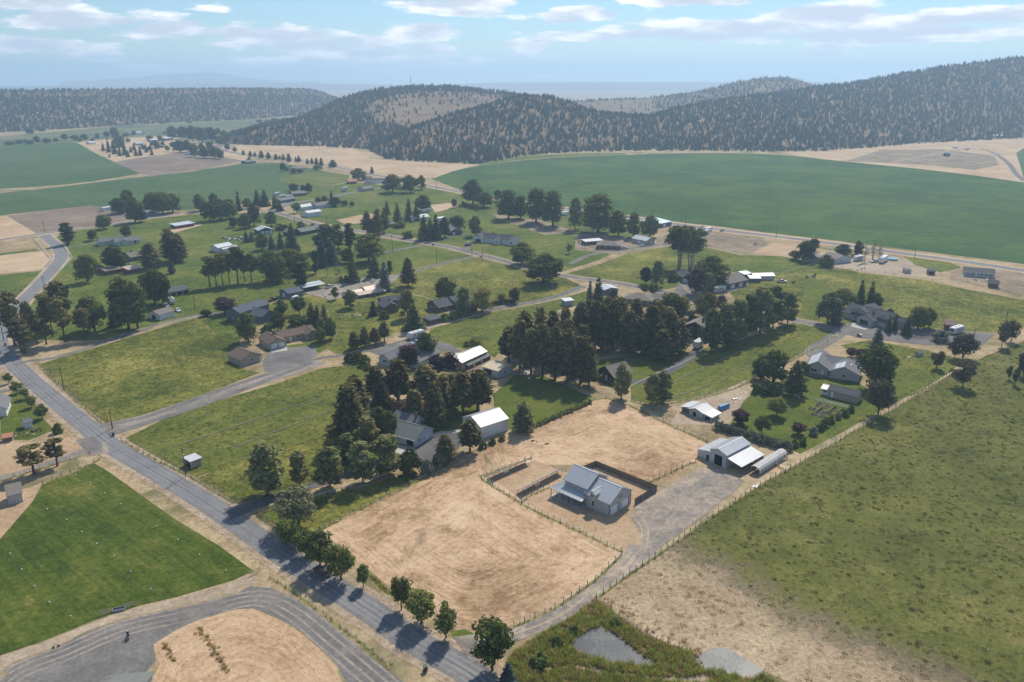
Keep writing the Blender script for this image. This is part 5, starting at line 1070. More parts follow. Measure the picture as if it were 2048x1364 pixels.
B('house', 'brown house under trees above the street', 'house', (585,393), (612,391), 10, 2.5, 1.5, 'x', 'brown_wall', 'roof_taupe', .3)
B('hay_shed', 'long low red-sided shed with pale roof', 'shed', (352,458), (389,452), 7, 2.2, .8, 's', 'red_wall', 'metal_pale', .4)
B('shed', 'red shed with taupe roof beside dark trees', 'shed', (191,545), (208,541), 6, 2.4, 1.0, 's', 'red_wall', 'roof_taupe', .3)
B('shed', 'long red shed with taupe roof and low front', 'shed', (212,551), (245,545), 6, 2.3, .9, 's', 'red_wall', 'roof_taupe', .3)
B('shed', 'small red shed with bright tan roof', 'shed', (258,549), (282,544), 6, 2.6, .8, 's', 'red_wall', 'metal_tan', .3)
B('house', 'brown house with taupe roof among tall pines', 'house', (262,523), (292,518), 10, 2.7, 1.8, 'x', 'brown_wall', 'roof_taupe', .4, ops=wins(0,'f',3))
B('house', 'farmhouse with white roof between broad trees', 'house', (287,436), (316,431), 10, 2.9, 2.0, 'y', 'slate_wall', 'metal_white', .4, ops=wins(0,'f',2))
B('mobile_home', 'white trailer home beside the fallow field', 'trailer home', (209,423), (228,419), 5, 2.7, .4, 'x', 'white_wall', 'metal_white', .2)
B('hay_shed', 'open-fronted shed with dark grey roof', 'shed', (340,594), (379,587), 7, 2.3, .8, 's', 'brown_wall', 'roof_dark', .4, ops=[(0,'f',.18,'o',{'w':2.6,'h':1.9}),(0,'f',.5,'o',{'w':2.6,'h':1.9}),(0,'f',.82,'o',{'w':2.6,'h':1.9})])
B('garage', 'white garage with taupe roof by the long gravel driveway', 'garage', (321,641), (350,632), 8, 2.6, 1.3, 'x', 'white_wall', 'roof_taupe', .35, ops=[(0,'l',.5,'o',{'w':2.4,'h':2.0})])
B('white_house', 'bright white farmhouse with three gables and charcoal roof', 'house', (955,484), (1020,490), 9, 3.0, 2.6, 'x', 'white_wall', 'roof_dark', .4, vols=[lambda L, D: (-3, -1, 5, 9, 3.2, 2.6, 'y'), lambda L, D: (L*.52, -1.8, L*.72, 6, 3.0, 2.0, 'y'), lambda L, D: (L*.9, -.9, L+3.5, 8.5, 2.8, 2.0, 'y')], ops=[(1,'f',.5,'o',{'w':4,'h':2.3}),(1,'f',.5,'w',{'z':3.4,'w':1.2}),(2,'f',.5,'w',{'w':1.6}),(3,'f',.6,'w',{'w':1.6}),(0,'f',.4,'d')])
B('house', 'brown house with two stepped gables beside conifers', 'house', (901,471), (924,469), 11, 2.8, 1.9, 'y', 'brown_wall', 'roof_taupe', .4, vols=[lambda L, D: (-2, 7, L+2, 16, 3.6, 2.0, 'x')], ops=[(0,'f',.3,'g',{'w':2.2})])
B('house', 'low house with pale green metal roof', 'house', (824,443), (858,440), 9, 2.7, 1.5, 'x', 'white_wall', 'metal_green', .4)
B('house', 'grey hip-roofed house beside the round hedge of trees', 'house', (764,457), (795,453), 10, 2.5, 1.8, 'h', 'beige_wall', 'roof_taupe', .4)
B('shed', 'small shed with bright white roof by the dry field', 'shed', (876,443), (892,441), 5, 2.3, .6, 'x', 'white_wall', 'metal_white', .2)
B('house', 'brown-roofed ranch house on gravel drive with white pickup', 'house', (1193,498), (1240,500), 11, 2.5, 2.2, 'h', 'brown_wall', 'roof_taupe', .5, ops=wins(0,'f',4))
B('shed', 'flat grey-roofed shed behind the brown-roofed ranch house', 'shed', (1171,491), (1206,488), 6, 2.4, .4, 's', 'brown_wall', 'metal_pale', .3)
B('garage', 'tan shop with pale metal gable roof and white door', 'garage', (1292,491), (1309,488), 13, 3.0, 1.7, 'y', 'beige_wall', 'metal_pale', .3, ops=[(0,'f',.6,'d'),(0,'l',.5,'g')])
B('shop', 'dark shop with large pale blue roof by the crop field road', 'shop', (1314,457), (1343,451), 14, 3.0, 1.2, 's', 'slate_wall', 'metal_blue', .3, ops=[(0,'f',.5,'g',{'w':3})])
B('house', 'low dark-roofed house by the crop field road', 'house', (1363,466), (1389,466), 9, 2.5, 1.4, 'x', 'slate_wall', 'roof_dark', .4)
B('house', 'small tan-roofed cabin beside the parked trailers', 'house', (1393,467), (1408,468), 8, 2.6, 1.5, 'y', 'slate_wall', 'roof_taupe', .4)
B('house', 'dark charcoal hip-roofed house below the tall cottonwoods', 'house', (1338,560), (1382,564), 13, 2.6, 2.5, 'h', 'brown_wall', 'roof_dark', .6, vols=[lambda L, D: (L*.6, -3, L, 4, 2.6, 1.6, 'y')], ops=[(1,'f',.5,'g',{'w':3.5})])
B('shop', 'brown shop with wide grey-brown roof and parked motorcycles', 'shop', (1453,580), (1493,571), 11, 3.2, 2.6, 'x', 'brown_wall', 'roof_taupe', .5, ops=[(0,'f',.3,'g',{'w':3}),(0,'f',.7,'g',{'w':3}),(0,'l',.5,'w')])
B('shed', 'white-roofed poultry shed, longest of the three', 'shed', (1508,561), (1548,560), 6, 2.4, .9, 'x', 'grey_siding', 'metal_white', .3)
B('shed', 'white-roofed poultry shed with low square front', 'shed', (1500,565), (1521,565), 5, 2.2, .5, 's', 'slate_wall', 'metal_white', .3)
B('shed', 'small grey-roofed poultry shed beside white ones', 'shed', (1489,557), (1504,555), 5, 2.2, .5, 's', 'slate_wall', 'metal_pale', .3)
B('mobile_home', 'long grey single-storey home with many windows beside crop field road', 'house', (1928,552), (1988,557), 9, 2.7, 1.5, 'x', 'grey_siding', 'roof_dark', .4, ops=wins(0,'f',6)+[(0,'f',.4,'d')])
B('cabin', 'small brown wooden cabin with dark roof in the corral', 'cabin', (1976,575), (1996,577), 5, 2.4, 1.2, 'x', 'brown_wall', 'roof_dark', .3)
B('house', 'pale blue house with brown-grey gable roof beside round trees', 'house', (1607,524), (1640,526), 12, 2.6, 2.0, 'y', 'blue_wall', 'roof_taupe', .5)
B('house', 'white-fronted house with brown-grey roof by the camper yard', 'house', (1669,528), (1702,524), 11, 2.6, 1.9, 'y', 'paleblue_wall', 'roof_taupe', .5, ops=[(0,'f',.4,'w')])
B('shed', 'open dark run-in shed in the brown corral', 'shed', (1855,549), (1870,550), 4, 2.2, .5, 's', 'brown_wall', 'roof_dark', .3, ops=[(0,'f',.5,'o',{'w':3,'h':1.6})])
B('shed', 'weathered grey run-in shed in the brown corral', 'shed', (1811,547), (1822,547), 4, 2.0, .4, 's', 'grey_siding', 'roof_taupe', .2)
B('house', 'grey lap-sided house with stacked gables and charcoal roof', 'house', (1713,646), (1744,654), 10, 2.8, 2.2, 'y', 'grey_siding', 'roof_dark', .5, vols=[lambda L, D: (-8.5, 3.0, L+5, 14, 2.8, 3.2, 'x'), lambda L, D: (-5.5, 4.0, 1.5, 16, 4.6, 1.5, 'y'), lambda L, D: (L-1, 4, L+7, 11, 3.0, 2.4, 'y')], ops=[(0,'f',.45,'g',{'w':4,'mat':'trim_dark'}),(1,'f',.3,'w',{'w':1.6}),(2,'f',.4,'w',{'z':3.4}),(3,'f',.5,'w')])
B('shed', 'grey garden shed half hidden behind dark spruces', 'shed', (1793,656), (1813,660), 5, 2.8, 1.6, 'x', 'grey_siding', 'roof_dark', .3)
def solar_house():
    r, L, V = B('house', 'grey house with bright solar panels on twin gable roofs', 'house', (1611,746), (1655,753), 14, 2.9, 2.3, 'y', 'grey_siding', 'roof_grey', .6, vols=[lambda L, D: (L+.6, -1.0, L+10.5, 9, 2.8, 2.2, 'y'), lambda L, D: (L*.6, 6, L+9, 15, 2.8, 1.9, 'x')], ops=[(0,'f',.35,'w',{'w':2.4,'h':1.4}),(0,'f',.75,'d'),(1,'f',.5,'w')])
    for v, y0, y1, lo, hi in ((V[0], .2, 12.5, .05, .95), (V[1], -.8, 6.5, .3, .95)):
        x0, _, x1 = v[0], v[1], v[2]; xc = (x0+x1)/2; k = v[5]/(xc-x0); n = int((y1-y0)/1.05)
        for i in range(n):
            for s0, s1 in ((lo, (lo+hi)/2-.01), ((lo+hi)/2+.01, hi)):
                xa, xb = x0+(xc-x0)*s0, x0+(xc-x0)*s1; za, zb = v[4]+k*(xa-x0)+.2, v[4]+k*(xb-x0)+.2; ya, yb = y0+i*1.05, y0+i*1.05+1.0
                MB().hexa([(xa, ya, za), (xb, ya, zb), (xb, yb, zb), (xa, yb, za), (xa, ya, za+.05), (xb, ya, zb+.05), (xb, yb, zb+.05), (xa, yb, za+.05)]).build('solar_panel', MATS['pale_panel'], r)
    MB().box(1, -3.0, -.1, L-1, -.1, .35).build('deck', MATS['brick'], r)
    MB().box(L+6.2, 4.2, 4.28, L+7.4, 5.2, 4.5).build('skylight', MATS['trim_white'], r)
solar_house()
B('outbuilding', 'long grey outbuilding with charcoal roof and white-railed end porch', 'outbuilding', (1655,793), (1712,807), 5.4, 2.5, 1.1, 'x', 'tan_wall', 'roof_dark', .4, vols=[lambda L, D: (-2.4, .5, -.1, D-.5, 2.3, .8, 'x', -.2, 'white_wall', 'metal_white')], ops=[(0,'f',.35,'w',{'w':.8,'h':.6,'z':1.5}),(0,'f',.15,'d'),(0,'r',.25,'w',{'w':.9}),(1,'f',.5,'w')])
B('coop', 'white-roofed hen house with side awnings in dusty yard', 'shed', (1378,829), (1405,838), 5.5, 2.1, .9, 'y', 'grey_siding', 'metal_white', .5, vols=[lambda L, D: (L+.1, .4, L+3.0, D-.3, 1.5, .5, 'sx', -.2, 'grey_wood' if False else 'grey_siding', 'metal_pale'), lambda L, D: (-3.2, .6, -.1, D+1, 1.7, .6, 'sl', -.2, 'brown_wall', 'metal_white')], ops=[(0,'f',.4,'o',{'w':1.4,'h':1.6}),(1,'f',.5,'o',{'w':2,'h':1.2})])
B('black_cabin', 'black cabin with grey gable roof and corner porch by gate', 'cabin', (1228,768), (1263,759), 9.2, 2.9, 2.6, 'x', 'black_wall', 'roof_taupe', .7, ops=[(0,'l',.30,'w',{'w':.8,'h':1.1}),(0,'l',.52,'d'),(0,'l',.78,'w',{'w':.5,'h':1.1,'z':.6}),(0,'f',.6,'w')])
B('black_house', 'black two-storey house with white windows and taupe roof', 'house', (1366,673), (1412,682), 11, 5.0, 2.4, 'y', 'black_wall', 'roof_taupe', .5, ops=[(0,'f',.32,'w',{'z':3.6,'w':1.5,'h':1.2}),(0,'f',.32,'w',{'z':1.1,'w':1.4}),(0,'f',.68,'w',{'z':.8,'w':1.3,'h':1.5}),(0,'f',.9,'w',{'z':.8,'w':1.2,'h':1.5}),(0,'f',.06,'w',{'z':1.2,'w':.9})])
B('house', 'grey-roofed house half hidden behind the pine grove', 'house', (1246,607), (1302,613), 11, 2.6, 2.2, 'h', 'slate_wall', 'roof_taupe', .5, vols=[lambda L, D: (L-1, 5, L+10, 13, 2.6, 1.6, 'x')], ops=wins(0,'f',3))
B('shed', 'metal shed with pale white roof behind dark spruces', 'shed', (1209,590), (1236,587), 8, 2.6, .9, 'y', 'slate_wall', 'metal_pale', .3)
B('shed', 'small blue-grey run-in shed alone in the pasture', 'shed', (1130,613), (1147,611), 4, 2.6, .3, 's', 'blue_wall', 'metal_pale', .3, ops=[(0,'r',.4,'o',{'w':2,'h':2})])
B('shop', 'tan barn with long white roof and brown fence panels', 'barn', (924,740), (973,717), 7, 3.0, 1.5, 'x', 'tan_wall', 'metal_white', .3, vols=[lambda L, D: (-1.5, 1.6, .4*L, D+3, 2.6, 1.2, 'x'), lambda L, D: (2, -1.6, L+.5, -.06, 1.5, .35, 's', -.2, 'rust' if False else 'brown_wall', 'roof_greenish')], ops=[(2,'f',.25,'d'),(2,'f',.6,'d')])
B('loafing_shed', 'grey metal shed with pale yellow roof beside the pine grove', 'shed', (996,756), (1025,744), 7.5, 2.7, .95, 'y', 'grey_siding', 'metal_yellow', .3, ops=[(0,'l',.35,'o',{'w':3.6,'h':2.2}),(0,'f',.45,'o',{'w':.8,'h':1.4,'z':.6})])
B('house', 'long house with pale grey shingle roof behind purple trees', 'house', (762,722), (838,738), 14, 2.7, 2.6, 'h', 'palegreen_wall', 'roof_grey', .6, vols=[lambda L, D: (1.5, -3, 7, 4, 2.7, 1.7, 'y')], ops=[(1,'f',.5,'w',{'w':1.8,'h':1.4}),(0,'f',.5,'w')])
B('house', 'brown wooden house with dark slate roof by the middle lane', 'house', (877,625), (930,613), 9, 2.7, 2.2, 'x', 'brown_wall', 'roof_dark', .5, vols=[lambda L, D: (L*.6, -2, L+4, 10, 2.7, 2.4, 'x')], ops=[(0,'l',.3,'w'),(0,'l',.6,'w'),(0,'f',.3,'w')])
B('garage', 'brown garage with gabled dark roof beside yellow tree', 'garage', (934,629), (955,624), 8, 2.5, 1.6, 'y', 'brown_wall', 'roof_dark', .4, ops=[(0,'f',.5,'g',{'w':3,'mat':'trim_dark'})])
B('house', 'small dark house with blue-grey roof among shrubs', 'house', (770,627), (797,623), 9, 2.8, 1.9, 'y', 'brown_wall', 'roof_dark', .4, vols=[lambda L, D: (2, 8, L+6, 14, 3.4, 1.5, 'x')])
B('shed', 'low dark-roofed shed beside the tan lane', 'shed', (860,650), (882,644), 5, 2.0, .7, 's', 'brown_wall', 'roof_dark', .3)
def run_in():
    a, ang, L = frame((383,938), (404,930)); r = thing('animal_shelter', 'small white-framed animal shelter with pale roof beside utility pole', 'shelter', a, ang); D = 3.6
    MB().box(.06, .0, 0, L-.06, .08, 2.15).build('wall', MATS['beige_wall'], r); MB().box(L-.14, .09, 0, L-.06, D-.05, 2.15).build('wall', MATS['beige_wall'], r); MB().box(.1, D-.09, 0, L-.2, D-.01, 2.1).build('wall', MATS['beige_wall'], r)
    posts(r, [(.06, -.03), (L-.05, -.03), (.06, D)], 2.3, 'trim_white', .14); b = MB(); slab(b, (-.3, -.3, 2.3), (L+.3, -.3, 2.3), (L+.3, D+.3, 2.42), (-.3, D+.3, 2.42), .1); b.build('roof', MATS['metal_white'], r); MB().box(.05, .1, .01, L-.15, D-.1, .03).build('floor', MATS['inside_shade'], r)  # floor coloured near-black to paint in the shade under the roof
run_in()
B('house', 'white house with grey gable roof on the lawn by the road', 'house', (-28,838), (14,832), 10, 2.8, 2.0, 'y', 'white_wall', 'roof_grey', .5, ops=[(0,'r',.3,'w'),(0,'r',.6,'w')])
B('shed', 'small white garden shed with grey roof on the lawn', 'shed', (52,858), (66,854), 3, 2.0, .8, 'x', 'white_wall', 'roof_grey', .3)
B('shed', 'brown-grey shingled shed standing in dry straw', 'shed', (18,1010), (47,1003), 4.6, 2.5, 1.0, 's', 'grey_siding', 'roof_taupe', .25)
B('shelter', 'low shelter with rusty orange roof near garden junk', 'shelter', (7,885), (25,882), 2.2, 1.4, .3, 's', 'brown_wall', 'metal_orange', .3)
B('house', 'house with grey shingle hip roof beside the gravel loop', 'house', (205,1452), (279,1444), 9, 2.6, 1.6, 'x', 'grey_siding', 'roof_greenish', .5)
B('stable', 'rust-brown horse shelter behind dark rail fence', 'shelter', (1890,660), (1912,662), 5, 2.4, .8, 's', 'red_wall', 'roof_brown', .4)
B('coop', 'tiny grey shed alone on the mown lawn', 'shed', (1837,714), (1846,712), 1.8, 1.3, .5, 'x', 'grey_siding', 'roof_grey', .2)
for (q0, q1, D, h, wl, rf, lab) in [((735,368),(768,366),9,3,'white_wall','roof_dark','white house with dark roof at the highway bend'),((696,368),(714,367),6,2.4,'red_wall','metal_red','small red shed below the highway bend'),((728,361),(744,360),6,2.4,'red_wall','roof_taupe','red-brown shed behind the broad tree at the highway bend'),
   ((728,383),(748,380),9,2.5,'grey_siding','roof_taupe','grey house beside the street below the highway'),((588,342),(612,340),14,2.9,'white_wall','roof_taupe','pale-roofed house behind bushes below the highway'),((492,328),(512,326),10,2.5,'slate_wall','roof_grey','low grey house by the highway trees'),
   ((332,282),(347,280),14,4,'slate_wall','metal_white','white-roofed barn in the far hamlet'),((302,284),(317,283),10,3,'slate_wall','metal_white','long white-roofed shed in the far hamlet'),((273,291),(287,290),9,3,'blue_wall','metal_blue','blue shed in the far hamlet'),((264,270),(290,268),14,3.5,'white_wall','metal_white','row of white buildings beyond the far hamlet'),
   ((216,273),(228,272),10,3,'white_wall','roof_grey','pale house at the tree line of the far valley'),((352,274),(366,273),12,3,'white_wall','metal_white','white barn at the far side of the hamlet trees'),((318,296),(330,295),10,3,'slate_wall','roof_dark','dark-roofed house in the middle of the hamlet'),((420,280),(434,279),10,3,'white_wall','metal_white','white house at the hill end of the hamlet'),((180,289),(192,288),9,3,'white_wall','metal_white','white cottage beside the far crop field'),((376,310),(394,309),10,3,'white_wall','roof_grey','grey house under the trees of the far hamlet'),((194,277),(208,276),10,3,'white_wall','roof_grey','grey-roofed house on the far side of the hamlet'),((1985,276),(2008,276),14,4,'white_wall','metal_white','white house on the hill foot above the farm track'),((1892,313),(1900,313),8,3,'black_wall','roof_dark','black shed in the dry hill-foot pasture')]:
    B('house' if 'house' in lab else 'shed', lab, 'house' if 'house' in lab else 'shed', q0, q1, D, h, 1.6, 'x', wl, rf, .4, ops=wins(0, 'f', 2))
# ------------------------------------------------------------------ fences
_post = {}
def post_me(w, h, mat):
    k = (w, h, mat)
    if k not in _post: _post[k] = MB().tube((0, 0, -.2), (0, 0, h), w/2, w/2*.9, 6).mesh('post', MATS[mat])
    return _post[k]
def walk(px, step):
    P = [g(x, y) for x, y in px]; out = []
    for a, b in zip(P, P[1:]):
        n = max(1, round((b-a).length/step)); out += [a.lerp(b, i/n) for i in range(n)]
    return out+[P[-1]]
def fence(label, px, kind='wire', step=3.2, h=1.25, mat='wood_post', w=.13, weeds=True):
    pts = walk(px, step); o0 = pts[0]; root = thing('fence', label, 'fence', o0, 0)
    rr = random.Random(len(label))
    for p in pts[:299]:
        hh = h*rr.choice((.92, 1, 1, 1.06)); q = obj('post', post_me(w, round(hh, 2), mat), root, p-o0); q.rotation_euler = (rr.uniform(-.04, .04), rr.uniform(-.04, .04), rr.uniform(0, 6))
    zs = {'wire': (.35, .65, .95, 1.15), 'rail': (.4, .8, 1.15), 'pipe': (.95,)}[kind]; t = {'wire': .014, 'rail': .09, 'pipe': .09}[kind]
    if kind == 'rail':
        for a, b in zip(pts, pts[1:]):
            for z in zs: MB().bar(a-o0+Vector((0, 0, z)), b-o0+Vector((0, 0, z)), .04, .13).build('rail', MATS[mat], root)
    else:
        b_ = MB()
        for a, b in zip(pts, pts[1:]):
            for z in zs: b_.bar(a-o0+Vector((0, 0, z)), b-o0+Vector((0, 0, z)), t)
        b_.build('wire' if kind == 'wire' else 'top_rail', MATS['galvanised' if kind == 'wire' else mat], root)
    if weeds: ribbon('weedy_fence_line', px, .9, 'bank_soil', .35, per=6); WEEDS.append(px)
WEEDS = []
fence('post-and-wire fence between the gravel drive and the grazed pasture', [(1193,1197),(1246,1158),(1322,1106),(1402,1048),(1470,1003),(1530,965),(1600,926)], step=2.6, h=1.4, w=.17)
fence('post-and-wire fence between the long lawn and the grazed pasture', [(1600,926),(1690,873),(1760,833),(1850,780),(1905,748)], step=3, h=1.3, w=.15)
fence('post-and-wire fence between the straw field and the gravel drive', [(1028,1254),(1110,1217),(1190,1161),(1243,1110)], step=2.8, h=1.4, w=.16)
fence('weedy wire fence between the straw field and the house yard', [(1243,1104),(1133,1052),(1084,1029),(1043,1008)], step=2.2, h=1.35)
fence('wire fence round the lower edge of the solar yard', [(1043,1007),(964,958),(983,946),(1063,916)], step=2.4, h=1.2)
fence('short wire fence from the solar yard to the house porch', [(1044,1005),(1063,990),(1098,976)], step=2.0, h=1.3)
fence('wire fence between the grey barn and the house back yard', [(1391,924),(1365,934),(1330,950),(1296,966)], step=2.4, h=1.35, w=.16)
fence('wire fence along the top edge of the straw field', [(1190,800),(1212,796),(1260,812),(1340,851),(1430,890),(1500,908),(1578,944)], step=3.2, h=1.3)
fence('wire fence between the straw field and the tree-lined driveway', [(640,1061),(700,1030),(762,999),(855,954),(905,921),(960,897)], step=3.4, h=1.2)
fence('brown three-rail fence beside the tree-lined asphalt driveway', [(463,1006),(500,1000),(560,984),(620,967),(650,959),(690,945)], 'rail', 2.6, 1.25, 'grey_wood')
fence('wire mesh fence between the road and the rough paddock', [(376,951),(410,972),(461,1003)], step=2.6, h=1.3, mat='grey_wood')
fence('grey rail fence at the corner of driveway and road', [(562,1012),(516,1030),(556,1056)], 'rail', 2.4, 1.2, 'grey_wood')
fence('pale pipe fence along the lower side of the driveway', [(605,1004),(640,994),(722,970),(773,953),(833,940)], 'pipe', 3, 1.0, 'trim_white', .09)
fence('white three-rail fence beside the garden conifer', [(1565,785),(1582,791),(1599,797)], 'rail', 2.2, 1.2, 'trim_white', weeds=False)
fence('white three-rail fence above the raised garden beds', [(1628,801),(1668,810),(1709,821)], 'rail', 2.4, 1.2, 'trim_white', weeds=False)
fence('wire fence between the gravel lane and the watered field', [(200,917),(189,925),(140,945),(86,968)], step=2.8, h=1.4)
fence('wire fence between the gravel lane and the dry straw patch', [(180,906),(120,926),(60,944),(0,963)], step=3, h=1.1)
fence('wire fence between the road and the mown paddock', [(243,881),(300,914),(372,950)], step=3.2, h=1.2)
fence('wire fence between the road and the rough pasture', [(78,730),(130,782),(203,847)], step=4, h=1.2)
fence('wire fence along the upper side of the straight lane', [(862,657),(1000,621),(1100,600),(1168,578)], step=5, h=1.2)
fence('wire fence along the lower side of the long mown pasture', [(1262,802),(1300,810),(1380,801),(1470,777),(1560,732),(1640,692),(1676,668)], step=4, h=1.3)
fence('pale rail fence beside the black cabin drive', [(1262,776),(1310,752),(1360,733),(1390,716)], 'pipe', 4, .9, 'trim_white', .09, weeds=False)
fence('white vinyl fence where the west road bends', [(67,477),(102,518),(83,540)], 'rail', 4, 1.3, 'trim_white', .16, weeds=False)
fence('white vinyl fence in front of the pale green house', [(125,487),(145,516),(121,543)], 'rail', 4, 1.2, 'trim_white', .14, weeds=False)
fence('wire fence beside the tan strip above the gravel loop', [(540,1156),(588,1186),(647,1229),(713,1279),(780,1335)], step=3, h=1.1, w=.1)
fence('wire fence between the ponds and the trampled bare soil', [(1192,1199),(1208,1208),(1238,1233),(1273,1261),(1314,1281),(1380,1305)], step=2.4, h=1.3)
fence('wooden rail gate fence at the lower edge of the watered field', [(202,1232),(222,1226)], 'rail', 2.2, 1.2, 'pale_wood', weeds=False)
fence('wooden rail panel beside the dark water trough', [(248,1218),(268,1212)], 'rail', 2.2, 1.2, 'pale_wood', weeds=False)
fence('wooden rail end of the watered field near the road', [(502,1152),(520,1143)], 'rail', 2.2, 1.2, 'pale_wood', weeds=False)
fence('dark rail fence in front of the horse shelter', [(1766,664),(1790,670),(1830,678),(1850,676),(1866,678)], 'rail', 3, 1.3, 'trim_dark', weeds=False)
fence('wire fence along the edge of the crop field road', [(1640,528),(1730,545),(1830,556),(1900,560)], step=5, h=1.3)
fence('wire fence between two pastures near the white house', [(1030,505),(1110,488),(1160,480)], step=6, h=1.2)
fence('wire fence between the village street and the big open pasture', [(960,517),(1050,540),(1110,553)], step=6, h=1.2)
fence('wire fence across the pasture with cattle', [(1440,548),(1560,548),(1640,556)], step=7, h=1.2)
def privacy_fence():
    pts = walk([(1168,943),(1191,933),(1313,983),(1269,1010)], 2.4); o0 = pts[0]; root = thing('privacy_fence', 'tall dark weathered board fence enclosing the house back yard', 'fence', o0)
    plain_mat('dark_boards', (.18,.155,.125), .95, .1, var=.4, scale=3); rr = random.Random(3)
    for a, b in zip(pts, pts[1:]):
        d = b-a; L = d.length; n = int(L/.2); m = MB()
        for i in range(n): h = 1.85+rr.uniform(-.04, .04); m.box(i*L/n+.008, -.03+rr.uniform(0, .012), .03, (i+1)*L/n-.008, .0, h)
        m.box(0, .002, .4, L, .05, .5); m.box(0, .002, 1.4, L, .05, 1.5); m.build('fence_panel', MATS['dark_boards'], root, a-o0, math.atan2(d.y, d.x))
        q = obj('post', post_me(.14, 1.95, 'wood_post'), root, a-o0)
privacy_fence()
# ------------------------------------------------------------------ utility poles
def pole(bx, by, top, where, lamp=False, trafo=False):
    h = max(6.5, hgt(bx, by, top)); o = thing('utility_pole', 'wooden utility pole '+where, 'pole', g(bx, by), .6)
    MB().tube((0, 0, -.3), (0, 0, h), .17, .11, 8).build('pole_shaft', MATS['wood_post'], o); MB().box(-1.1, -.16, h-.7, 1.1, -.06, h-.56).build('crossarm', MATS['grey_wood'], o)
    for x in (-1, -.4, .4, 1): MB().tube((x, -.11, h-.56), (x, -.11, h-.36), .05, .04, 6).build('insulator', MATS['trim_white'], o)
    if trafo: MB().tube((.32, 0, h-2.3), (.32, 0, h-1.3), .24, .24, 10).build('transformer', MATS['galvanised'], o)
    if lamp:
        q = MB().bar((0, 0, h-1.7), (-.1, -1.1, h-1.5), .05).build('lamp_arm', MATS['galvanised'], o); MB().box(-.2, -1.35, h-1.6, .05, -1.05, h-1.42).build('lamp_head', MATS['trim_white'], q)
for q in [(372,953,896,'beside the small animal shelter',True,False),(225,858,820,'at the corner of the two-track lane and the road',False,False),(128,779,733,'at the edge of the rough pasture by the road',False,False),(8,681,640,'at the road bend below the tall pines',False,False),(642,1104,1053,'among the roadside maples',True,True),
   (2011,647,622,'at the far corner of the grazed pasture',False,False),(1829,516,486,'beside the half-dead trees on the crop field road',False,True),(1302,435,416,'at the crop field edge above the light-roofed shop',False,False),(1371,448,424,'at the crop field edge above the parked trailers',False,True),(1552,476,451,'at the crop field edge above the hay yard',False,False),(1268,430,417,'at the crop field edge behind the windbreak',False,False),
   (873,379,360,'at the corner of the crop field',False,False),(944,515,485,'where the narrow lane meets the village street',False,True),(965,520,494,'beside two bins on the village street',False,False),(873,528,497,'in the pasture below the village street',False,False),(842,486,469,'at the conifer corner of the village street',False,False),(785,503,471,'beside the dry patch on the village street',False,False),
   (589,445,419,'beside the dark green house',False,False),(654,457,434,'on the street beside the dry patch',False,False),(525,428,410,'by the street thicket',False,False),(562,424,404,'opposite the parked campers',False,False),(89,464,443,'beside the fallow field',False,False),(89,577,553,'on the west road verge',False,False),(390,622,593,'beside the round pasture gate',False,False),(1946,684,660,'beside the gravel turning area',False,False)]: pole(*q)
# ------------------------------------------------------------------ vehicles
plain_mat('tyre', (.02,.02,.02), .9, .2); plain_mat('rim', (.4,.4,.41), .4, .5, .6); plain_mat('car_glass', (.012,.014,.017), .06, .6); plain_mat('red_lens', (.35,.02,.02), .3, .5); plain_mat('clear_lens', (.6,.6,.58), .2, .5)
for nm, c in {'paint_dark':(.085,.08,.08),'paint_white':(.72,.72,.71),'paint_silver':(.35,.36,.37),'paint_blue':(.03,.10,.26),'paint_black':(.02,.02,.022),'paint_red':(.35,.04,.03),'camper_white':(.70,.70,.68),'camper_stripe':(.10,.10,.12)}.items(): plain_mat(nm, c, .32, .5, var=.04)
_wh = {}
def wheel(root, x, y, r=.36, w=.24):
    if (r, w) not in _wh: _wh[r, w] = (MB().tube((0, -w/2, 0), (0, w/2, 0), r, r, 14).mesh('tyre', MATS['tyre']), MB().tube((0, -w/2-.01, 0), (0, w/2+.01, 0), r*.58, r*.58, 10).mesh('rim', MATS['rim']))
    t, rm = _wh[r, w]; o = obj('wheel', t, root, (x, y, r)); obj('rim', rm, o)
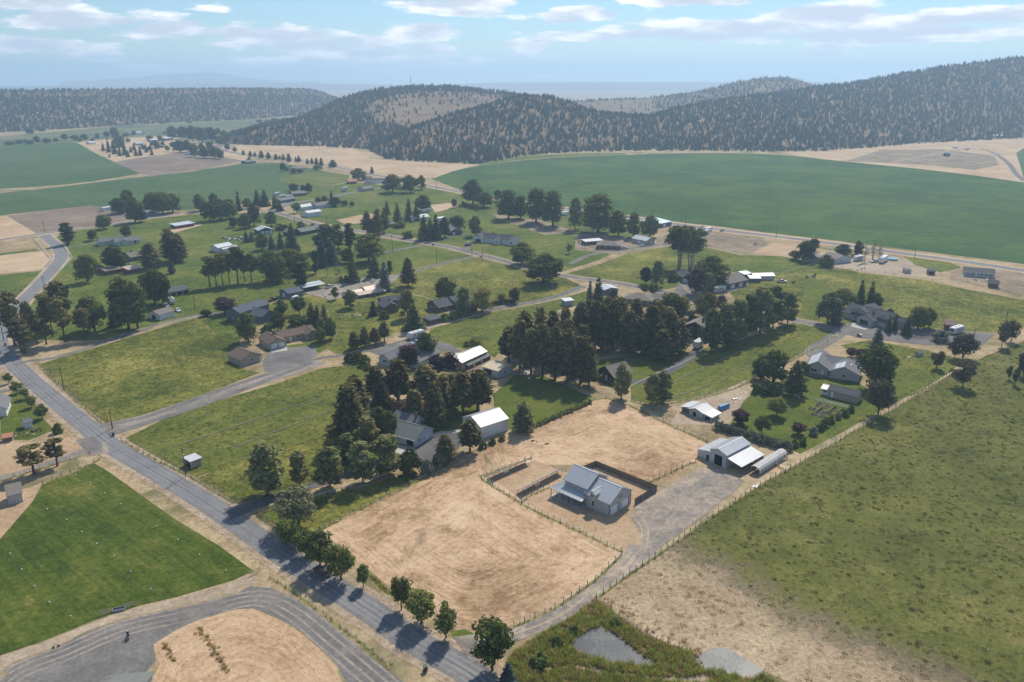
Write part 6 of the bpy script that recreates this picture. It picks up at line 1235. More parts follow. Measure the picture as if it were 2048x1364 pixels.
def car(label, p, q, kind='suv', paint='paint_dark', name=None):
    a, b = g(*p), g(*q); d = (b-a); c = (a+b)/2; root = thing(name or {'suv': 'parked_car', 'pickup': 'pickup_truck', 'sedan': 'parked_car', 'van': 'van'}[kind], label, {'pickup': 'pickup', 'van': 'van'}.get(kind, 'car'), c, math.atan2(d.y, d.x)); M = MATS[paint]
    L, W = {'suv': (4.7, 1.88), 'sedan': (4.5, 1.8), 'pickup': (5.6, 1.95), 'van': (5.4, 2.0)}[kind]; l = L/2; w = W/2
    low = {'suv': [(-l, .38), (-l-.04, .8), (-l+.1, 1.06), (.85, 1.06), (l-.15, .96), (l+.02, .72), (l, .36)], 'sedan': [(-l, .36), (-l, .78), (-l+.15, .95), (.9, .92), (l-.2, .8), (l, .6), (l-.02, .33)],
           'pickup': [(-l, .5), (-l, 1.05), (-.3, 1.08), (1.15, 1.1), (l-.2, 1.0), (l, .75), (l, .45)], 'van': [(-l, .4), (-l, 1.15), (1.7, 1.15), (l-.1, 1.0), (l, .7), (l, .38)]}[kind]
    body = MB(); n = len(low)
    v = [(x, s*w*(.96 if z < .5 else 1 if z < .9 else .95), z) for s in (-1, 1) for x, z in low]; body.add(v, [tuple(range(n)), tuple(range(2*n-1, n-1, -1))]+[(i, n+i, n+(i+1) % n, (i+1) % n) for i in range(n)]); body.build('body', M, root)
    zb, zt, x0, x1, t0, t1 = {'suv': (1.06, 1.66, -l+.12, .95, -l+.35, .15), 'sedan': (.94, 1.42, -l+.7, .95, -l+1.2, .15), 'pickup': (1.09, 1.75, -.75, 1.2, -.6, .55), 'van': (1.14, 2.1, -l+.05, 1.75, -l+.15, 1.1)}[kind]
    MB().hexa([(x0, -w*.93, zb), (x1, -w*.93, zb), (x1, w*.93, zb), (x0, w*.93, zb), (t0, -w*.74, zt), (t1, -w*.74, zt), (t1, w*.74, zt), (t0, w*.74, zt)]).build('window_band', MATS['car_glass'] if kind != 'van' else M, root)
    MB().hexa([(t0-.03, -w*.76, zt+.003), (t1+.03, -w*.76, zt+.003), (t1+.03, w*.76, zt+.003), (t0-.03, w*.76, zt+.003), (t0+.08, -w*.68, zt+.06), (t1-.1, -w*.68, zt+.06), (t1-.1, w*.68, zt+.06), (t0+.08, w*.68, zt+.06)]).build('roof', M, root)
    b_ = MB(); xm = (x0+x1)/2
    for s in (-1, 1):
        b_.bar((x0, s*w*.935, zb), (t0, s*w*.745, zt), .08, .06); b_.bar((x1, s*w*.935, zb), (t1, s*w*.745, zt), .08, .06); b_.bar((xm, s*w*.94, zb), ((t0+t1)/2, s*w*.75, zt), .09, .05)
    b_.build('pillar_frame', M, root)
    if kind == 'suv':
        for s in (-1, 1): MB().bar((t0+.2, s*w*.66, zt+.1), (t1-.2, s*w*.66, zt+.1), .05).build('roof_rail', MATS['galvanised'], root)
    if kind == 'pickup': MB().box(-l+.12, -w+.12, 1.06, -.85, w-.12, 1.1).build('bed', MATS['junk_dark'], root)
    if kind == 'van':
        MB().box(1.0, -w*.7, 1.4, 1.5, w*.7, 1.9).build('windscreen', MATS['car_glass'], root)
    for s in (-1, 1):
        for x in (-l*.62, l*.63): wheel(root, x, s*(w-.12))
        MB().box(l-.1, s*w*.55-.2, .66, l+.03, s*w*.55+.2, .84).build('headlight', MATS['clear_lens'], root); MB().box(-l-.05, s*w*.82-.12, .78, -l+.05, s*w*.82+.12, 1.0).build('taillight', MATS['red_lens'], root)
    return root
def camper(label, p, q, L=7.5, kind='trailer', paint='camper_white', h=3.0):
    a, b = g(*p), g(*q); d = b-a; c = (a+b)/2; root = thing({'trailer': 'travel_trailer', 'bus': 'motorhome', 'box': 'cargo_trailer'}[kind], label, {'trailer': 'camper', 'bus': 'motorhome', 'box': 'trailer'}[kind], c, math.atan2(d.y, d.x)); l = L/2; w = 1.22
    prof = [(-l, .55), (-l, h-.25), (-l+.25, h), (l-.7, h), (l-.05, h*.62), (l, h*.45), (l-.35, .55)] if kind == 'trailer' else [(-l, .5), (-l, h-.1), (-l+.1, h), (l-.2, h), (l-.02, h*.75), (l+.05, .9), (l, .5)]
    MB().prism(prof, -w, w, 'y').build('body', MATS[paint], root)
    for s in (-1, 1):
        if kind != 'box':
            for x in ((-l*.6, -l*.1, l*.35) if kind == 'trailer' else (-l*.65, -l*.3, 0.05, l*.4)): MB().box(x-.45, s*(w+.012)-.015, 1.55, x+.45, s*(w+.012)+.015, 2.2).build('window', MATS['car_glass'], root)
            MB().box(-l+.3, s*(w+.008)-.01, 1.0, l-.9, s*(w+.008)+.01, 1.3).build('stripe', MATS['camper_stripe'], root)
        for x in ((-.9, .1) if kind != 'bus' else (-l*.55, l*.65)): wheel(root, x, s*(w-.1), .38, .24)
    if kind == 'bus': MB().box(l-.02, -w*.85, 1.5, l+.06, w*.85, 2.35).build('windscreen', MATS['car_glass'], root)
    else: MB().bar((l-.4, 0, .6), (l+1.1, 0, .55), .14).build('hitch', MATS['trim_dark'], root)
    if kind != 'box':
        for x in (-l*.35, l*.25): MB().box(x-.4, -.35, h-.002, x+.4, .35, h+.22).build('roof_unit', MATS['camper_white'], root)
    return root
car('dark grey SUV parked on the road under the maples', (658,1155), (632,1139), 'suv', 'paint_dark')
camper('white travel trailer with dark stripes parked by the tan lane', (845,672), (818,680), 8.2)
car('grey pickup parked beside the white travel trailer', (840,686), (826,690), 'pickup', 'paint_silver')
car('white pickup parked by the brown-roofed ranch house', (1242,499), (1256,497), 'pickup', 'paint_white')
car('small white car beside the tan metal-roofed shop', (1282,493), (1289,492), 'sedan', 'paint_white')
camper('long white trailer parked beside the crop field road', (1402,472), (1420,466), 9); camper('second white trailer behind a long one by the crop field road', (1408,465), (1424,461), 8, 'box')
car('white pickup parked alone below the crop field road', (1440,464), (1450,461), 'pickup', 'paint_white')
camper('white motorhome beside the blue-grey house yard', (1706,523), (1726,519), 7.5, 'bus'); car('white truck with black trunk in the camper yard', (1755,524), (1742,525), 'pickup', 'paint_white'); camper('long white semi trailer in the camper yard', (1757,529), (1775,519), 11, 'box', h=3.6)
car('dark van parked behind the white motorhome', (1703,516), (1718,513), 'van', 'paint_dark')
camper('white motorhome parked beside the horse shelter', (1925,662), (1899,670), 8, 'bus'); camper('white coach parked beside the brown shop', (1428,586), (1445,582), 9, 'bus')
camper('white camper with bright roof beside the black two-storey house', (1404,689), (1388,700), 6.5); car('white car beside the black two-storey house', (1396,684), (1404,679), 'sedan', 'paint_white')
car('white pickup on the drive of the pale green house', (208,483), (193,486), 'pickup', 'paint_white'); camper('small white camper beside the open dark-roofed shed', (339,604), (347,610), 5.5)
car('silver car next to the small white camper', (328,611), (337,615), 'sedan', 'paint_silver'); car('white car parked by the white garage', (352,619), (361,626), 'sedan', 'paint_white'); car('white car on the gravel drive under the pines', (240,637), (249,644), 'sedan', 'paint_white')
car('black pickup parked beside the round pasture', (540,604), (553,599), 'pickup', 'paint_black'); car('white van parked at the low grey garage', (586,602), (598,597), 'van', 'paint_white'); car('white pickup beside the long open carport', (655,577), (663,574), 'pickup', 'paint_white')
car('white car by the blue spruce in the farmyard', (743,565), (749,561), 'sedan', 'paint_white'); car('black car in front of the bright white farmhouse', (930,493), (941,491), 'sedan', 'paint_black'); car('white car in front of the bright white farmhouse', (933,489), (943,486), 'sedan', 'paint_white')
camper('white fifth-wheel camper parked below the broad tree', (861,423), (845,426), 9); camper('white box trailer parked beside the street below the highway', (684,381), (696,379), 8, 'box'); car('dark car driving on the street below the highway', (684,384), (691,383), 'sedan', 'paint_dark')
for p, q in (((551,392),(559,390)), ((560,397),(570,395)), ((572,398),(586,396))): camper('white camper in the row parked below the brown house', p, q, 8)["group"] = 'row of white campers'
car('white pickup at the pale-roofed sheds', (1560,565), (1567,565), 'pickup', 'paint_white')
camper('white trailer in the dry hill-foot pasture', (1903,297), (1918,296), 12, 'box'); camper('white motorhome on the hill-foot farm track', (1925,301), (1942,299), 11, 'bus'); camper('white trailer behind the cottonwood windbreak', (1122,432), (1134,430), 9, 'box')
def tarp_boat():
    a, ang, L = frame((1438,822), (1458,814)); o = thing('covered_boat', 'boat on trailer covered with a bright blue tarp', 'boat', a, ang); plain_mat('blue_tarp', (.05,.24,.48), .5, .4, var=.25, scale=1.5)
    MB().hexa([(0, -.9, .5), (L, -.6, .5), (L, .6, .5), (0, .9, .5), (.2, -.5, 1.7), (L-.5, -.35, 1.5), (L-.5, .35, 1.5), (.2, .5, 1.7)]).build('tarp', MATS['blue_tarp'], o); MB().box(.3, -.8, .3, L-.3, .8, .5).build('trailer_frame', MATS['galvanised'], o); wheel(o, L*.4, -.85, .3, .2); wheel(o, L*.4, .85, .3, .2)
tarp_boat()
# ------------------------------------------------------------------ bins, pools, beds, pipes, sprinklers, junk
plain_mat('bin_green', (.02,.10,.07), .5, .4); plain_mat('bin_dark', (.03,.03,.035), .5, .4); plain_mat('soil', (.07,.05,.035), 1, .1, var=.3); plain_mat('pool_blue', (.15,.42,.55), .2, .5)
def bin_(px, py, label, lid='bin_green', body='bin_dark'):
    o = thing('rubbish_bin', label, 'bin', g(px, py), .5); MB().hexa([(-.28, -.28, .08), (.28, -.28, .08), (.28, .3, .08), (-.28, .3, .08), (-.34, -.36, 1.1), (.34, -.36, 1.1), (.34, .36, 1.1), (-.34, .36, 1.1)]).build('body', MATS[body], o); MB().box(-.37, -.4, 1.1, .37, .4, 1.19).build('lid', MATS[lid], o)
    for s in (-1, 1): MB().tube((s*.3, .32, .12), (s*.36, .32, .12), .12, .12, 8).build('wheel', MATS['tyre'], o)
bin_(851,1342,'dark wheeled bin with green lid at the road junction'); bin_(227,872,'dark wheeled bin with green lid at the two-track lane'); bin_(1716,673,'black wheeled bin beside a grey one on the gravel turning area','bin_dark'); bin_(1721,674,'grey wheeled bin beside a black one on the gravel turning area','galvanised','galvanised')
bin_(11,692,'small dark bin at the road bend','bin_dark'); bin_(961,516,'dark bin on the village street verge','bin_dark'); bin_(1330,590,'dark bin beside the gravel court','bin_dark')
def bed(cx, cy, label, l, w, ang, full):
    o = thing('raised_bed', label, 'planter', g(cx, cy), ang); MB().box(-l/2, -w/2, 0, l/2, -w/2+.08, .4).box(-l/2, w/2-.08, 0, l/2, w/2, .4).box(-l/2, -w/2+.08, 0, -l/2+.08, w/2-.08, .4).box(l/2-.08, -w/2+.08, 0, l/2, w/2-.08, .4).build('bed_frame', MATS['pale_wood'], o)
    MB().box(-l/2+.08, -w/2+.08, 0, l/2-.08, w/2-.08, .34).build('bed_soil', MATS['soil'], o)
    if full:
        k = KIND['bush'][0][0]; n = int(l/.8)
        for i in range(n): q = obj('crop_plant', k, o, (-l/2+.4+i*(l-.8)/max(1, n-1), 0, .3), RND.uniform(0, 6)); q.scale = (.16, .16, .2)
for i, (x, y, l, w, a, f) in enumerate([(1215,617,2.4,1.2,.7,1),(1278,630,3.4,1.6,.7,0),(1165,650,2.4,1.4,-.7,1),(1225,664,3.6,1.4,.75,1),(1340,652,3.4,1.2,.75,1),(1400,668,3,1.2,.75,1),(1185,692,2.2,1.2,.2,1),(1245,708,2.2,1.4,0,0),(1285,686,3.6,1.4,.3,1),(1375,692,3,1.2,.7,1)]):
    bed(1340+x/4.096, 660+y/4.096, 'wooden raised garden bed full of green plants' if f else 'wooden raised garden bed of bare dark soil', l, w, a, f); 
for o in list(COL.objects):
    if o.name.startswith('raised_bed'): o["group"] = 'planted raised beds' if 'green' in o["label"] else 'bare raised beds'
def pipe(label, pts):
    P = [g(x, y) for x, y in pts]; o0 = P[0]; o = thing('irrigation_pipe', label, 'pipe', o0)
    for a, b in zip(P, P[1:]): MB().tube(a-o0+Vector((0, 0, .14)), b-o0+Vector((0, 0, .14)), .1, .1, 6).build('pipe_run', MATS['pale_wood'], o)
    for p in walk(pts, 9): MB().tube(p-o0, p-o0+Vector((0, 0, .8)), .03, .02, 5).build('riser', MATS['galvanised'], o)
pipe('long pale irrigation pipe lying across the mown paddock, upper one', [(345,894),(460,856),(568,820),(650,793)]); pipe('long pale irrigation pipe lying across the mown paddock, lower one', [(461,899),(560,860),(665,821)])
pipe('pale irrigation pipe down the middle of the long mown pasture', [(1338,768),(1410,735),(1478,704)]); pipe('pale irrigation pipe along the lower half of the long mown pasture', [(1345,796),(1430,765),(1512,727)])
pipe('pale irrigation pipe in the pasture above the pine grove', [(984,637),(1029,653)]); pipe('pale irrigation pipe behind the tan barn', [(922,668),(984,680)])
for x, y in [(490,8),(1148,53),(1303,153),(1460,265),(1653,380),(600,95),(710,183),(837,273),(957,387),(1103,515),(75,257),(162,373),(257,494),(364,612),(518,716)]+[((x/4.655)*3.657, (y/4.655-280)*3.657) for x, y in ((708,898),(840,962),(978,1067),(1125,1168),(443,1215))]:
    o = thing('sprinkler', 'small white sprinkler head in the bright green watered field', 'sprinkler', g(x/3.657, 1040+y/3.657), RND.uniform(0, 6), 'sprinkler heads in the watered field'); MB().tube((0, 0, 0), (0, 0, .55), .035, .03, 6).build('riser', MATS['galvanised'], o); MB().tube((0, 0, .5), (0, 0, .62), .2, .12, 10).build('guard', MATS['trim_white'], o); MB().bar((0, 0, .64), (.2, 0, .74), .05).build('nozzle', MATS['rust'], o)
def blob_pile(name, label, cat, px, py, mats, n, spread, size):
    o = thing(name, label, cat, g(px, py)); rr = random.Random(px)
    for i in range(n):
        x, y = rr.gauss(0, spread), rr.gauss(0, spread*.6); s = size*rr.uniform(.5, 1.3); z = s*rr.uniform(.3, .8); t = rr.uniform(-.3, .3)
        MB().hexa([(-s, -s*.6, 0), (s, -s*.5, 0), (s*.9, s*.6, 0), (-s*.9, s*.5, 0), (-s*.8+t, -s*.4, z), (s*.7+t, -s*.5, z*.8), (s*.8, s*.4, z), (-s*.7, s*.5, z*1.1)]).build('scrap_piece', MATS[rr.choice(mats)], o, (x, y, .0), rr.uniform(0, 6))
J = ['junk_dark', 'rust', 'pale_wood', 'galvanised', 'trim_white']
blob_pile('scrap_pile', 'heap of machinery and scrap behind the yellow-roofed shed', 'scrap', 1055, 748, J, 12, 2.4, .7); blob_pile('scrap_pile', 'reddish scrap beside the yellow-roofed shed door', 'scrap', 962, 742, ['rust', 'pale_wood', 'trim_white'], 8, 1.4, .5)
blob_pile('wood_pile', 'long pile of logs and scrap along the tan track', 'wood pile', 680, 632, ['grey_wood', 'pale_wood', 'rust'], 16, 4, .6); blob_pile('scrap_pile', 'scattered scrap beside the small house shrubs', 'scrap', 730, 630, J, 12, 2.6, .6); blob_pile('rock_pile', 'pale rocks at the dusty hen yard edge', 'rocks', 1475, 798, ['pale_wood', 'galvanised'], 9, 1.0, .4)
blob_pile('scrap_pile', 'line of old cars and scrap behind the green barn', 'scrap', 465, 478, ['trim_white', 'junk_dark', 'rust', 'galvanised'], 22, 7, 1.1); blob_pile('scrap_pile', 'dark scrap beside the white garden shed', 'scrap', 70, 860, ['junk_dark', 'rust'], 9, 1.5, .5); blob_pile('rubble', 'white rubbish heap at the end of the greenhouse', 'rubbish', 1507, 972, ['trim_white', 'galvanised'], 8, .9, .4)
blob_pile('scrap_pile', 'farm junk in the camper yard', 'scrap', 1725, 532, J, 22, 8, .7); blob_pile('scrap_pile', 'machinery beside the long grey home', 'scrap', 1970, 562, J, 14, 6, .8); blob_pile('scrap_pile', 'stored equipment behind the windbreak', 'scrap', 1175, 462, J, 14, 8, .8); blob_pile('scrap_pile', 'trailers and scrap by the farmyard carport', 'scrap', 640, 592, J, 14, 5, .6)
blob_pile('scrap_pile', 'garden clutter near the orange-roofed shelter', 'scrap', 40, 872, J, 12, 2.2, .4); blob_pile('scrap_pile', 'small burnt stump heap in the straw field', 'stump', 1072, 883, ['rust', 'junk_dark'], 4, .5, .4); blob_pile('tyre_heap', 'dark tyre lying in the straw field', 'tyre', 1092, 888, ['tyre'], 3, .3, .45)
def trough():
    o = thing('water_trough', 'dark water trough between wooden rail panels', 'trough', g(238, 1221), .35); MB().box(-1.2, -.45, 0, 1.2, -.38, .6).box(-1.2, .38, 0, 1.2, .45, .6).box(-1.2, -.38, 0, -1.13, .38, .6).box(1.13, -.38, 0, 1.2, .38, .6).build('tank', MATS['galvanised'], o); MB().box(-1.13, -.38, .05, 1.13, .38, .5).build('water', MATS['car_glass'], o)
trough()
o = thing('swimming_pool', 'round blue above-ground pool in the camper yard', 'pool', g(1785,520)); MB().tube((0,0,0),(0,0,1.2),3,3,24).build('pool_wall', MATS['galvanised'], o); MB().tube((0,0,1.2),(0,0,1.24),2.85,2.85,24).build('water', MATS['pool_blue'], o)
o = thing('garden_pillar', 'slim white pillar standing on the mown lawn', 'pillar', g(1817,719)); MB().tube((0,0,0),(0,0,1.1),.2,.14,8).build('shaft', MATS['trim_white'], o); MB().box(-.3,-.3,1.1,.3,.3,1.2).build('cap', MATS['trim_white'], o)
# ------------------------------------------------------------------ hedges
def hedge(label, p, q, w, h, mat, n):
    a, ang, L = frame(p, q); o = thing('hedge', label, 'hedge', a, ang); k = n
    c = np.stack([NP.uniform(0, L, k), NP.normal(0, w*.22, k), NP.uniform(.25, 1, k)**.8*h*.82], 1); c[:, 2] *= 1+.12*np.sin(c[:, 0]*1.7)+.08*np.sin(c[:, 0]*4.1)
    pts, d = clump_points(c, np.full(k, w*.22), 26); v, f = leaf_quads(pts, d, .17); obj('foliage', np_mesh('foliage', v, f, MATS[mat]), o)
    for i in range(int(L/2)): MB().tube((i*2+.8, 0, -.1), (i*2+.9, .05, h*.7), .06, .03, 5).build('stem', MATS['bark'], o)
hedge('long silvery green hedge between the straw field and the lawn', (1430,856), (1583,903), 3.0, 2.6, 'silver_leaves', 520)
hedge('dark clipped hedge beside the crop field road', (924,412), (958,422), 3.0, 4.2, 'dark_leaves', 260); hedge('low green hedge by the yellow-green tree', (984,610), (1030,606), 2.4, 2.2, 'dark_leaves', 200)
hedge('weedy green thicket along the top of the straw field', (1060,858), (1180,806), 2.0, 1.3, 'green_leaves', 260)
# ------------------------------------------------------------------ people and animals
def skin_mesh(name, pts, edges, rad, mat, sub=2):
    me = bpy.data.meshes.new(name); me.from_pydata(pts, edges, []); ob = bpy.data.objects.new(name, me); COL.objects.link(ob)
    ob.modifiers.new('s', 'SKIN'); ob.modifiers.new('u', 'SUBSURF').levels = sub
    for i, r in enumerate(rad): me.skin_vertices[0].data[i].radius = (r, r) if not isinstance(r, tuple) else r
    me.skin_vertices[0].data[0].use_root = True
    dg = bpy.context.evaluated_depsgraph_get(); m = bpy.data.meshes.new_from_object(ob.evaluated_get(dg)); bpy.data.objects.remove(ob)
    m.name = name; m.materials.clear(); m.materials.append(mat); m.polygons.foreach_set('use_smooth', [True]*len(m.polygons)); return m
plain_mat('black_hide', (.018,.016,.015), .8, .2, var=.1); plain_mat('bay_hide', (.09,.045,.025), .8, .2, var=.1); plain_mat('rider_clothes', (.05,.05,.055), .9, .2, var=.2); plain_mat('helmet_white', (.75,.75,.75), .3, .5); plain_mat('bike_orange', (.42,.13,.03), .4, .5); plain_mat('skin_tone', (.45,.28,.20), .6, .3)
cow_me = skin_mesh('cow', [(0,0,1.05),(.75,0,1.1),(-.75,0,1.08),(1.1,0,1.15),(1.45,0,.95),(1.75,0,.72),(.7,.26,.85),(.72,.27,.45),(.7,.27,.02),(.7,-.26,.85),(.72,-.27,.45),(.7,-.27,.02),(-.75,.26,.85),(-.9,.27,.45),(-.8,.27,.02),(-.75,-.26,.85),(-.9,-.27,.45),(-.8,-.27,.02),(-1.05,0,1.05),(-1.12,0,.5),(1.42,.2,1.05),(1.42,-.2,1.05)],
   [(0,1),(0,2),(1,3),(3,4),(4,5),(1,6),(6,7),(7,8),(1,9),(9,10),(10,11),(2,12),(12,13),(13,14),(2,15),(15,16),(16,17),(2,18),(18,19),(4,20),(4,21)], [.40,.34,.34,.2,.17,.1,.13,.07,.06,.13,.07,.06,.15,.075,.06,.15,.075,.06,.06,.03,.04,.04], MATS['black_hide'])
horse_me = skin_mesh('horse', [(0,0,1.25),(.65,0,1.3),(-.65,0,1.3),(.95,0,1.55),(1.2,0,1.85),(1.55,0,1.65),(.62,.2,1.0),(.65,.2,.5),(.62,.2,.02),(.62,-.2,1.0),(.65,-.2,.5),(.62,-.2,.02),(-.68,.2,1.0),(-.85,.2,.52),(-.75,.2,.02),(-.68,-.2,1.0),(-.85,-.2,.52),(-.75,-.2,.02),(-.95,0,1.2),(-1.1,0,.6)],
   [(0,1),(0,2),(1,3),(3,4),(4,5),(1,6),(6,7),(7,8),(1,9),(9,10),(10,11),(2,12),(12,13),(13,14),(2,15),(15,16),(16,17),(2,18),(18,19)], [.3,.28,.29,.19,.14,.08,.12,.06,.05,.12,.06,.05,.14,.065,.05,.14,.065,.05,.06,.05], MATS['bay_hide'])
for (x, y) in ((1614,557),(1627,556),(1630,552),(1587,568)): tag(obj('cow', cow_me, None, g(x, y), RND.uniform(0, 6)), 'black cow grazing in the olive pasture', 'cow', 'black cattle in the pasture')
tag(obj('cow', cow_me, None, g(866,492), 1), 'black cow beside the village street', 'cow'); tag(obj('horse', horse_me, None, g(1510,491), .3), 'dark horse standing in the brown corral', 'horse'); 
for x, y in ((1158,487),(1163,486)): tag(obj('horse', horse_me, None, g(x, y), RND.uniform(0, 6)), 'bay horse by the flat grey-roofed shed', 'horse', 'horses by the ranch shed')
def rider():
    a = g(257, 1276); rz = R(118)     # heading up the gravel
    b = thing('dirt_bike', 'orange dirt bike being ridden over the gravel drive', 'motorcycle', a, rz)
    wheel(b, .68, 0, .34, .09); wheel(b, -.68, 0, .33, .11)
    MB().tube((-.68, .09, .33), (-.1, .09, .5), .03, .03, 6).tube((-.68, -.09, .33), (-.1, -.09, .5), .03, .03, 6).box(-.2, -.11, .35, .2, .11, .68).build('engine', MATS['junk_dark'], b)
    MB().tube((.68, .07, .34), (.42, .07, 1.0), .03, .03, 6).tube((.68, -.07, .34), (.42, -.07, 1.0), .03, .03, 6).build('fork', MATS['galvanised'], b); MB().bar((.4, -.38, 1.05), (.4, .38, 1.05), .04).build('handlebar', MATS['trim_dark'], b)
    MB().hexa([(-.1, -.12, .68), (.42, -.1, .72), (.42, .1, .72), (-.1, .12, .68), (-.05, -.1, .9), (.38, -.08, .96), (.38, .08, .96), (-.05, .1, .9)]).build('fuel_tank', MATS['bike_orange'], b)
    MB().hexa([(-.75, -.1, .78), (.0, -.12, .74), (.0, .12, .74), (-.75, .1, .78), (-.8, -.08, .88), (0, -.1, .86), (0, .1, .86), (-.8, .08, .88)]).build('seat', MATS['trim_dark'], b)
    MB().hexa([(-1.0, -.08, .84), (-.7, -.09, .8), (-.7, .09, .8), (-1.0, .08, .84), (-1.02, -.06, .88), (-.7, -.08, .85), (-.7, .08, .85), (-1.02, .06, .88)]).build('rear_fender', MATS['bike_orange'], b); MB().hexa([(.5, -.06, .7), (1.0, -.06, .68), (1.0, .06, .68), (.5, .06, .7), (.5, -.06, .74), (1.0, -.06, .72), (1.0, .06, .72), (.5, .06, .74)]).build('front_fender', MATS['bike_orange'], b)
    pts = [(-.22,0,.92),(-.16,0,1.12),(-.02,0,1.36),(.03,0,1.47),(.06,0,1.52)]; ed = [(0,1),(1,2),(2,3),(3,4)]; rad = [.16,.15,.16,.07,.06]
    for s in (-1, 1):
        n = len(pts); pts += [(-.02,.19*s,1.38),(.10,.33*s,1.20),(.34,.34*s,1.07),(.40,.32*s,1.05)]; ed += [(2,n),(n,n+1),(n+1,n+2),(n+2,n+3)]; rad += [.075,.058,.045,.042]
        n = len(pts); pts += [(-.18,.14*s,.88),(.2,.24*s,.72),(-.02,.2*s,.36),(.12,.2*s,.31)]; ed += [(0,n),(n,n+1),(n+1,n+2),(n+2,n+3)]; rad += [.1,.075,.055,.045]
    p = thing('person', 'person in dark clothes and white helmet riding the dirt bike', 'person', a, rz); obj('body', skin_mesh('body', pts, ed, rad, MATS['rider_clothes']), p)
    bm = bmesh.new(); bmesh.ops.create_uvsphere(bm, u_segments=16, v_segments=12, radius=.155); bmesh.ops.scale(bm, vec=(1.15, .95, 1.05), verts=bm.verts[:]); m = bpy.data.meshes.new('helmet'); bm.to_mesh(m); bm.free(); m.materials.append(MATS['helmet_white']); hm = obj('helmet', m, p, (.09, 0, 1.66))
    MB().box(.08, -.1, -.06, .19, .1, .06).build('visor', MATS['car_glass'], hm); MB().box(.02, -.07, -.12, .15, .07, -.05).build('face', MATS['skin_tone'], hm)
    for s in (-1, 1): 
        q = MB()
        for k in range(4): q.bar((.40, s*(.29+k*.022), 1.075), (.455, s*(.29+k*.022), 1.05), .02); q.bar((.455, s*(.29+k*.022), 1.05), (.43, s*(.29+k*.022), 1.015), .018)
        q.bar((.39, s*.28, 1.03), (.44, s*.265, 1.01), .022); q.build('glove', MATS['trim_dark'], p)
rider()
def small_bike():
    b = thing('bicycle', 'small child bicycle lying upright at the gravel edge', 'bicycle', g(112,1295), .6); wheel(b, .45, 0, .25, .05); wheel(b, -.45, 0, .25, .05); MB().bar((-.45,0,.25),(0,0,.3),.03).bar((0,0,.3),(.3,0,.65),.03).bar((-.45,0,.25),(-.15,0,.62),.03).bar((-.15,0,.62),(.3,0,.65),.03).bar((.45,0,.25),(.28,0,.8),.03).build('frame', MATS['trim_white'], b); MB().bar((.28,-.22,.82),(.28,.22,.82),.03).build('handlebar', MATS['trim_dark'], b); MB().box(-.28,-.06,.66,-.05,.06,.72).build('saddle', MATS['trim_dark'], b)
small_bike()
# ------------------------------------------------------------------ radio mast on the hill
def mast():
    u, dy, dz = ray(822, 175); k = 1955/math.hypot(u, dy); base = Vector((u*k, dy*k, H+dz*k-4)); o = thing('radio_mast', 'thin lattice radio mast on the wooded hilltop', 'mast', base); h = 30
    for i in range(3):
        a = i*2.094; MB().tube((1.6*math.cos(a), 1.6*math.sin(a), -2), (.4*math.cos(a), .4*math.sin(a), h), .22, .16, 5).build('leg', MATS['galvanised'], o)
    b = MB()
    for k in range(10):
        r0, r1 = 1.6-1.2*k/10, 1.6-1.2*(k+1)/10
        for i in range(3): a, c = i*2.094, (i+1)*2.094; b.bar((r0*math.cos(a), r0*math.sin(a), h*k/10), (r1*math.cos(c), r1*math.sin(c), h*(k+1)/10), .12)
    b.build('bracing', MATS['galvanised'], o)
    for z, a in ((h*.6, 0), (h*.68, 2), (h*.75, 4)): MB().tube((math.cos(a), math.sin(a), z), (2.0*math.cos(a), 2.0*math.sin(a), z), .9, .9, 12).build('dish', MATS['trim_white'], o)
    MB().tube((0, 0, h), (0, 0, h+6), .1, .05, 5).build('antenna', MATS['galvanised'], o)
mast()
# ------------------------------------------------------------------ grass you could not count
leaf_mat('green_blades', (.09,.10,.028), (.25,.245,.085), trans=.5); leaf_mat('dry_blades', (.36,.27,.16), (.66,.52,.34), trans=.5); leaf_mat('reed_blades', (.15,.19,.035), (.42,.47,.12), trans=.55); leaf_mat('rust_blades', (.30,.21,.10), (.60,.45,.25), trans=.55)
def tuft(name, n, r, h, w, mat):
    a = NP.uniform(0, 6.28, n); rr = r*np.sqrt(NP.random(n)); x, y = np.cos(a)*rr, np.sin(a)*rr; le = NP.normal(0, .28, (n, 2))*h; hh = h*NP.uniform(.5, 1.1, n); t = NP.uniform(0, 6.28, n); dx, dy = np.cos(t)*w, np.sin(t)*w; z = np.zeros(n)
    v = np.stack([np.stack([x-dx, y-dy, z], 1), np.stack([x+dx, y+dy, z], 1), np.stack([x+le[:, 0]+dx*.3, y+le[:, 1]+dy*.3, hh], 1), np.stack([x+le[:, 0]-dx*.3, y+le[:, 1]-dy*.3, hh], 1)], 1).reshape(-1, 3)
    return np_mesh(name, v, np.arange(4*n).reshape(n, 4), MATS[mat])
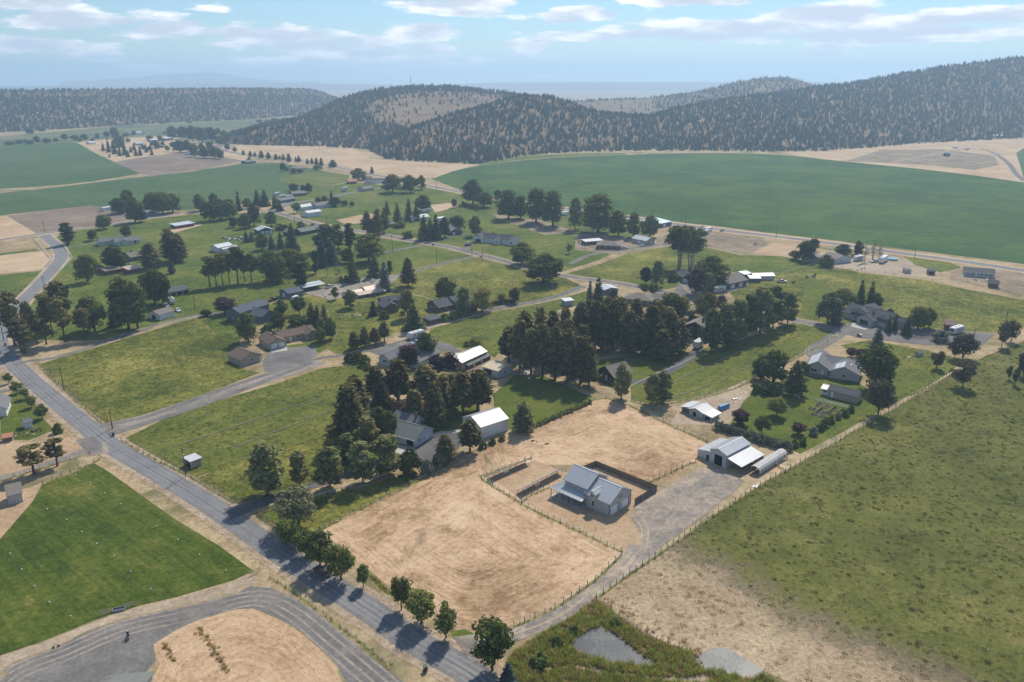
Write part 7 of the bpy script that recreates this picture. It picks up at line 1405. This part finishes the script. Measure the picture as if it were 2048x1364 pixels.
def spread(mats, n, near=430., noise_cut=None):
    out = []
    sel = [(P, i) for m, P, i in SHEETS if m in mats]; A = []
    for P, i in sel:
        x, y = P[:, 0], P[:, 1]; A.append(.5*abs(np.dot(x, np.roll(y, 1))-np.dot(y, np.roll(x, 1)))/max(120., np.linalg.norm(P.mean(0)))**1.2)
    A = np.array(A)/sum(A)
    for (P, i), w in zip(sel, A):
        lo, hi = P.min(0), P.max(0); lo = np.maximum(lo, (-260, 90)); hi = np.minimum(hi, (300, near))
        if (hi <= lo).any(): continue
        q = lo+NP.random((int(n*w*2.2)+8, 2))*(hi-lo); q = q[inside(q, P)]
        for Q, ql, qh, _ in LAID[i:]:
            if (ql > hi).any() or (qh < lo).any() or len(q) == 0: continue
            q = q[~inside(q, Q)]
        out.append(q)
    q = np.concatenate(out); return np.concatenate([q, np.full((len(q), 1), .03)], 1)
GT = [tuft('grass_tuft', 26, .55, .15, .04, 'green_blades') for _ in range(2)]; DT = [tuft('dry_tuft', 22, .45, .10, .035, 'dry_blades') for _ in range(2)]; RT = [tuft('reed_tuft', 40, .45, .8, .035, 'reed_blades'), tuft('reed_tuft', 34, .4, .6, .035, 'rust_blades'), tuft('reed_tuft', 40, .5, .9, .035, 'reed_blades')]
forest('pasture_tufts', spread(('pasture', 'mown_pasture', 'green_pasture', 'grazed'), 42000), 'rough tufts of olive grass growing all over the pastures', GT+DT[:1], .6, 1.7)
leaf_mat('coarse_blades', (.045,.055,.018), (.12,.13,.045), trans=.3)
def green_part(q):
    r = g(1330, 1210); t = (q[:, 0]-r.x)*.757+(q[:, 1]-r.y)*.65; return q[t > 24+NP.normal(0, 6, len(q))]
forest('coarse_grass_clumps', green_part(spread(('grazed',), 5200)), 'coarse dark grass clumps dotted over the grazed pasture', [tuft('coarse_tuft', 40, .45, .22, .04, 'coarse_blades'), tuft('coarse_tuft', 40, .7, .16, .05, 'coarse_blades')], .4, 1.3)
stone_me = MB().hexa([(-.12,-.09,0),(.12,-.1,0),(.1,.1,0),(-.1,.08,0),(-.08,-.06,.1),(.08,-.05,.09),(.06,.06,.11),(-.07,.05,.1)]).mesh('pale_stone', MATS['trim_white'])
forest('pale_stones', spread(('grazed',), 420), 'small pale stones scattered over the grazed pasture', [stone_me], .6, 1.4)
forest('straw_tufts', spread(('straw', 'straw_yard', 'stubble', 'bare_dust', 'tan_field'), 14000), 'dry straw stubble and dead weeds over the straw fields', DT+[tuft('weed_tuft', 16, .3, .09, .04, 'rust_blades')], .5, 1.3)
forest('pond_reeds', spread(('bank_soil',), 5200), 'tall green and rusty reeds crowding the pond banks', RT, .6, 1.5)
def along(px_lists, per, w):
    out = []
    for px in px_lists:
        P = [g(x, y) for x, y in px]
        for a, b in zip(P, P[1:]):
            if a.y > 330: continue
            k = int((b-a).length*per); t = NP.random((k, 1)); out.append(np.array(a)[None, :2]*(1-t)+np.array(b)[None, :2]*t+NP.normal(0, w, (k, 2)))
    q = np.concatenate(out); return np.concatenate([q, np.full((len(q), 1), .03)], 1)
forest('fence_line_weeds', along(WEEDS, 3, .3), 'ragged brown weeds growing along the fence lines', [tuft('weed_tuft', 24, .3, .35, .03, 'rust_blades'), DT[0], tuft('weed_tuft', 24, .3, .3, .03, 'green_blades')], .4, 1.1)
forest('rusty_bank_weeds', along([[(1195,1204),(1240,1238),(1280,1266),(1330,1290),(1400,1318)], [(1180,1218),(1235,1250),(1290,1290),(1350,1315)]], 9, 1.3), 'rusty brown weeds on the bank between the ponds and the fence', [RT[1]], .5, 1.1)
forest('stubble_weeds', along([[(393,1252),(412,1275),(432,1305),(458,1345)], [(326,1284),(338,1302),(346,1322)], [(740,1152),(775,1184)]], 7, .35), 'ragged weeds growing in lines through the stubble', [RT[1], tuft('weed_tuft', 24, .3, .3, .03, 'green_blades'), tuft('weed_tuft', 26, .35, .35, .03, 'reed_blades')], .4, 1.0)
forest('road_verge_grass', along([[(x+dx, y+dy) for x, y in main_road[1:14]] for dx, dy in ((26, -14), (-26, 14), (34, -19), (-36, 20))], 4, 1.1), 'sparse dry grass along the road verges', DT, .6, 1.4)
# ------------------------------------------------------------------ smoky summer air
def haze_box():
    b = MB().box(-13600, -13400, -8, 13600, 13800, 288); m = bpy.data.materials.new('smoky_air'); m.use_nodes = True; t = m.node_tree; t.nodes.clear(); N = NT(t)
    v = N.n('ShaderNodeVolumePrincipled'); v.inputs['Color'].default_value = HAZE_COLOR; v.inputs['Density'].default_value = HAZE_DENSITY
    v.inputs['Anisotropy'].default_value = .3
    o = N.n('ShaderNodeOutputMaterial'); N.link(v.outputs[0], o.inputs['Volume'])
    try: m.cycles.homogeneous_volume = True
    except Exception: pass
    tag(b.build('haze', m), 'thin smoky summer haze filling the valley', None, None, 'stuff')
HAZE_COLOR = (.53, .76, 1.0, 1)
haze_box()
